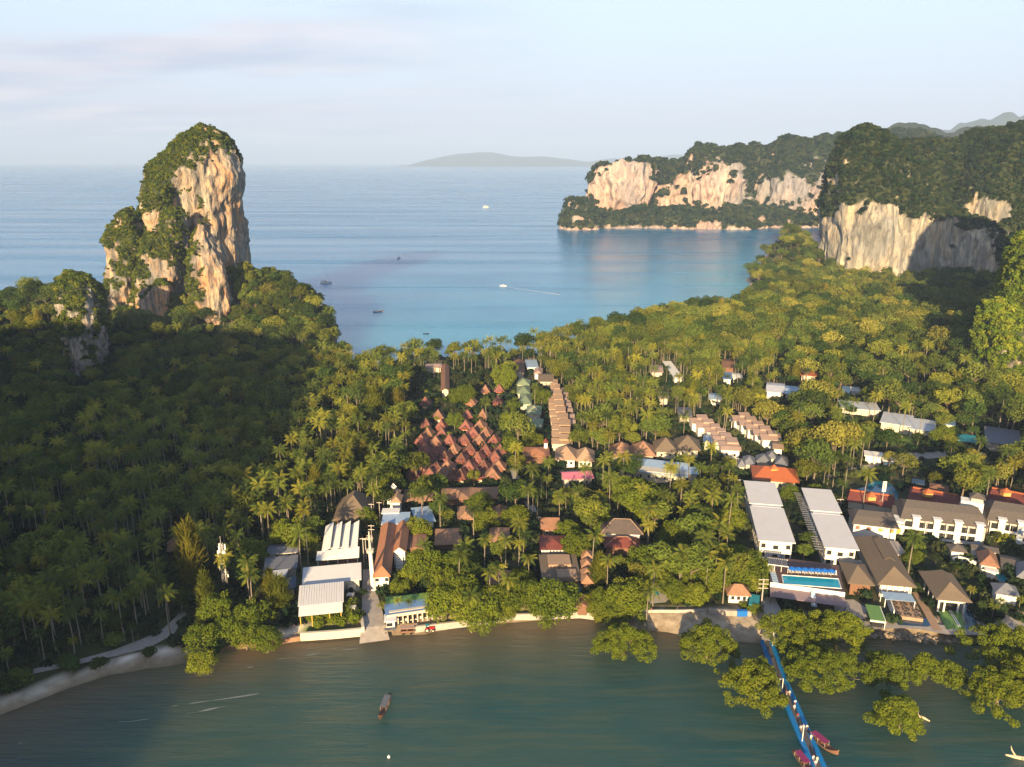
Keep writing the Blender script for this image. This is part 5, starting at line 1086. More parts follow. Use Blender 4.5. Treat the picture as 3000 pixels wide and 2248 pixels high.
S = Site('gable_annex', 'white end wall with golden arch beside the long mansard hotel', 'building', Q(A4, 640,520, 755,555, 770,440, 650,400), 7.0); walls(S, 'white', .1); slab(S, 'greythatch', .2, .2, 0, ty=.8)
MB().tube([(0,-S.d/2-.12,3.4),(0,-S.d/2+.2,3.4)], 1.5, 12).build('arch_window', M['gold'], S.root)
S = Site('roof_tower', 'white stair tower with small grey hip roof above the mansard hotel', 'tower', Q(A4, 1250,365, 1462,372, 1445,330, 1255,328), 11.5); walls(S, 'white', .1); roof_hip(S, 1.6, 'greythatch', x0=S.w*.18, w=S.w*.6, z=13.4); MB().box(-S.w*.06, S.w*.42, -S.d*.3, S.d*.3, 11.4, 13.3).build('upper_room', M['cream'], S.root)
# pylon sign
p = G(*A4(545,445), GZ); t = thing('pylon_sign', 'tall white vertical sign board on a pole between two halls', 'sign', (*p, GZ), 0)
MB().tube([(0,0,-.3),(0,0,13)], .14, 6).tube([(0,0,6),(-2.2,0,2)], .06, 5).build('pole', M['concrete'], t); MB().box(-.75,.75,-.14,.14,8.6,13.0).build('board', M['white'], t)
for k in range(4): MB().box(-.3,.3,-.17,-.145,9.9+k*.72,10.3+k*.72).box(-.12,.12,-.17,-.145,10.3+k*.72,10.42+k*.72).build('mark', M['rust'], t)
MB().tube([(0,-.2,9.0),(0,-.14,9.0)], .5, 12).build('lamp_disc', M['white'], t)
# raised pool deck
S = Site('pool_deck', 'raised dark timber pool deck with white parapet', 'deck', Q(C7, 428,1062, 1858,1178, 1800,640, 330,500), 5.0, lm='raised pool deck', mask_h=1.0)
MB().box(-S.w/2,S.w/2,-S.d/2,S.d/2,4.2,4.98).build('deck_floor', M['decking'], S.root)
MB().box(-S.w/2,S.w/2,-S.d/2-.35,-S.d/2-.01,3.3,5.25).build('parapet', M['white'], S.root)
for i in range(6): MB().box(-S.w/2+.5+i*(S.w-1.6)/5,-S.w/2+1.1+i*(S.w-1.6)/5,-S.d/2+.3,-S.d/2+.9,-.3,4.2).build('column', M['concrete'], S.root)
def inpl(S, u, v, z):
    q = G(u, v, S.zb+z); d = Vector(q)-S.c; return d.dot(S.px), d.dot(S.ax)
pc = [inpl(S, *C7(x, y), 5.0) for x, y in ((658,1048),(1830,1140),(1770,945),(625,865))]
mb = MB(); mb.add([(a, b, 5.02) for a, b in pc], [(0,1,2,3)]); mb.build('pool_water', M['pooltile'], S.root)
mb = MB()
for i in range(4):
    a, b = pc[i], pc[(i+1) % 4]; mb.tube([(a[0],a[1],5.03),(b[0],b[1],5.03)], .16, 4)
mb.build('pool_edge', M['white'], S.root)
a = [inpl(S, *C7(x, y), 5.2) for x, y in ((1225,1200),(1300,1205))]
MB().hexa([(a[0][0],-S.d/2-5.5,1.7),(a[1][0]+.6,-S.d/2-5.5,1.7),(a[1][0],-S.d/2-.4,4.9),(a[0][0],-S.d/2-.4,4.9)], [(a[0][0],-S.d/2-5.5,1.95),(a[1][0]+.6,-S.d/2-5.5,1.95),(a[1][0],-S.d/2-.4,5.2),(a[0][0],-S.d/2-.4,5.2)]).build('chute', M['paleblue'], S.root)
aw = MB().hexa([(-S.w/2,-S.d/2-5.4,3.0),(S.w/2,-S.d/2-5.4,3.0),(S.w/2,-S.d/2-.4,3.6),(-S.w/2,-S.d/2-.4,3.6)], [(-S.w/2,-S.d/2-5.4,3.15),(S.w/2,-S.d/2-5.4,3.15),(S.w/2,-S.d/2-.4,3.75),(-S.w/2,-S.d/2-.4,3.75)]).build('awning', M['plum'], S.root)
for i in range(7): MB().tube([(-S.w/2+.3+i*(S.w-.6)/6,-S.d/2-5.2,-.3),(-S.w/2+.3+i*(S.w-.6)/6,-S.d/2-5.2,3.0)], .12, 5).build('awning_post', M['dark'], S.root)
FOOT.append([tuple(S.c+S.px*a+S.ax*b) for a, b in ((-S.w/2,-S.d/2-6),(S.w/2,-S.d/2-6),(S.w/2,S.d/2),(-S.w/2,S.d/2))])
DK = S
x0, y0 = inpl(S, *C7(345,632), 7.4); x1, y1 = inpl(S, *C7(758,645), 7.4)
p = S.c+S.px*x0+S.ax*y0; t = thing('pergola', 'slatted dark blue pergola in front of the left hotel wing', 'pergola', (p.x, p.y, GZ+4.98), S.rz)
for i in range(9): MB().box(.2+i*(x1-x0-.4)/9, .2+(i+.72)*(x1-x0-.4)/9, 0, 4.6, 2.3, 2.38).build('slat', M['slate'], t)
MB().box(0,x1-x0,-.15,0,2.1,2.35).box(0,x1-x0,4.6,4.75,2.1,2.35).build('beam', M['white'], t)
for k in range(4): MB().box(k*(x1-x0-.15)/3, .15+k*(x1-x0-.15)/3, -.14, -.01, 0, 2.1).build('post', M['white'], t)
def lounger_at(S, u, v, rz, label, grp, m='white'):
    x, y = inpl(S, u, v, 5.3); p = S.c+S.px*x+S.ax*y; t = thing('sun_lounger', label, 'sun lounger', (p.x, p.y, GZ+4.98), S.rz+rz, grp)
    MB().box(-.36,.36,-1.0,.35,.28,.38).build('seat', M[m], t); MB().hexa([(-.36,.36,.28),(.36,.36,.28),(.36,1.0,.75),(-.36,1.0,.75)], [(-.36,.34,.38),(.36,.34,.38),(.36,.98,.87),(-.36,.98,.87)]).build('backrest', M[m], t)
    MB().box(-.34,-.28,-.95,-.88,0,.28).box(.28,.34,-.95,-.88,0,.28).box(-.34,-.28,.25,.32,0,.28).box(.28,.34,.25,.32,0,.28).build('leg_frame', M['zinc'], t)
for i in range(15):
    x = 790+i*66; lounger_at(S, *C7(x, 775+(x-790)*.058), 0, 'white sun lounger below the blue parasols, %s from the left' % (ORD[i] if i < 12 else ['thirteenth','fourteenth','last'][i-12]), 'white loungers below the blue parasols')
for i in range(10):
    lounger_at(S, *C7(405+i*10, 690+i*35), R(90), 'pale grey lounger on the left deck edge, %s from the rear' % ORD[i], 'loungers along the left deck edge', 'paleblue' if i > 3 else 'cream')
for i, x in enumerate((840,970,1100,1232,1365,1492,1632)):
    a, b = inpl(S, *C7(x, 715+(x-840)*.06), 7.2); p = S.c+S.px*a+S.ax*b; t = thing('parasol', 'bright blue parasol by the pool, %s from the left' % ORD[i], 'parasol', (p.x, p.y, GZ+4.98), 0, 'bright blue parasols by the pool')
    MB().tube([(0,0,0),(0,0,2.5)], .04, 5).build('pole', M['white'], t)
    cn = MB(); n = 8; V = [(1.45*math.cos(k*.7854), 1.45*math.sin(k*.7854), 1.95) for k in range(8)]+[(0,0,2.6)]+[(1.45*math.cos(k*.7854), 1.45*math.sin(k*.7854), 1.85) for k in range(8)]
    cn.add(V, [(k, (k+1) % 8, 8) for k in range(8)]+[(9+k, 9+(k+1) % 8, (k+1) % 8, k) for k in range(8)]); cn.build('canopy', M['umbblue'], t)
# thatched restaurants at the right
house('thatched_bar', 'square thatched bar with a sharp golden hip by the pool deck', Q(A4, 268,1082, 472,1088, 395,935, 185,880), 4.6, 3.2, 'thatch', 'wood', 'hip', cat='bar', ridge=.4, lm='thatched bar', ov=.6)
house('bar_annex', 'grey glassy annex behind the thatched bar', Q(A4, 205,925, 400,960, 360,880, 190,870), 4.4, .3, 'slate', 'cream', 'flat', cat='building')
S = Site('thatched_hall', 'longest thatched hall, running back from the striped blue pergola', 'hall', Q(A4, 530,1088, 842,1106, 590,690, 330,685), 5.0, lm='longest thatched hall', mask_h=3)
walls(S, 'white'); rf = roof_hip(S, 4.0, 'thatch', along='y', flare=.06, ov=.6)
roof_gable(S, 1.0, 'thatch', 'y', z=8.4, w=2.4, d=S.d*.45, y0=S.d*.05, parent=rf, name='ridge_monitor')
for i in range(6): MB().box(-S.w/2+.7+i*(S.w-1.9)/5,-S.w/2+1.1+i*(S.w-1.9)/5,-S.d/2-.3,-S.d/2+.1,-.3,4.9).build('column', M['white'], S.root)
S = Site('striped_pergola', 'pergola with thin blue and white slats above a terrace', 'pergola', Q(A4, 585,1232, 850,1238, 800,1160, 552,1165), 3.6, lm='striped pergola')
for i in range(14): MB().box(-S.w/2,S.w/2,-S.d/2+i*S.d/14,-S.d/2+(i+.55)*S.d/14,3.5,3.62).build('slat', M['blueroof' if i % 2 else 'paleblue'], S.root)
for a in (-1, 1):
    for b in (-1, 1): MB().box(a*(S.w/2-.2)-.12,a*(S.w/2-.2)+.12,b*(S.d/2-.2)-.12,b*(S.d/2-.2)+.12,-.3,3.5).build('post', M['white'], S.root)
S = Site('dining_terrace', 'wooden dining terrace above the dark plunge pool', 'terrace', Q(A4, 650,1395, 930,1370, 830,1240, 640,1240), 1.2); MB().box(-S.w/2,S.w/2,-S.d/2,S.d/2,-.4,1.2).build('floor', M['tan'], S.root); MB().box(-S.w/2-.3,-S.w/2-.01,-S.d/2,S.d/2+4,-.4,3.0).build('side_wall', M['white'], S.root)
for i in range(9):
    x = -S.w/2+1.2+(i % 3)*(S.w-2.4)/2; y = -S.d/2+1.0+(i//3)*(S.d-2)/2.4; p = S.c+S.px*x+S.ax*y
    t = thing('dining_table', 'dark dining table on the wooden terrace, %s place in the %s row from the pool' % (['left','middle','right'][i % 3], ['nearest','second','third'][i//3]), 'table', (p.x, p.y, GZ+1.2), S.rz, 'dark dining tables')
    MB().box(-.5,.5,-.4,.4,.68,.75).build('tabletop', M['dark'], t); MB().box(-.06,.06,-.06,.06,0,.68).build('leg', M['dark'], t)
    for s in (-1, 1): MB().box(s*.75-.22,s*.75+.22,-.22,.22,.02,.45).box(s*.95-.03,s*.95+.03,-.22,.22,.45,.9).build('seat', M['dark'], t)
blob('plunge_pool', 'dark blue infinity pool at the end of the terrace', [A4(660,1402), A4(700,1455), A4(960,1470), A4(1000,1450), A4(960,1395), A4(850,1395)], 'pooldark', GZ+.14, 'pool')
strip('boardwalk', 'tan boardwalk slanting down to the promenade', PW(A4(840,1165), A4(920,1280), A4(1045,1500), z=GZ), [1.6,2.4,2.6], 'tan', GZ+.16)
S = Site('turf_roof_hut', 'little hut with flat green turf roof near the rocks', 'hut', Q(A4, 470,1418, 565,1392, 525,1270, 418,1290), 2.8, lm='turf roof hut'); walls(S, 'dark', .3); slab(S, 'turfgreen', .15); MB().box(-S.w/2-.4,S.w/2+.4,-S.d/2-.6,-S.d/2-.35,2.2,2.7).build('eave_board', M['white'], S.root); MB().box(S.w/2+.2,S.w/2+.4,-S.d/2,S.d/2,-.3,2.9).build('side_rail', M['white'], S.root)
S = Site('open_pavilion', 'thatched pavilion on white pillars facing the shore', 'pavilion', Q(A4, 1058,1222, 1312,1230, 1160,1002, 902,990), 5.0, lm='pillared pavilion', mask_h=3)
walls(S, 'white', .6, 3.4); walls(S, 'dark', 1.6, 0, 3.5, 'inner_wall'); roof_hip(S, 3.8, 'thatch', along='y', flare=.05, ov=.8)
for a in (-1, -.55, .55, 1):
    MB().box(a*(S.w/2-.8)-.25,a*(S.w/2-.8)+.25,-S.d/2+.5,-S.d/2+1.0,-.3,3.5).build('pillar', M['white'], S.root)
for b in (-.3, .2, .7): MB().box(-S.w/2+.6,-S.w/2+1.0,b*S.d/2-.25,b*S.d/2+.25,-.3,3.5).build('pillar', M['white'], S.root)
blob('lawn', 'clipped lawn with two white lines before the pavilion', [A4(1050,1330), A4(1120,1490), A4(1290,1490), A4(1250,1330)], 'turfgreen', GZ+.12, kind='structure')
for k in range(2): strip('edging_strip', 'thin white edging line, %s of two across the pavilion lawn' % ('left', 'right')[k], PW(A4(1120+k*14,1280), A4(1232+k*18,1472), z=GZ), .32, 'white', GZ+.2, cat='edging')
blob('canal_pool', 'long dark blue pool along the pavilion side', [A4(1260,1250), A4(1300,1490), A4(1420,1490), A4(1300,1250)], 'pooldark', GZ+.13, 'pool')
S = house('small_terrace_roof', 'tilted flat roof terrace with white rim beside the longest hall', Q(A4, 690,828, 765,828, 690,712, 600,712), 3.4, .2, 'paving', 'cream', 'flat', cat='terrace')
for nm, lb, q, ze, rh, rm, kd in [
    ('villa', 'dark grey villa roof left of the white walled villa', Q(C5, 440,330, 770,400, 640,260, 430,250), 3.6, 1.6, 'greythatch', 'hip'),
    ('villa', 'long low brown roof villa with white wall', Q(C5, 820,330, 1240,370, 1200,280, 800,245), 3.8, .7, 'greythatch', 'gx'),
    ('villa', 'tan sided villa roof above the sun terrace', Q(C5, 950,590, 1250,600, 1180,400, 910,385), 3.8, 3.0, 'brown', 'hip'),
    ('villa', 'dark villa roof with white eave right of the sun terrace', Q(C5, 1300,590, 1600,600, 1560,450, 1280,450), 3.6, .8, 'greythatch', 'gx'),
    ('villa', 'slate villa roof at the right margin', Q(C5, 1560,790, 1800,800, 1780,580, 1530,570), 3.8, 2.6, 'slate', 'hip'),
    ('villa', 'dark roof villa among the waterfront palms', Q(C5, 1200,1070, 1580,1060, 1480,900, 1160,910), 3.6, 2.4, 'slate', 'hip'),
    ('pool_house', 'white roofed arbour at the head of the sun terrace', Q(C5, 1030,680, 1240,690, 1220,640, 1040,630), 3.0, .3, 'white', 'flat')]:
    house(nm, lb, q, ze, rh, rm, 'white', kd, cat='villa', lm='villa above sun terrace' if 'tan' in lb else None)
strip('garden_wall', 'wavy white wall amid the hotel garden', PW(C5(470,540), C5(600,500), C5(700,530), C5(880,580), z=3.5), .5, 'white', 5.0, 2.8, cat='wall')
strip('sun_terrace', 'tan sun terrace between villas', PW(C5(1150,700), C5(1220,860), z=GZ), 5.0, 'tan', GZ+.14)
strip('villa_pool', 'narrow teal pool beside the sun terrace', PW(C5(1255,720), C5(1330,860), z=GZ), 3.0, 'pooltile', GZ+.15, cat='pool')
MASK.append(([C5(1050,620), C5(1350,620), C5(1380,880), C5(1100,880)], .9)); MASK.append(([A4(640,1240), A4(860,1170), A4(1050,1490), A4(640,1480)], 1)); MASK.append(([A4(1040,1310), A4(1290,1260), A4(1420,1500), A4(1060,1500)], 1)); MASK.append(([A4(210,1230), A4(560,1200), A4(560,1480), A4(215,1480)], .9))
MASK.append(([A1(1060,1150), A1(1230,1150), A1(1240,1540), A1(1060,1540)], 1)); MASK.append(([B6(1300,890), B6(950,1150), B6(1250,1230), B6(1330,1000)], .8)); MASK.append(([A3(0,1440), A3(950,1420), A3(1040,1300), A3(1040,1650), A3(0,1650)], 1)); MASK.append(([A1(380,720), A1(560,690), A1(470,880), A1(440,1080), A1(380,1080)], .9))
MASK.append(([K1(395,1040), K1(590,1040), K1(610,1400), K1(470,1520), K1(375,1500)], .93)); MASK.append(([K1(1080,950), K1(1250,950), K1(1240,1240), K1(1120,1240)], .85)); MASK.append(([K1(760,970), K1(920,1000), K1(930,1200), K1(780,1080)], .9)); MASK.append(([A2(720,40), A2(745,40), A2(860,560), A2(830,570)], .7)); MASK.append(([B5(1180,760), B5(1650,860), B5(1700,960), B5(1200,1010), B5(800,1120), B5(850,1040), B5(1150,900)], .8)); MASK.append(([A4(500,290), A4(600,290), A4(600,440), A4(500,440)], 1)); MASK.append(([A1(960,400), A1(1160,400), A1(1160,900), A1(960,900)], .9))
# ------------------------------------------------------------------ poles and masts
def pole(u, v, top_v, label, bars=2, w=2.2, rad=.16):
    p = G(u, v, GZ); d = proj(p[0], p[1], GZ)[2]; hh = (v-top_v)/F*d/math.cos(math.atan2(H, p[1]))
    t = thing('utility_pole', label, 'pole', (*p, GZ), R(random.uniform(-8, 8)), 'concrete utility poles')
    MB().tube([(0,0,-.5),(0,0,hh)], [rad*1.2, rad*.8], 6).build('post', M['concrete'], t)
    for b in range(bars): MB().box(-w/2,w/2,-.08,.08,hh-.5-b*1.5,hh-.32-b*1.5).build('crossarm', M['cream'], t)
pole(*A1(1258,210), A1(0,105)[1], 'utility pole left of the ornate gate tower'); pole(*A1(1130,455), A1(0,255)[1], 'left of two poles behind the blue water tanks', 1); pole(*A1(1205,420), A1(0,238)[1], 'right of two poles at the flat white roof', 1)
pole(*A1(1130,690), A1(0,465)[1], 'pole with platform rising by the orange roof'); pole(*A1(1050,830), A1(0,592)[1], 'twin pole left, between hall and orange roof', 1); pole(*A1(1072,790), A1(0,596)[1], 'twin pole right, between hall and orange roof', 1)
pole(*A1(1110,700), A1(0,560)[1], 'short pole just above the thick white mast'); pole(*C7(205,1520), C7(0,968)[1], 'tall pole at the lane beside the pool deck', 3, 3.2, .22); pole(*C3(1030,1350), C3(0,1085)[1], 'pole at the near end of the left stepped row', 2); pole(*C3(1075,1385), C3(0,1120)[1], 'leaning pair pole at the left stepped row', 1)
pole(*A3(718,250), A3(0,180)[1], 'pole behind the left hotel wing', 2, 2.6); pole(*A3(1690,460), A3(0,370)[1], 'pole between right hotel wing and red hall', 2, 2.6); pole(*B5(1140,1035), B5(0,925)[1], 'lone pole at the wall of the clearing', 1); pole(*A2(880,460), A2(0,360)[1], 'pole with white box on the lane', 1, 1.6)
p = G(*A1(1142,1092), GZ); t = thing('mast', 'thick white mast with round collar before the orange roof', 'mast', (*p, GZ)); SPOTS.append(('thick white mast', *p))
MB().tube([(0,0,-.5),(-.6,1.0,13.5)], [.85, .62], 12).build('shaft', M['white'], t); MB().tube([(-.6,1,13.5),(-.62,1,14.5)], [1.25, 1.25], 12).build('collar', M['cream'], t); MB().tube([(-.6,1,14.5),(-.7,1,21)], [.45, .2], 8).build('upper_pole', M['cream'], t)
MB().box(-1.8,.6,.9,1.1,18.5,18.7).build('crossarm', M['cream'], t)
# telecom tower
p = G(662, 1728, GZ); t = thing('telecom_tower', 'white telecom lattice tower bristling with antennas in the grove', 'telecom tower', (*p, GZ)); SPOTS.append(('white telecom tower', *p))
TH = 17.0; lat = MB(); cs = [(.7,.7),(-.7,.7),(-.7,-.7),(.7,-.7)]
for a, b in cs: lat.tube([(a,b,-.5),(a*.5,b*.5,TH)], .09, 4)
for k in range(12):
    z = k*TH/12; f = 1-.5*z/TH; f2 = 1-.5*(z+TH/12)/TH
    for i in range(4):
        a, b = cs[i], cs[(i+1) % 4]; lat.tube([(a[0]*f,a[1]*f,z),(b[0]*f2,b[1]*f2,z+TH/12)], .045, 3)
lat.build('lattice', M['white'], t); MB().tube([(0,0,TH),(0,0,TH+2.6)], .05, 4).build('lightning_rod', M['white'], t)
for i, (z, a) in enumerate([(15.5,.3),(15.5,2.4),(15.5,4.5),(13.5,3.4),(12.8,.2),(8,3.2),(7,5.6),(5.5,.4),(6,2.2)]):
    x, y = 1.15*math.cos(a), 1.15*math.sin(a); MB().box(x-.22,x+.22,y-.12,y+.12,z-1.1,z+1.1).tube([(0,0,z),(x,y,z)], .05, 4).build('antenna', M['white'], t)
for i, (z, a) in enumerate([(14.2,5.6),(11.3,5.7),(10.8,5.9)]):
    x, y = 1.2*math.cos(a), 1.2*math.sin(a); MB().tube([(x,y,z),(x*1.2,y*1.2-.1,z)], [.55,.5], 10).tube([(0,0,z),(x,y,z)], .05, 4).build('dish', M['white'], t)
# ------------------------------------------------------------------ pier of blue pontoons
c0, c1, c2 = Vector(G(*D5(1548,330), .5)), Vector(G(*D5(1662,640), .5)), Vector(G(*D5(1950,1300), .5)); c3 = c2+(c2-c1)*.9
pier = thing('pontoon_pier', 'floating pier with grey deck between two rows of blue pontoons', 'pier', (c1.x, c1.y, 0)); SPOTS.append(('blue pontoon pier', c1.x, c1.y+8))
def on_pier(t_, off):     # distance along, sideways offset
    segs = [(c0, c1), (c1, c3)]
    for a, b in segs:
        l_ = (b-a).length
        if t_ <= l_ or b is c3:
            d = (b-a)/l_; return a+d*t_+Vector((d.y, -d.x))*off, d
        t_ -= l_
tot = (c1-c0).length+(c3-c1).length; nseg = int(tot/2.6)
flt = None
for i in range(nseg):
    for off, wd, nm, m, z0, z1 in ((-1.35, 1.25, 'pontoon', 'pontoon', -.15, .62), (1.35, 1.25, 'pontoon', 'pontoon', -.15, .62), (0, 1.42, 'deck_panel', 'pierdeck', .0, .52)):
        p, d = on_pier((i+.5)*2.6, -off); rz = math.atan2(d.y, d.x); mb = MB().box(-1.27,1.27,-wd/2,wd/2,z0,z1)
        o = mb.build(nm, M[m], pier, (p.x-c1.x, p.y-c1.y, 0), rz)
def lamp(t_, off, label):
    p, d = on_pier(t_, off); t = thing('lamp_post', label, 'lamp post', (p.x, p.y, .6), R(20), 'white lamp posts on the pier')
    MB().tube([(0,0,0),(0,0,4.6)], [.13,.10], 6).build('post', M['white'], t); MB().tube([(0,0,4.6),(-.9,0,4.75)], .05, 4).box(-1.3,-.8,-.12,.12,4.68,4.8).build('lamp_head', M['zinc'], t)
L1 = (c1-c0).length
def along(u, v): q = Vector(G(u, v, .6)); return L1+(q-c1).dot((c3-c1).normalized())
lamp(along(*D5(1750,735)), -1.2 if 0 else 1.35, 'white lamp post beside the two front walkers near the mangroves'); lamp(along(*D5(1905,1100)), 1.35, 'white lamp post beside the moored magenta boat'); lamp(2.5, -1.3, 'dark lamp post at the landward end of the pier')
# ------------------------------------------------------------------ people
def human(pose):
    """one continuous body grown from a skeleton; pose 0 stand, 1 stride, 2 wide stride"""
    st = (0.03, .22, .32)[pose]; V = [(0,0,.95),(0,0,1.12),(0,0,1.32),(0,0,1.45),(0,.01,1.52),(0,.015,1.64),(0,.01,1.72)]; Rr = [.145,.125,.15,.10,.055,.095,.07]; E = [(0,1),(1,2),(2,3),(3,4),(4,5),(5,6)]
    for s, k in ((-1, 1), (1, -1)):
        b = len(V); V += [(s*.09,0,.90),(s*.10,k*st*.5,.50),(s*.10,k*st-.03*k,.09),(s*.11,k*st+.14,.04)]; Rr += [.095,.062,.042,.035]; E += [(0,b),(b,b+1),(b+1,b+2),(b+2,b+3)]
        b = len(V); V += [(s*.19,0,1.40),(s*.25,-k*st*.35,1.13),(s*.24,-k*st*.7+.05,.90),(s*.24,-k*st*.75+.08,.80)]; Rr += [.058,.042,.030,.034]; E += [(3,b),(b,b+1),(b+1,b+2),(b+2,b+3)]
    me = bpy.data.meshes.new('body_raw'); me.from_pydata(V, E, []); o = bpy.data.objects.new('body_raw', me); link(o)
    md = o.modifiers.new('s', 'SKIN'); 
    for i, r_ in enumerate(Rr): me.skin_vertices[0].data[i].radius = (r_, r_*.85) if i not in (1, 2) else (r_, r_*.65)
    me.skin_vertices[0].data[0].use_root = True; o.modifiers.new('u', 'SUBSURF').levels = 1
    bpy.context.view_layer.update(); r = bpy.data.meshes.new_from_object(o.evaluated_get(bpy.context.evaluated_depsgraph_get())); bpy.data.objects.remove(o); r.name = 'body'
    r.materials.clear(); r.materials.append(M['skin']); 
    n = len(r.vertices); P = np.empty(n*3, np.float32); r.vertices.foreach_get('co', P); P = P.reshape(-1, 3)
    def shell(z0, z1, nm, grow, inner=9):
        keep = (P[:, 2] > z0) & (P[:, 2] < z1) & (np.abs(P[:, 0]) < inner); nn = np.empty(n*3, np.float32); r.vertices.foreach_get('normal', nn); nn = nn.reshape(-1, 3)
        idx = {i: k for k, i in enumerate(np.nonzero(keep)[0])}; fs = [tuple(idx[i] for i in f.vertices) for f in r.polygons if all(i in idx for i in f.vertices)]
        m2 = bpy.data.meshes.new(nm); m2.from_pydata((P+nn*grow)[keep].tolist(), [], fs); return m2
    return r, shell(.96, 1.47, 'shirt', .025), shell(.55, .99, 'shorts', .025, .2), shell(1.64, 1.80, 'hair', .02)
HU = [human(k) for k in range(3)]
cmats = {k: mat('cloth_'+k, c, .85, .08, 3) for k, c in dict(white=(.75,.72,.66), cream=(.62,.52,.36), pink=(.60,.25,.25), black=(.02,.02,.025), navy=(.03,.05,.12), khaki=(.36,.28,.17), red=(.45,.05,.04), grey=(.3,.3,.3), hairb=(.03,.02,.015), hairl=(.30,.18,.07), yellow=(.65,.5,.1)).items()}
def person(x, y, z, rz, pose, shirt, shorts, hair, label, group=None, s=1.0):
    t = thing('person', label, 'person', (x, y, z), rz, group); t.scale = (s, s, s); b, sh, so, ha = HU[pose]
    ob('body', b, t)
    for nm, me, k in (('shirt', sh, shirt), ('shorts', so, shorts), ('hair', ha, hair)):
        m2 = me.copy(); m2.materials.append(cmats[k]); ob(nm, m2, t)
    return t
for (x, y, off, po, a, b, h, lb) in [(1700,745,None,1,'pink','white','hairb','person in pink top walking beside the first lamp post on the pier'),(1724,742,None,1,'cream','khaki','hairl','person in cream shirt walking beside the first lamp post on the pier'),(1766,815,None,1,'white','red','hairb','person in white shirt and red shorts walking on the pier'),(1761,850,None,2,'white','white','hairl','person all in white walking behind the red shorts on the pier'),(1786,915,None,1,'red','grey','hairb','lone person in dull red shirt in mid pier'),(1808,1012,None,1,'white','cream','hairb','person in white at the left of the group of three on the pier'),(1830,1003,None,0,'pink','white','hairl','person in pink in the middle of the group of three on the pier'),(1856,1005,None,1,'cream','black','hairb','person in cream top at the right of the group of three on the pier'),(1887,1082,None,1,'white','yellow','hairl','person in white shirt and yellow shorts by the second lamp post'),(1905,1240,None,2,'white','white','hairl','person in white at the left of the nearest trio on the pier'),(1934,1250,None,1,'cream','white','hairl','person in cream at the right of the nearest trio on the pier'),(1922,1278,None,1,'white','grey','hairb','person in white with grey shorts nearest on the pier')]:
    p = G(*D5(x, y+8), .55); person(*p, .52, R(160+random.uniform(-25, 25)) if 'red shorts' not in lb else R(-20), po, a, b, h, lb)
for (u, v, a, b, lb) in [(*A1(375,1490),'pink','navy','person in pink shirt on the sand left of the shrub garden'),(*A1(345,1500),'grey','black','person in grey beside the pink shirt on the left sand'),(*B6(1225,1170),'black','navy','person in black on the sunny patch where the track meets the beach'),(*B6(1245,1175),'white','black','person in white shirt where the track meets the beach'),(*A2(1890,1245),'black','grey','person in black walking under the long garden wall'),(*A2(1920,1250),'red','navy','person in red top walking under the long garden wall'),(*A2(2160,1235),'black','black','person in dark clothes at the end of the garden wall'),(*A1(1690,1395),'black','grey','person in black standing before the arcade of the shop'),(*A1(1460,1400),'white','navy','person in white between the kiosk and the arcade'),(*D5(1540,335),'cream','khaki','person in cream at the landward end of the pier')]:
    p = G(u, v, GZ); z, _ = ground_z(*p); p = G(u, v, max(z, .6)); z2, _ = ground_z(*p); person(*p, max(z2, .55), R(random.uniform(0, 360)), random.randint(0, 2), a, b, 'hairb', lb)
# ------------------------------------------------------------------ boats
def hull_me(L_, W_, D_, m, bow=.6, stern=.35, n=14, name='hull'):
    mb = MB(); V = []; 
    for i in range(n+1):
        t = i/n*2-1; wdt = W_/2*(max(0, 1-abs(t)**2.6)**.75+.03); sh = bow*max(0, t)**2.5+stern*max(0, -t)**3
        V += [(t*L_/2,-wdt,D_+sh),(t*L_/2,-wdt*.7,-.05+sh*.5),(t*L_/2,0,-.3+sh*.8),(t*L_/2,wdt*.7,-.05+sh*.5),(t*L_/2,wdt,D_+sh),(t*L_/2,0,D_*.35+sh*.9)]
    Fc = []
    for i in range(n):
        for k in range(4): a = i*6+k; Fc.append((a, a+1, a+7, a+6))
        a = i*6; Fc += [(a+4, a+5, a+11, a+10), (a+5, a, a+6, a+11)]
    mb.add(V, Fc); return mb.mesh(name, M[m])
def longtail(u, v, rz, label, top, L_=9, tm='slate'):
    p = G(u, v, 0); t = thing('longtail_boat', label, 'boat', (*p, .12), rz, 'long wooden tail boats'); ob('hull', hull_me(L_, 1.9, .55, 'wood', 1.5, .3), t)
    MB().tube([(L_*.42,0,1.2),(L_*.5,0,2.0)], .09, 5).build('prow', M['yellow'], t)
    if top:
        c = MB(); c.box(-L_*.28,L_*.16,-.85,.85,1.75,1.83); c.build('canopy', M[tm], t)
        for a in (-.27, -.06, .15):
            for b in (-1, 1): MB().tube([(a*L_,b*.78,.5),(a*L_,b*.78,1.76)], .035, 4).build('canopy_post', M['cream'], t)
    for k in range(3): MB().box(-L_*.2+k*L_*.16,-L_*.2+k*L_*.16+.25,-.7,.7,.42,.5).build('bench', M['wood'], t)
    MB().tube([(-L_*.44,0,.8),(-L_*.62,.2,.1)], .05, 4).box(-L_*.45,-L_*.38,-.2,.2,.6,.95).build('outboard_motor', M['dark'], t); return t
longtail(1128, 2076, R(-97), 'dark longtail boat with blue grey canopy alone in the green bay', True, 11)
longtail(*D5(1968,1125), R(-62), 'magenta topped longtail boat moored to the right side of the pier', True, 10, 'magenta')
longtail(*D5(1828,1275), R(-75), 'magenta topped boat moored left of the pier at the bottom edge', True, 9, 'magenta')
longtail(*K1(1,1) if 0 else (1108, 915), R(20), 'small brown longtail boat in the far bay before the headland', True, 10)
p = G(955, 830, 0); t = thing('catamaran', 'white sailing catamaran with a bare mast anchored in the far bay', 'boat', (*p, .2), R(8))
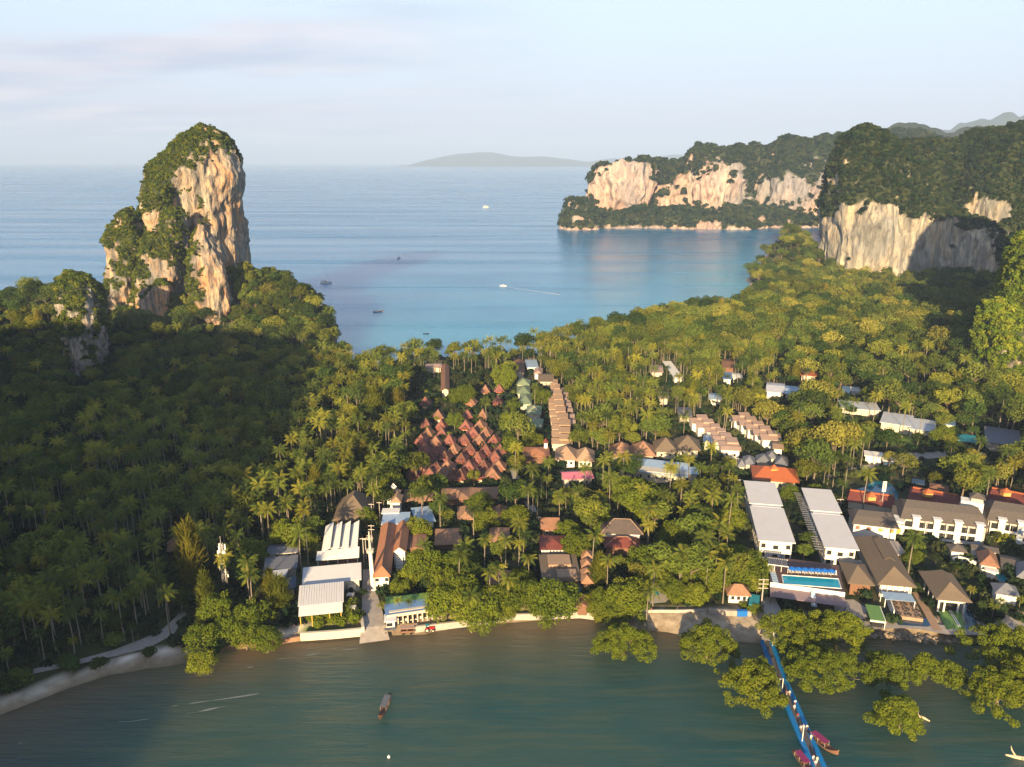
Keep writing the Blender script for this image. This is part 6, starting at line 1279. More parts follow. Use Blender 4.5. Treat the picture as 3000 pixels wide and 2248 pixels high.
for s in (-1, 1): ob('hull', hull_me(13, 1.7, 1.3, 'white', .5, .1), t, (0, s*2.6, 0))
MB().box(-4,3.5,-2.4,2.4,1.0,1.4).build('bridge_deck', M['white'], t); MB().hexa([(-3,-1.9,1.4),(2.4,-1.9,1.4),(2.4,1.9,1.4),(-3,1.9,1.4)], [(-3,-1.7,2.7),(1.2,-1.5,2.7),(1.2,1.5,2.7),(-3,1.7,2.7)]).build('cabin', M['white'], t)
MB().box(-1.8,1.85,-1.95,1.95,1.75,2.2).build('cabin_window', M['glass'], t); MB().tube([(.6,0,1.4),(.6,0,17)], .13, 6).build('mast', M['white'], t); MB().tube([(.6,0,3.4),(-5,0,3.3)], .16, 5).build('boom', M['slate'], t); MB().tube([(.6,0,16.5),(6.4,0,1.6)], .03, 3).tube([(.6,0,16.5),(-6,2,1.4)], .03, 3).build('stay', M['zinc'], t)
p = G(1168, 758, 0); t = thing('sailing_yacht', 'small sailing yacht with a tall mast farther out than the catamaran', 'boat', (*p, .2), R(75))
ob('hull', hull_me(12, 3.4, 1.2, 'white', .5, .2), t); MB().hexa([(-2.5,-.9,1.0),(2,-.9,1.0),(2,.9,1.0),(-2.5,.9,1.0)], [(-2.4,-.8,1.8),(1.5,-.6,1.8),(1.5,.6,1.8),(-2.4,.8,1.8)]).build('cabin', M['white'], t); MB().tube([(.8,0,1),(.8,0,15)], .12, 6).build('mast', M['white'], t); MB().tube([(.8,0,2.6),(-4,0,2.5)], .2, 5).build('boom', M['navy'], t)
p = G(1424, 609, 0); t = thing('ferry_boat', 'white double deck ferry far out in the open bay', 'boat', (*p, .3), R(12))
ob('hull', hull_me(19, 5.5, 2.0, 'white', .8, .1), t); MB().box(-7.5,5,-2.2,2.2,2.0,4.2).build('lower_deck', M['white'], t); MB().box(-6.5,2.5,-2.0,2.0,4.4,6.0).build('upper_deck', M['cream'], t); MB().box(-7,4.2,-2.23,2.23,2.8,3.6).build('window_band', M['glass'], t); MB().tube([(0,0,6),(0,0,9)], .1, 5).build('mast', M['zinc'], t)
p = G(1474, 839, 0); t = thing('speedboat', 'small white speedboat leading a long wake in the far bay', 'boat', (*p, .1), R(172)); ob('hull', hull_me(8, 2.3, .8, 'white', .4, 0), t); MB().box(-1.5,1,-.8,.8,.7,1.7).build('cabin', M['white'], t)
p = G(1248, 979, 0); t = thing('rowing_boat', 'tiny dark rowing boat near the far beach', 'boat', (*p, .1), R(10)); ob('hull', hull_me(5, 1.5, .4, 'dark', .2, .1), t); MB().box(-.2,.2,-.6,.6,.3,.38).build('bench', M['wood'], t)
p = G(1139, 2220, 0); t = thing('buoy', 'little white mooring buoy at the bottom of the green bay', 'buoy', (*p, .1)); MB().tube([(0,0,-.2),(0,0,.1),(0,0,.4),(0,0,.5)], [.25,.4,.3,.1], 8).build('float', M['white'], t); MB().tube([(0,0,.5),(0,0,.8)], .05, 5).build('ring', M['zinc'], t)
# wakes: thin foam streaks on the far bay
M['foam'] = mat('foam', (.55,.62,.66), .7, .1, .5)
# tractor and trailer on the sand
p = G(*A1(1680,1478), .9); z = max(ground_z(*p)[0], .5); t = thing('tractor', 'red farm tractor standing on the sand in front of the arcade', 'tractor', (*p, z), R(8)); tr = t
MB().box(.1,1.7,-.4,.4,.8,1.45).build('bonnet', M['red'], t); MB().box(-.9,.1,-.6,.6,.7,1.15).build('body', M['red'], t); MB().box(-.95,-.8,-.45,.45,1.15,2.2).box(-.9,.3,-.55,.55,2.2,2.28).build('canopy', M['teal'], t)
for x, r_ in ((-.6,.75),(1.2,.48)):
    for s in (-1, 1): w_ = MB().tube([(x,s*.62,r_),(x,s*.95,r_)], r_, 14).build('wheel', M['rubber'], t); MB().tube([(x,s*.96,r_),(x,s*.98,r_)], r_*.55, 10).build('rim', M['cream'], w_)
MB().box(-1.0,-.3,-1.0,-.6,1.3,1.55).box(-1.0,-.3,.6,1.0,1.3,1.55).build('fender', M['red'], t)
p = G(*A1(1470,1500), .9); z = max(ground_z(*p)[0], .5); t = thing('trailer', 'wooden passenger trailer on the sand behind the tractor', 'trailer', (*p, z), R(6))
MB().box(-2.2,2.2,-.9,.9,.7,.85).box(-2.2,2.2,-.9,-.82,.85,1.3).box(-2.2,2.2,.82,.9,.85,1.3).build('bed', M['wood'], t); MB().box(-2.2,2.2,-1,1,2.2,2.28).build('canopy', M['pinktan'], t)
for a in (-2.1, 0, 2.1):
    for s in (-1, 1): MB().tube([(a,s*.85,.85),(a,s*.85,2.2)], .04, 4).build('post', M['cream'], t)
for a in (-1.2, 1.2):
    for s in (-1, 1): MB().tube([(a,s*.92,.4),(a,s*1.1,.4)], .4, 10).build('wheel', M['rubber'], t)
# driftwood
for (u, v, rz, s, lb) in [(*D6(1375,975), R(-35), 1.0, 'bare pale driftwood branch beside the small right mangrove'), (*D6(2180,1310), R(-12), 1.5, 'large pale driftwood log at the bottom right corner')]:
    p = G(u, v, 0); t = thing('driftwood', lb, 'driftwood', (*p, .1), rz); mb = MB().tube([(-2.2*s,0,.5),(-1,0.1,.2),(.8*s,0,.1),(2.2*s,-.2,-.1)], [.12*s,.28*s,.34*s,.15*s], 7); mb.tube([(-.6*s,0,.2),(-1.0*s,.9*s,1.1),(-1.1*s,1.2*s,1.9)], [.2*s,.12*s,.04], 5); mb.tube([(.2*s,0,.2),(.1*s,-.9*s,.8)], [.16*s,.05], 5); mb.build('branch', mat('driftwood_'+str(int(s*10)), (.55,.42,.28), .8, .2, 2), t)
def wake(pts, w0, w1, label):
    P_ = [G(u, v, 0) for u, v in pts]; n = len(P_); strip('wake', label, P_, [w0+(w1-w0)*i/(n-1) for i in range(n)], 'foam', .05, kind='stuff')
wake([(1478,839),(1520,847),(1570,854),(1640,864)], .8, 2.6, 'thin white wake trailing the small speedboat')
wake([(1428,610),(1470,613),(1520,616)], 2, 6, 'pale wake behind the ferry')

def foam_line(p0, p1, w, label):
    a, b = G(*p0, 0), G(*p1, 0); n = int(math.hypot(a[0]-b[0], a[1]-b[1])/1.3)+2; mb = MB(); L_ = []
    for i in range(n+1):
        t = i/n; k = vnoise(np.array([[t*n*.35, p0[0]*.1, 0]]), 4)[0]; wd = max(0, w*(.35+k)*(math.sin(math.pi*t)**.5)); q = vnoise(np.array([[t*3.1, p0[1]*.1, 5]]), 6)[0]
        L_.append((a[0]+(b[0]-a[0])*t, a[1]+(b[1]-a[1])*t+q*.35, wd))
    for i in range(n):
        (x0, y0, w0), (x1, y1, w1) = L_[i], L_[i+1]
        if w0 > .02 or w1 > .02: mb.add([(x0,y0-w0,.04),(x1,y1-w1,.04),(x1,y1+w1,.04),(x0,y0+w0,.04)], [(0,1,2,3)])
    if mb.f: tag(mb.build('surf_foam', M['surf']), label, kind='stuff')
M['surf'] = mat('surf_foam', (.16,.18,.17), .8, .25, 1.5)
E3 = lambda x, y: (x/1.033, 1641+y/1.033)
for i, (x0, y0, x1, y1, w_) in enumerate([(510,446,800,404,.8),(555,468,700,438,.8),(745,327,815,311,.9),(835,300,1100,266,.6),(350,493,490,477,.4),(50,555,95,545,.5)]):
    foam_line(E3(x0, y0), E3(x1, y1), w_*.45, 'thin broken line of surf foam in the shallow left of the green bay')
# ------------------------------------------------------------------ trees
POLYS = [(np.array(h_), k) for h_, k in MASK]; BB = [(h_[:, 0].min(), h_[:, 0].max(), h_[:, 1].min(), h_[:, 1].max()) for h_, _ in POLYS]
def in_poly(u, v, P_):
    r = False; n = len(P_); j = n-1
    for i in range(n):
        if (P_[i][1] > v) != (P_[j][1] > v) and u < (P_[j][0]-P_[i][0])*(v-P_[i][1])/(P_[j][1]-P_[i][1])+P_[i][0]: r = not r
        j = i
    return r
def blocked(x, y, z, hc, rc, rnd):
    u, v, d = proj(x, y, z+hc); r = F*rc*.8/d
    for (P_, k), (a, b, c, e) in zip(POLYS, BB):
        if u+r < a or u-r > b or v+r < c or v-r > e: continue
        if rnd > k: continue
        for du, dv in ((0,0),(r,0),(-r,0),(0,r),(0,-r),(r*.7,r*.7),(-r*.7,r*.7),(r*.7,-r*.7),(-r*.7,-r*.7)):
            if in_poly(u+du, v+dv, P_): return True
    return False
FA = [(np.array(q), min(p[0] for p in q)-1, max(p[0] for p in q)+1, min(p[1] for p in q)-1, max(p[1] for p in q)+1) for q in FOOT]
def on_foot(x, y, m=1.0):
    for q, a, b, c, e in FA:
        if a-m < x < b+m and c-m < y < e+m:
            if in_poly(x, y, q): return True
            if m > .5 and pdist(np.array([x]), np.array([y]), [tuple(p) for p in q])[0] < m: return True
    return False
CLEAR = [P2(q, GZ) for q in ([A1(1060,880),A1(1240,880),A1(1240,1540),A1(1060,1540)], [A3(930,1250),A3(1060,1250),A3(1080,1660),A3(900,1660)], [B6(1340,880),B6(1160,1060),B6(230,1330),B6(230,1370),B6(1180,1140),B6(1400,960)])]
def clear(x, y): return any(in_poly(x, y, q) for q in CLEAR)
TREES = []      # kind, x, y, z, scale, yaw, crown height, crown radius
# trees placed one by one: crown centre as surveyed
def put(kind, u, v, hc, s=1.0, var=None):
    x, y = G(u, v, GZ+hc); z, _ = ground_z(x, y); TREES.append([kind, x, y, max(z-.2, -.5), s, random.random()*6.28, hc, 0, True, var])
hp = [(A2,385,590),(A2,575,600),(A2,745,545),(A2,200,650),(A2,780,760),(A2,430,880),(A2,600,910),(A2,250,1040),(A2,1075,195),(A2,875,160),(A2,780,130),(A2,1240,130),(A2,1905,320),(A2,1520,780),(A2,1395,560),(A2,2205,720),(A2,1905,1000),(A2,1600,1400) if 0 else (A2,500,830),
      (A3,155,250),(A3,240,360),(A3,460,350),(A3,445,110),(A3,345,900) if 0 else (A3,355,800),(A3,410,930),(A3,510,850),(A3,585,1020),(A3,155,930),(A3,600,740),(A3,520,650),(A3,60,90),(A3,320,260),(A3,700,310),
      (A1,890,85),(A1,300,270),(A1,460,340),(A1,680,130),(A1,40,320),(A1,1215,1190),(A1,1375,1160),(A1,1480,1160),(A1,1790,210),(A1,1600,170),
      (B4,1060,1080),(B4,1180,1090),(B4,1300,1100),(B4,870,1180),(B4,570,1130),(B4,1560,1180),(B4,1640,1100),(B4,1710,1110),(B4,1890,1010),(B4,930,790),(B4,1075,790),(B4,1670,770),(B4,1390,1510),(B4,440,1190),(B4,1020,1120),(B4,60,640),(B4,1650,1300),(B4,1720,1420),(B4,1900,1410),(B4,1880,1200),(B4,1800,1180),
      (B3,180,890),(B3,330,900),(B3,350,1010),(B3,545,1010),(B3,1275,880),(B3,470,520),(B3,660,570),(B3,760,380),(B3,590,100),(B3,510,100),(B3,960,300),(B3,490,650),(B3,540,460),(B3,660,320),(B3,380,1300),(B3,520,1390),(B3,170,1370),(B3,110,1180),(B3,620,1020),(B3,95,980),(B3,2085,80),(B3,1990,100),(B3,1740,130),(B3,1820,120),
      (B6,1495,230),(B6,1620,280),(B6,1740,60),(B6,1810,220),(B6,1985,200),(B6,1715,600),(B6,1740,690),(B6,1150,820),(B6,980,730),(B6,1090,620),(B6,1060,490),(B6,910,1010),(B6,590,920),(B6,500,1110),(B6,390,1140),(B6,720,950),(B6,725,620),(B6,450,400),(B6,630,540),(B6,630,260),(B6,455,660),(B6,325,690),(B6,240,770),(B6,70,720),(B6,880,250),(B6,1330,250),(B6,40,1190),(B6,820,840),(B6,560,740),(B6,850,560),(B6,1110,260),(B6,830,150),(B6,240,240),
      (B5,720,880),(B5,860,960),(B5,870,750),(B5,880,500),(B5,1060,840),(B5,860,640),(B5,1475,650),(B5,995,560),(B5,1400,540),(B5,165,530),(B5,580,770),(B5,2190,890),(B5,2140,1020),(B5,1900,850),(B5,630,480),(B5,70,530),
      (C5,820,930),(C5,1000,1150),(C5,1300,1090),(C5,1620,1060),(C5,960,1420),(C5,1310,1380),(C5,1640,1440),(C5,1190,1170)]
for i, (f, x, y) in enumerate(hp):
    u, v = f(x, y); dd_ = G(u, v, GZ+13)[1]; low = (f is A1 and 1100 < y) or (f is C5) or (f is B6 and y > 900); hc = (7.0 if low else 13+random.uniform(-1.5, 1.5)); put('palm', u, v, hc, 1.08 if not low else .95)
for f, x, y, hc, s in [(A1,1565,420,8,1.1),(A1,300,470,8,1.15),(A1,460,530,8,1.2),(A1,1050,290,8,.95),(A1,1640,830,8,1.45),(A1,1520,900,6,1.0),(A1,1850,1000,7,1.3),(B3,1190,1090,9,1.6),(A2,330,160,8,1.15),(A2,390,350,7,1.1),(A2,660,300,7,1.2),(A2,250,720,5,.9),(A2,700,930,6,1.1),(A2,130,1080,6,1.5),(A2,20,1150,5,1.4),(A2,230,1180,5,1.5),(A2,430,1130,5,1.3),(A2,620,1080,6,1.3),(A2,560,1180,3.5,.9),(A2,820,1040,5,1.2),(A2,1420,1130,4,1.1),(A2,1760,1180,4,1.1),(A2,1950,900,6,1.2),(A2,2100,1000,5,1.0),(A3,40,950,7,1.3),(A3,250,1080,5,1.2),(A3,680,900,7,1.3),(A3,500,1130,5,1.2),(A3,800,1130,5,1.2),(A1,1700,760,7,1.2),(A1,1920,850,7,1.4),(A1,1980,1080,6,1.5),(A1,1400,1040,4,.8),(A2,350,1160,7,1.4),(A2,1050,1060,7,1.75),(A2,930,1150,5,1.2),(A2,1500,1080,6,1.1),(A2,1700,1060,7,1.5),(A2,1600,1180,5,1.0),(A2,1220,590,7,1.2),(A2,1400,290,9,1.4),(A2,1800,150,10,2.0),(A2,1720,60,10,1.5),(A2,1900,700,8,1.5),(A2,2050,760,8,1.4),(A2,2160,500,8,1.2),(A2,1150,430,7,1.1),(B4,1810,1500,8,1.2),(B4,1300,1330,9,1.7) ,
      (A3,620,490,8,1.3),(A3,760,1020,8,1.7),(A3,860,980,7,1.3),(A3,120,700,7,1.4),(A3,330,560,8,1.2),(A3,150,1010 ,6,1.2),(A3,290,1290,4,.9),(A3,1230,240,7,1.0),(A3,1430,240,7,1.05),(C2,590,370,8,1.35),(C2,140,520,7,1.0),(C2,410,1080,7,1.35),(C2,120,780,9,1.4),(C2,100,1200,7,1.2),
      (B3,1810,400,9,1.7),(B3,1745,610,7,1.1),(B3,2150,270,10,1.9),(B5,270,370,8,1.0),(B5,560,860 ,7,1.3),(B5,1640,770,8,1.3),(A4,830,850,4,.8),(B6,1720,440,9,1.3),(B6,2000,330,9,1.5),(D6,40,40,4,.5)]:
    put('broad', *f(x, y), hc, s)
for f, x, y, hc, s in [(B5,620,190,11,1.5),(B5,260,180,11,1.6),(B5,1290,310,12,1.6),(B5,1850,400,12,1.9),(B5,1990,440,11,1.6),(B5,500,640,10,1.3),(B5,1600,620,8,1.0),(B5,1830,960,9,1.3),(B5,1100,530,8,1.0),(B4,660,170,8,1.4),(B4,300,230,8,1.0),(B5,800,90,12,1.6),(B5,950,40,12,1.5),(B5,350,60,11,1.6),(B5,80,80,11,1.6),(B5,980,290,10,1.4),(K2,820,965,14,1.9) if 0 else (B5,520,120,11,1.4)]:
    put('gold', *f(x, y), hc, s)
for u, v, hc, s in [(560,1665,9.5,1.5),(604,1765,6,.95),(*B6(1940,800),7,1.0),(*B6(1870,760),7,.9),(*B3(950,740),8,1.2),(*B3(870,900),8,1.0),(*B3(620,1180),8,1.0),(*B3(1100,560),9,1.4),(*B3(1280,480),9,1.2),(*K2(810,960),10,1.35),(*K2(650,985),9,1.1),(*K2(560,1005),8,.8),(*K2(1290,920),9,1.4),(*B3(1010,930),7,.9)]: put('casua', u, v, hc, s)
for u, v, hc, s in [(*B6(1390,1080),5,1.25),(*B6(1500,900),6,1.2),(*B6(1750,930),6,1.3),(*B6(1700,1040),5,1.1),(*B6(1400,1230),3,.9),(*B6(1850,1080),4,1.0),(*B6(1590,1000),5,1.0)]: put('broad', u, v, hc, s)
hand = list(TREES)
# the rest of the wood, on a jittered grid
r_ = np.random.RandomState(12)
gx = np.arange(-620, 760, 5.3); 
def zone(u, v, x, y):
    """density, share of palms, share of golden trees"""
    if v > 1700 and u < 1150: return (.9, .75, 0) if u < 520 else (.35, .3, 0)
    if u < 860 and v < 1260 and v > 1030 and u+ (v-1030)*.6 < 900: return (.95, .14, .06)
    if u < 700 and v > 1240: return (.95, .80, 0)
    if u < 1240 and v > 1150: return (.95, .60, 0)
    if u < 520: return (.95, .10, .12)
    if u < 1280: return (.95, .45 if v > 1090 else .35, .06)
    if 1150 < u < 1500 and v < 1500: return (.42, .5, .1)
    if u < 1640 and v > 1250: return (.55, .45, .05)
    if u < 2160 and v < 1330 and v > 1010 and u > 1560 and not (u > 1950 and v < 1060): return (.95, .82, .08)
    if u > 1850 and v < 1230: return (.72, .06 if v < 1060 else .22, .42 if (u < 2750 and v > 930) or u < 2600 else .12)
    if u > 2150 and v < 1460: return (.72, .25, .35)
    if u > 2500: return (.45, .4, .1)
    return (.62, .45, .05)
cand = []
for x in gx:
    for y in np.arange(165, 1180, 5.3):
        xx, yy = x+r_.uniform(-3, 3), y+r_.uniform(-3, 3)
        if y > 700 and r_.rand() < .35: continue
        u, v, d = proj(xx, yy, 8)
        if u < -160 or u > 3160 or v > 2330: continue
        cand.append((xx, yy, u, v))
CX = np.array([c[0] for c in cand]); CY = np.array([c[1] for c in cand]); CZ, CS = land_h(CX[None], CY[None]); CZ, CS = CZ[0], CS[0]
_q = np.stack([CX, CY, CX*0], 1); NC, ND, NE = fbm(_q*.045, 2, 31), fbm(_q*.03, 2, 37), fbm(_q*.03, 2, 41)
HXY = np.array([(t[1], t[2]) for t in hand])
for k, (x, y, u, v) in enumerate(cand):
    if CS[k] < (3.5 if y > 330 else 5.5): continue
    if y < 330 and CS[k] < 9 and 500 < u: continue
    if on_foot(x, y, 0.2 if 1195 < u < 1490 and 1100 < v < 1400 else 1.2) or clear(x, y): continue
    ug, vg, _ = proj(x, y, CZ[k]); dn, pp, pg = zone(ug, vg, x, y); q = r_.rand(3); dn *= .92+.30*NC[k]; pp *= 1+.55*ND[k]; pg = max(0, pg*(.65+1.3*NE[k]))
    if q[0] > dn: continue
    sl = CZ[k] > 8
    if sl: pp = 0; q[0] *= .8
    kind = 'palm' if q[1] < pp else ('gold' if q[1] < pp+pg else ('casua' if q[2] < .04 else 'broad'))
    if kind != 'palm' and y < 560 and not sl and r_.rand() < .25: continue
    dh = np.hypot(HXY[:, 0]-x, HXY[:, 1]-y).min()
    if dh < 3.2: continue
    if kind == 'palm': hc = 15.8-8.0*r_.rand()**1.4; s = hc/14.0*r_.uniform(.92, 1.1); rc = 3.4*s
    elif kind == 'broad': s = (.65+.95*r_.rand()**1.5)*(1.0 if y < 560 else 1.25)*(.85 if sl else 1); hc = 7.6*s; rc = 4.6*s
    elif kind == 'gold': s = r_.uniform(.8, 2.0); hc = 7.6*s; rc = 4.6*s
    else: s = r_.uniform(.7, 1.1); hc = 8*s; rc = 2.6*s
    if 1195 < ug < 1490 and 1120 < vg < 1400:
        if r_.rand() < .5: s = r_.uniform(.25, .42); TREES.append(['broad', x, y, CZ[k], s, r_.rand()*6.28, 7.6*s, 4.6*s, False, None])
        continue
    if blocked(x, y, CZ[k], hc, rc, r_.rand()):
        s *= .45; hc *= .45; rc *= .45
        if kind != 'broad' or blocked(x, y, CZ[k], hc, rc, 0): continue
    TREES.append([kind, x, y, CZ[k]-.2, s, r_.rand()*6.28, hc, rc, False, None])
# ---- who is who: the three hundred of each kind that show largest stand alone
BASE = dict(palm=14.0, broad=7.6, gold=7.6, casua=8.0)
for t in TREES:
    if t[8]: t[4] = t[4]*(t[6]/BASE[t[0]]) if t[0] == 'palm' else t[4]
    u, v, d = proj(t[1], t[2], t[3]+t[6]); inn = -60 < u < 3060 and -60 < v < 2320
    t.append(t[4]/d if inn else 0); t.append((u, v))
def region(u, v):
    if u < 540 and v > 1500: return 'in the shaded grove at the lower left'
    if u < 560 and v > 1180: return 'deep in the shaded left grove'
    if u < 560: return 'on the wooded slope below the stone tower'
    if u < 900 and v > 1550: return 'near the left shore'
    if u < 1180 and v > 1150: return 'in the left grove at the shadow edge'
    if u < 1200: return 'on the left towards the far beach'
    if u < 2150 and v < 1150: return 'in the middle grove by the far beach'
    if u < 1650 and v < 1480: return 'among the bungalow rows'
    if u < 2200 and v < 1500: return 'in the middle palm grove'
    if u < 2250: return 'in the resort gardens by the shore'
    if v < 1000: return 'in the wood below the pale cliff'
    if v < 1480: return 'in the village on the right'
    return 'among the right shore hotels'
WORD = dict(palm='coconut palm', broad='leafy green tree', gold='golden spreading tree', casua='feathery casuarina')
GRP = dict(palm='coconut palms of the groves', broad='leafy trees of the wood', gold='golden green trees', casua='feathery casuarinas')
NAME = dict(palm='coconut_palm', broad='broadleaf_tree', gold='spreading_tree', casua='casuarina_tree')
used = {}
def dirword(dx, dy):
    a = math.degrees(math.atan2(dx, dy)) % 360
    return ['straight behind','behind right of','right of','front right of','straight in front of','front left of','left of','behind left of'][int((a+22.5)//45) % 8]
def nth(n):
    if n <= 12: return ORD[n-1]
    return '%d%s' % (n, 'th' if 10 < n % 100 < 14 else {1: 'st', 2: 'nd', 3: 'rd'}.get(n % 10, 'th'))
def label_trees(lst, kind):
    g = {}
    for t in lst:
        b = min(SPOTS, key=lambda s: math.hypot(s[1]-t[1], s[2]-t[2])); d = math.hypot(b[1]-t[1], b[2]-t[2]); g.setdefault((b[0], dirword(t[1]-b[1], t[2]-b[2])), []).append((d, t))
    for (nm, dr), ls in g.items():
        ls.sort(key=lambda q: q[0])
        for i, (d, t) in enumerate(ls):
            t.append('%s %s %s the %s' % (WORD[kind], (('nearest, ' if len(ls) > 1 else '')+dr) if i == 0 else nth(i+1)+', '+dr, '', nm))
for nm, u, v in (('tall limestone tower', 560, 1000), ('grey limestone spur', 250, 1090), ('pale limestone wall', 2600, 850), ('sand beach of the far bay', 1500, 1050), ('wooded headland tip', 950, 1000), ('bend of the dusty track', 440, 1900), ('left end of the shore', 100, 1990), ('green vine bluff', 2880, 1200), ('shaded grove hut', 510, 1600), ('upper shaded grove', 300, 1350), ('garden lawn', 1960, 1770), ('great tree by the lane', 1120, 1400)): SPOTS.append((nm, *G(u, v, GZ)))
label_ok = 1
sets = dict(palm=(palm_tr, palm_cr, PALMS), broad=(BR[0], BR[1], BROADS), gold=(GD[0], GD[1], GOLDS), casua=(CA[0], CA[1], CASUAS))
heroes = 0
for kind in ('palm', 'broad', 'gold', 'casua'):
    ts = sorted([t for t in TREES if t[0] == kind], key=lambda t: -(t[10]*(1.6 if t[8] else 1))); solo = [t for t in ts[:298 if kind == 'palm' else (290 if kind == 'broad' else 200)] if t[10] > 0]; rest = ts[len(solo):]
    label_trees(solo, kind); trs, crs, col_ = sets[kind]
    for i, t in enumerate(solo):
        _, x, y, z, s, yaw, hc, rc, hd, var, key, uv, lb = t
        k = random.randrange(len(trs)); root = tag(ob(NAME[kind], None, None, (x, y, z), yaw), ' '.join(lb.split()), 'palm' if kind == 'palm' else 'tree', GRP[kind]); root.scale = (s, s, s*(1 if kind == 'palm' else random.uniform(.9, 1.12)))
        ob('trunk', trs[k], root)
        if kind == 'palm' and hd and heroes < 44 and uv[1] > 1480:
            heroes += 1; pts, _r = palm_trunk(k, PALM_H, 2.2); n = 19
            for j in range(n):
                q = j/n; el = 1.15-1.75*q+random.uniform(-.12, .12)
                f = ob('frond', FROND[j % 3], root, (pts[-1][0], pts[-1][1], PALM_H)); f.rotation_euler = (0, -el*.75, j*2.399+random.uniform(-.15, .15)); sc_ = random.uniform(.85, 1.15); f.scale = (sc_, sc_, sc_)
        elif kind == 'broad' and hd: kk = k % 3; root.children[0].data = FU[0][kk]; ob('crown', FU[1][kk], root)
        else: ob('crown', crs[k], root)
    if rest:
        a = np.array([[t[1], t[2], t[3], t[4], t[5]] for t in rest]); S3 = np.stack([a[:, 3], a[:, 3], a[:, 3]*r_.uniform(.9, 1.1, len(a))], 1)
        scatter({'palm': 'palm_grove', 'broad': 'forest', 'gold': 'golden_woodland', 'casua': 'casuarina_woodland'}[kind], a[:, :3], S3, a[:, 4], r_.randint(0, len(trs), len(a)), col_, label={'palm': 'dense mass of distant coconut palms', 'broad': 'dense mass of distant leafy forest', 'gold': 'distant golden green woodland', 'casua': 'distant casuarina stand'}[kind])
print('trees', len(TREES), {k: sum(t[0] == k for t in TREES) for k in BASE})
# understorey: small trees below the palms
us_ = []
for x in np.arange(-620, 760, 6.1):
    for y in np.arange(165, 720, 6.1):
        a_, b_ = x+r_.uniform(-3, 3), y+r_.uniform(-3, 3); u, v, d = proj(a_, b_, 5)
        if -120 < u < 3120 and v < 2300: us_.append((a_, b_, u, v))
UA = np.array(us_); uz_, ud_ = land_h(UA[None, :, 0], UA[None, :, 1]); uu = []
for i, (x, y, u, v) in enumerate(us_):
    if ud_[0][i] < 7 or on_foot(x, y, 1.5) or clear(x, y): continue
    s = r_.uniform(.32, .62)
    if u > 1180 and v > 1150: s *= .7
    if blocked(x, y, uz_[0][i], 7*s, 4.5*s, 0): continue
    if in_poly(x, y, PLAZA) or any(in_poly(x, y, q) for q in LAWN): continue
    uu.append((x, y, uz_[0][i]-.3, s))
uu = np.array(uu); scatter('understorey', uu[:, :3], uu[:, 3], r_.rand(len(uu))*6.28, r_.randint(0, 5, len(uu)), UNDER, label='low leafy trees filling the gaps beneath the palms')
# undergrowth
n = 42000; ux = r_.uniform(-640, 760, n); uy = 165+1000*r_.rand(n)**1.35; uz, us = land_h(ux[None], uy[None]); uz, us = uz[0], us[0]
keep = []
for i in range(n):
    if us[i] < (6 if uy[i] < 330 else 4): continue
    u, v, d = proj(ux[i], uy[i], uz[i])
    if u < -150 or u > 3150 or v > 2350: continue
    if clear(ux[i], uy[i]) or on_foot(ux[i], uy[i], .3): continue
    if any(in_poly(u, v, P_) for (P_, k), (a, b, c, e) in zip(POLYS, BB) if k >= .9 and a <= u <= b and c <= v <= e) and r_.rand() < .8: continue
    if in_poly(ux[i], uy[i], PLAZA) or any(in_poly(ux[i], uy[i], q) for q in LAWN): continue
    keep.append(i)
keep = np.array(keep); s = 1.2+2.4*r_.rand(len(keep))**1.5
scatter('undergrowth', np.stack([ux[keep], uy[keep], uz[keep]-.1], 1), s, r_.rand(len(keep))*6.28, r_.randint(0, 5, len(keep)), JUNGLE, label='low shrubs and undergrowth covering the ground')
# garden shrubs along the shore
def bush(u, v, s, label, k=0, matl='shrub', z=GZ):
    x, y = G(u, v, z); rb = np.random.RandomState(int(u+v)); lobes = [(rb.normal()*.5, rb.normal()*.4, .5+.4*rb.rand(), .55+.3*rb.rand()) for _ in range(9)]
    P_, nn = crown_pts(lobes, 900, rb, .5); V, Fq = leaf_quads(P_, nn, .28, 1, rb); o = thing('bush', label, 'bush', (x, y, z-.1), rb.rand()*6); o.scale = (s, s, s)
    mb = MB(); 
    for a in range(3): mb.tube([(0,0,-.2),(lobes[a][0]*.7, lobes[a][1]*.7, lobes[a][2])], [.08,.03], 4)
    mb.build('stem', M['bark2'], o); ob('foliage', mesh_np('foliage', V, Fq, [M[matl]]), o)
for x, y, s, lb in [(700,1340,2.2,'round bush at the middle of the shrub garden below the shore hall'),(760,1400,1.8,'low bush in front of the middle garden bush'),(880,1330,2.6,'biggest round bush below the extractor boxes'),(960,1390,2.0,'bush at the right corner of the shrub garden'),(830,1420,1.7,'low bush at the seaward edge of the shrub garden'),(560,1390,1.8,'brownish bush before the left door of the shore hall'),(620,1440,1.5,'small bush at the seaward left of the shrub garden')]: bush(*A1(x, y), s, lb, matl='broad' if s > 2 else 'mangrove')
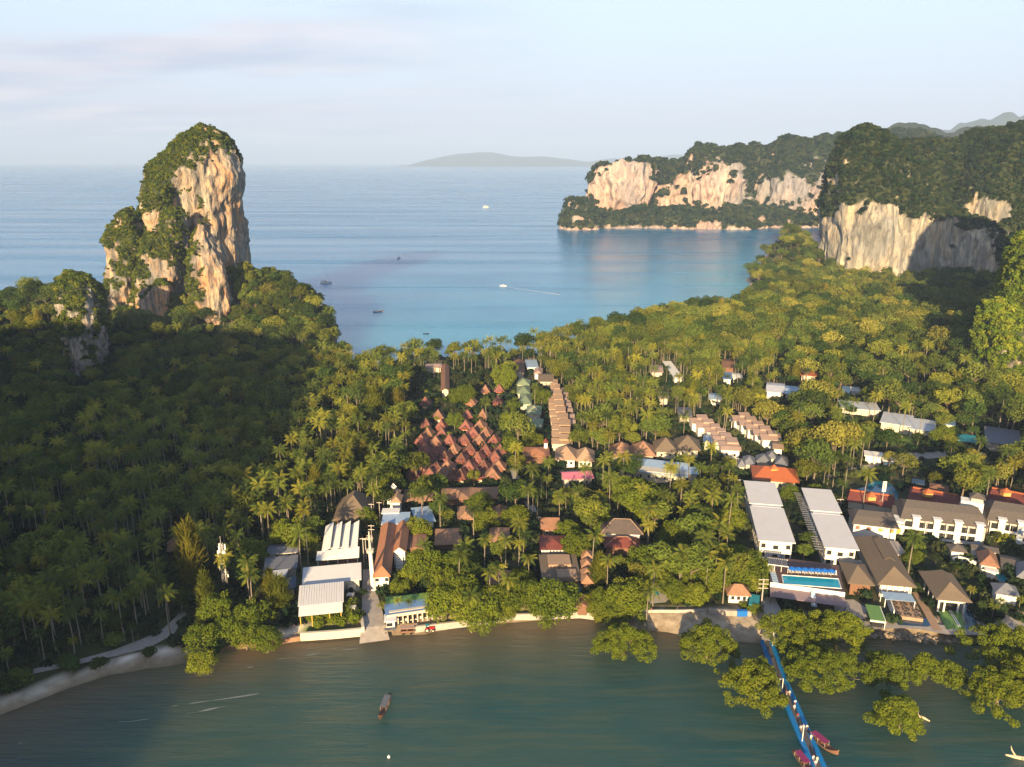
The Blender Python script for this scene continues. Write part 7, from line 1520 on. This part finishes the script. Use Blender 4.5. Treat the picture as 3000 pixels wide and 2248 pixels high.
for f, x, y, s, lb in [(A4,1160,0,1,'') if 0 else (A4,845,845,2.8,'bright round clipped bush beside the longest thatched hall'),(A4,1570,690,3.0,'clipped bush before the right mansard hotel'),(A4,1690,700,2.6,'second clipped bush before the right mansard hotel'),(A2,2150,1140,1.7,'yellow green bush at the edge of the lawn'),(A3,95,1370,2.0,'yellow bush left of the lawn garden wall'),(A3,770,1430,1.2,'small yellow bush on the concrete wall'),(B6,1480,1220,2.2,'leafy bush overhanging the sunlit beach corner'),(B6,800,1150,2.6,'dark bush where the track nears the beach'),(B6,500,1320,2.6,'dark bush between track and left beach'),(B6,690,1310,1.8,'low bush on the bank above the left beach'),(B6,1050,1230,1.6,'scrub by the rubbish heap at the beach top'),(B6,150,1420,2.8,'scrub at the left end of the beach'),(B6,60,1480,2.6,'scrub at the far left above the sand')]: bush(*f(x, y), s, lb, matl='mangrove' if 'yellow' in lb or 'bright' in lb else 'broad')
# ------------------------------------------------------------------ mangroves standing in the water
def mangrove(seed, spread, n_l, hh, label, u, v, grp='mangroves standing in the shallow bay'):
    r = np.random.RandomState(seed); x, y = G(u, v, hh*.35); o = thing('mangrove_tree', label, 'mangrove', (x, y, 0), 0, grp); lobes = []
    for i in range(int(n_l*1.5)):
        a = r.rand()*6.283; q = r.rand()**.5; z0 = 1.0+(hh-1.0)*math.sqrt(max(0, 1-q**2.2)); z = z0*(1-.55*r.rand()**2) if q < .75 else z0*r.uniform(.6, 1.1); wob = 1+.20*math.sin(3*a+seed)+.15*math.sin(5*a+seed*2); lobes.append((spread[0]*q*math.cos(a)*wob, spread[1]*q*math.sin(a)*wob, max(.9, z), .85+.7*r.rand()))
    P_, nn = crown_pts(lobes, int(n_l*230), r, .15, .07); V, Fq = leaf_quads(P_, nn, .34, 1.15, r); ob('crown', mesh_np('crown', V, Fq, [M['mangrove']]), o)
    mb = MB()
    for k in range(5):
        l_ = lobes[r.randint(n_l)]; a = r.rand()*6.28; mb.tube([(math.cos(a)*1.0, math.sin(a)*1.0, -1), (math.cos(a)*.4, math.sin(a)*.4, hh*.3), (l_[0]*.8, l_[1]*.8, l_[2]*.9)], [.22,.17,.06], 5)
    for k in range(7):
        a = r.rand()*6.28; mb.tube([(math.cos(a)*.3, math.sin(a)*.3, 1.2), (math.cos(a)*1.6, math.sin(a)*1.6, .6), (math.cos(a)*2.1, math.sin(a)*2.1, -.8)], .06, 4)
    mb.build('trunk', M['bark2'], o); return o
mangrove(3, (9.2, 5.5), 74, 7.8, 'wide lone mangrove left of all others in the bay', *D5(455,370))
mangrove(4, (7.5, 8.0), 78, 9.5, 'tall mangrove left of the landward pier end', *D5(1110,385))
mangrove(5, (7.5, 7.5), 92, 9.8, 'mangrove touching the left side of the pier', *D5(1450,690))
mangrove(6, (8.8, 8.8), 96, 11.0, 'broad mangrove behind the pier lamp, inland right of it', *D5(1760,300))
mangrove(7, (8.4, 8.2), 84, 11.0, 'mangrove joined to the right of the broad one', *D5(2080,300))
mangrove(8, (11.0, 6.5), 90, 9.5, 'front mangrove of the big clump right of the pier', *D5(1990,580))
mangrove(9, (6.3, 6.4), 62, 8.4, 'mangrove in mid water below the rocky bank', *D6(1120,630))
mangrove(10, (3.5, 4.2), 34, 7.3, 'middle mangrove of the three in open water right', *D6(1400,600))
mangrove(11, (2.6, 3.4), 24, 6.4, 'smallest mangrove at the right of the open water three', *D6(1600,645))
mangrove(12, (5.6, 5.2), 64, 7.8, 'isolated round mangrove next to the driftwood branch', *D6(1190,985))
mangrove(13, (10.0, 9.5), 110, 12.0, 'large dark mangrove under the waterfront palms at right', *D6(2030,470))
mangrove(14, (7.0, 7.5), 84, 10.5, 'mangrove at the bottom of the right clump', *D6(1990,800))
mangrove(15, (7.5, 8.5), 90, 11.2, 'mangrove cut by the right margin', *D6(2200,720))
# ------------------------------------------------------------------ air
mh = bpy.data.materials.new('haze_air'); mh.use_nodes = True; t = mh.node_tree; t.nodes.clear()
o_ = t.nodes.new('ShaderNodeOutputMaterial'); pv = t.nodes.new('ShaderNodeVolumePrincipled')
pv.inputs['Color'].default_value = (.50,.68,1.0, 1); pv.inputs['Density'].default_value = 0.00007; pv.inputs['Anisotropy'].default_value = -0.1
t.links.new(pv.outputs[0], o_.inputs['Volume'])
hz = MB().box(-24200, 24200, -800, 30200, -8, 790).build('haze', mh); tag(hz, 'pale morning haze over land and sea', kind='stuff')
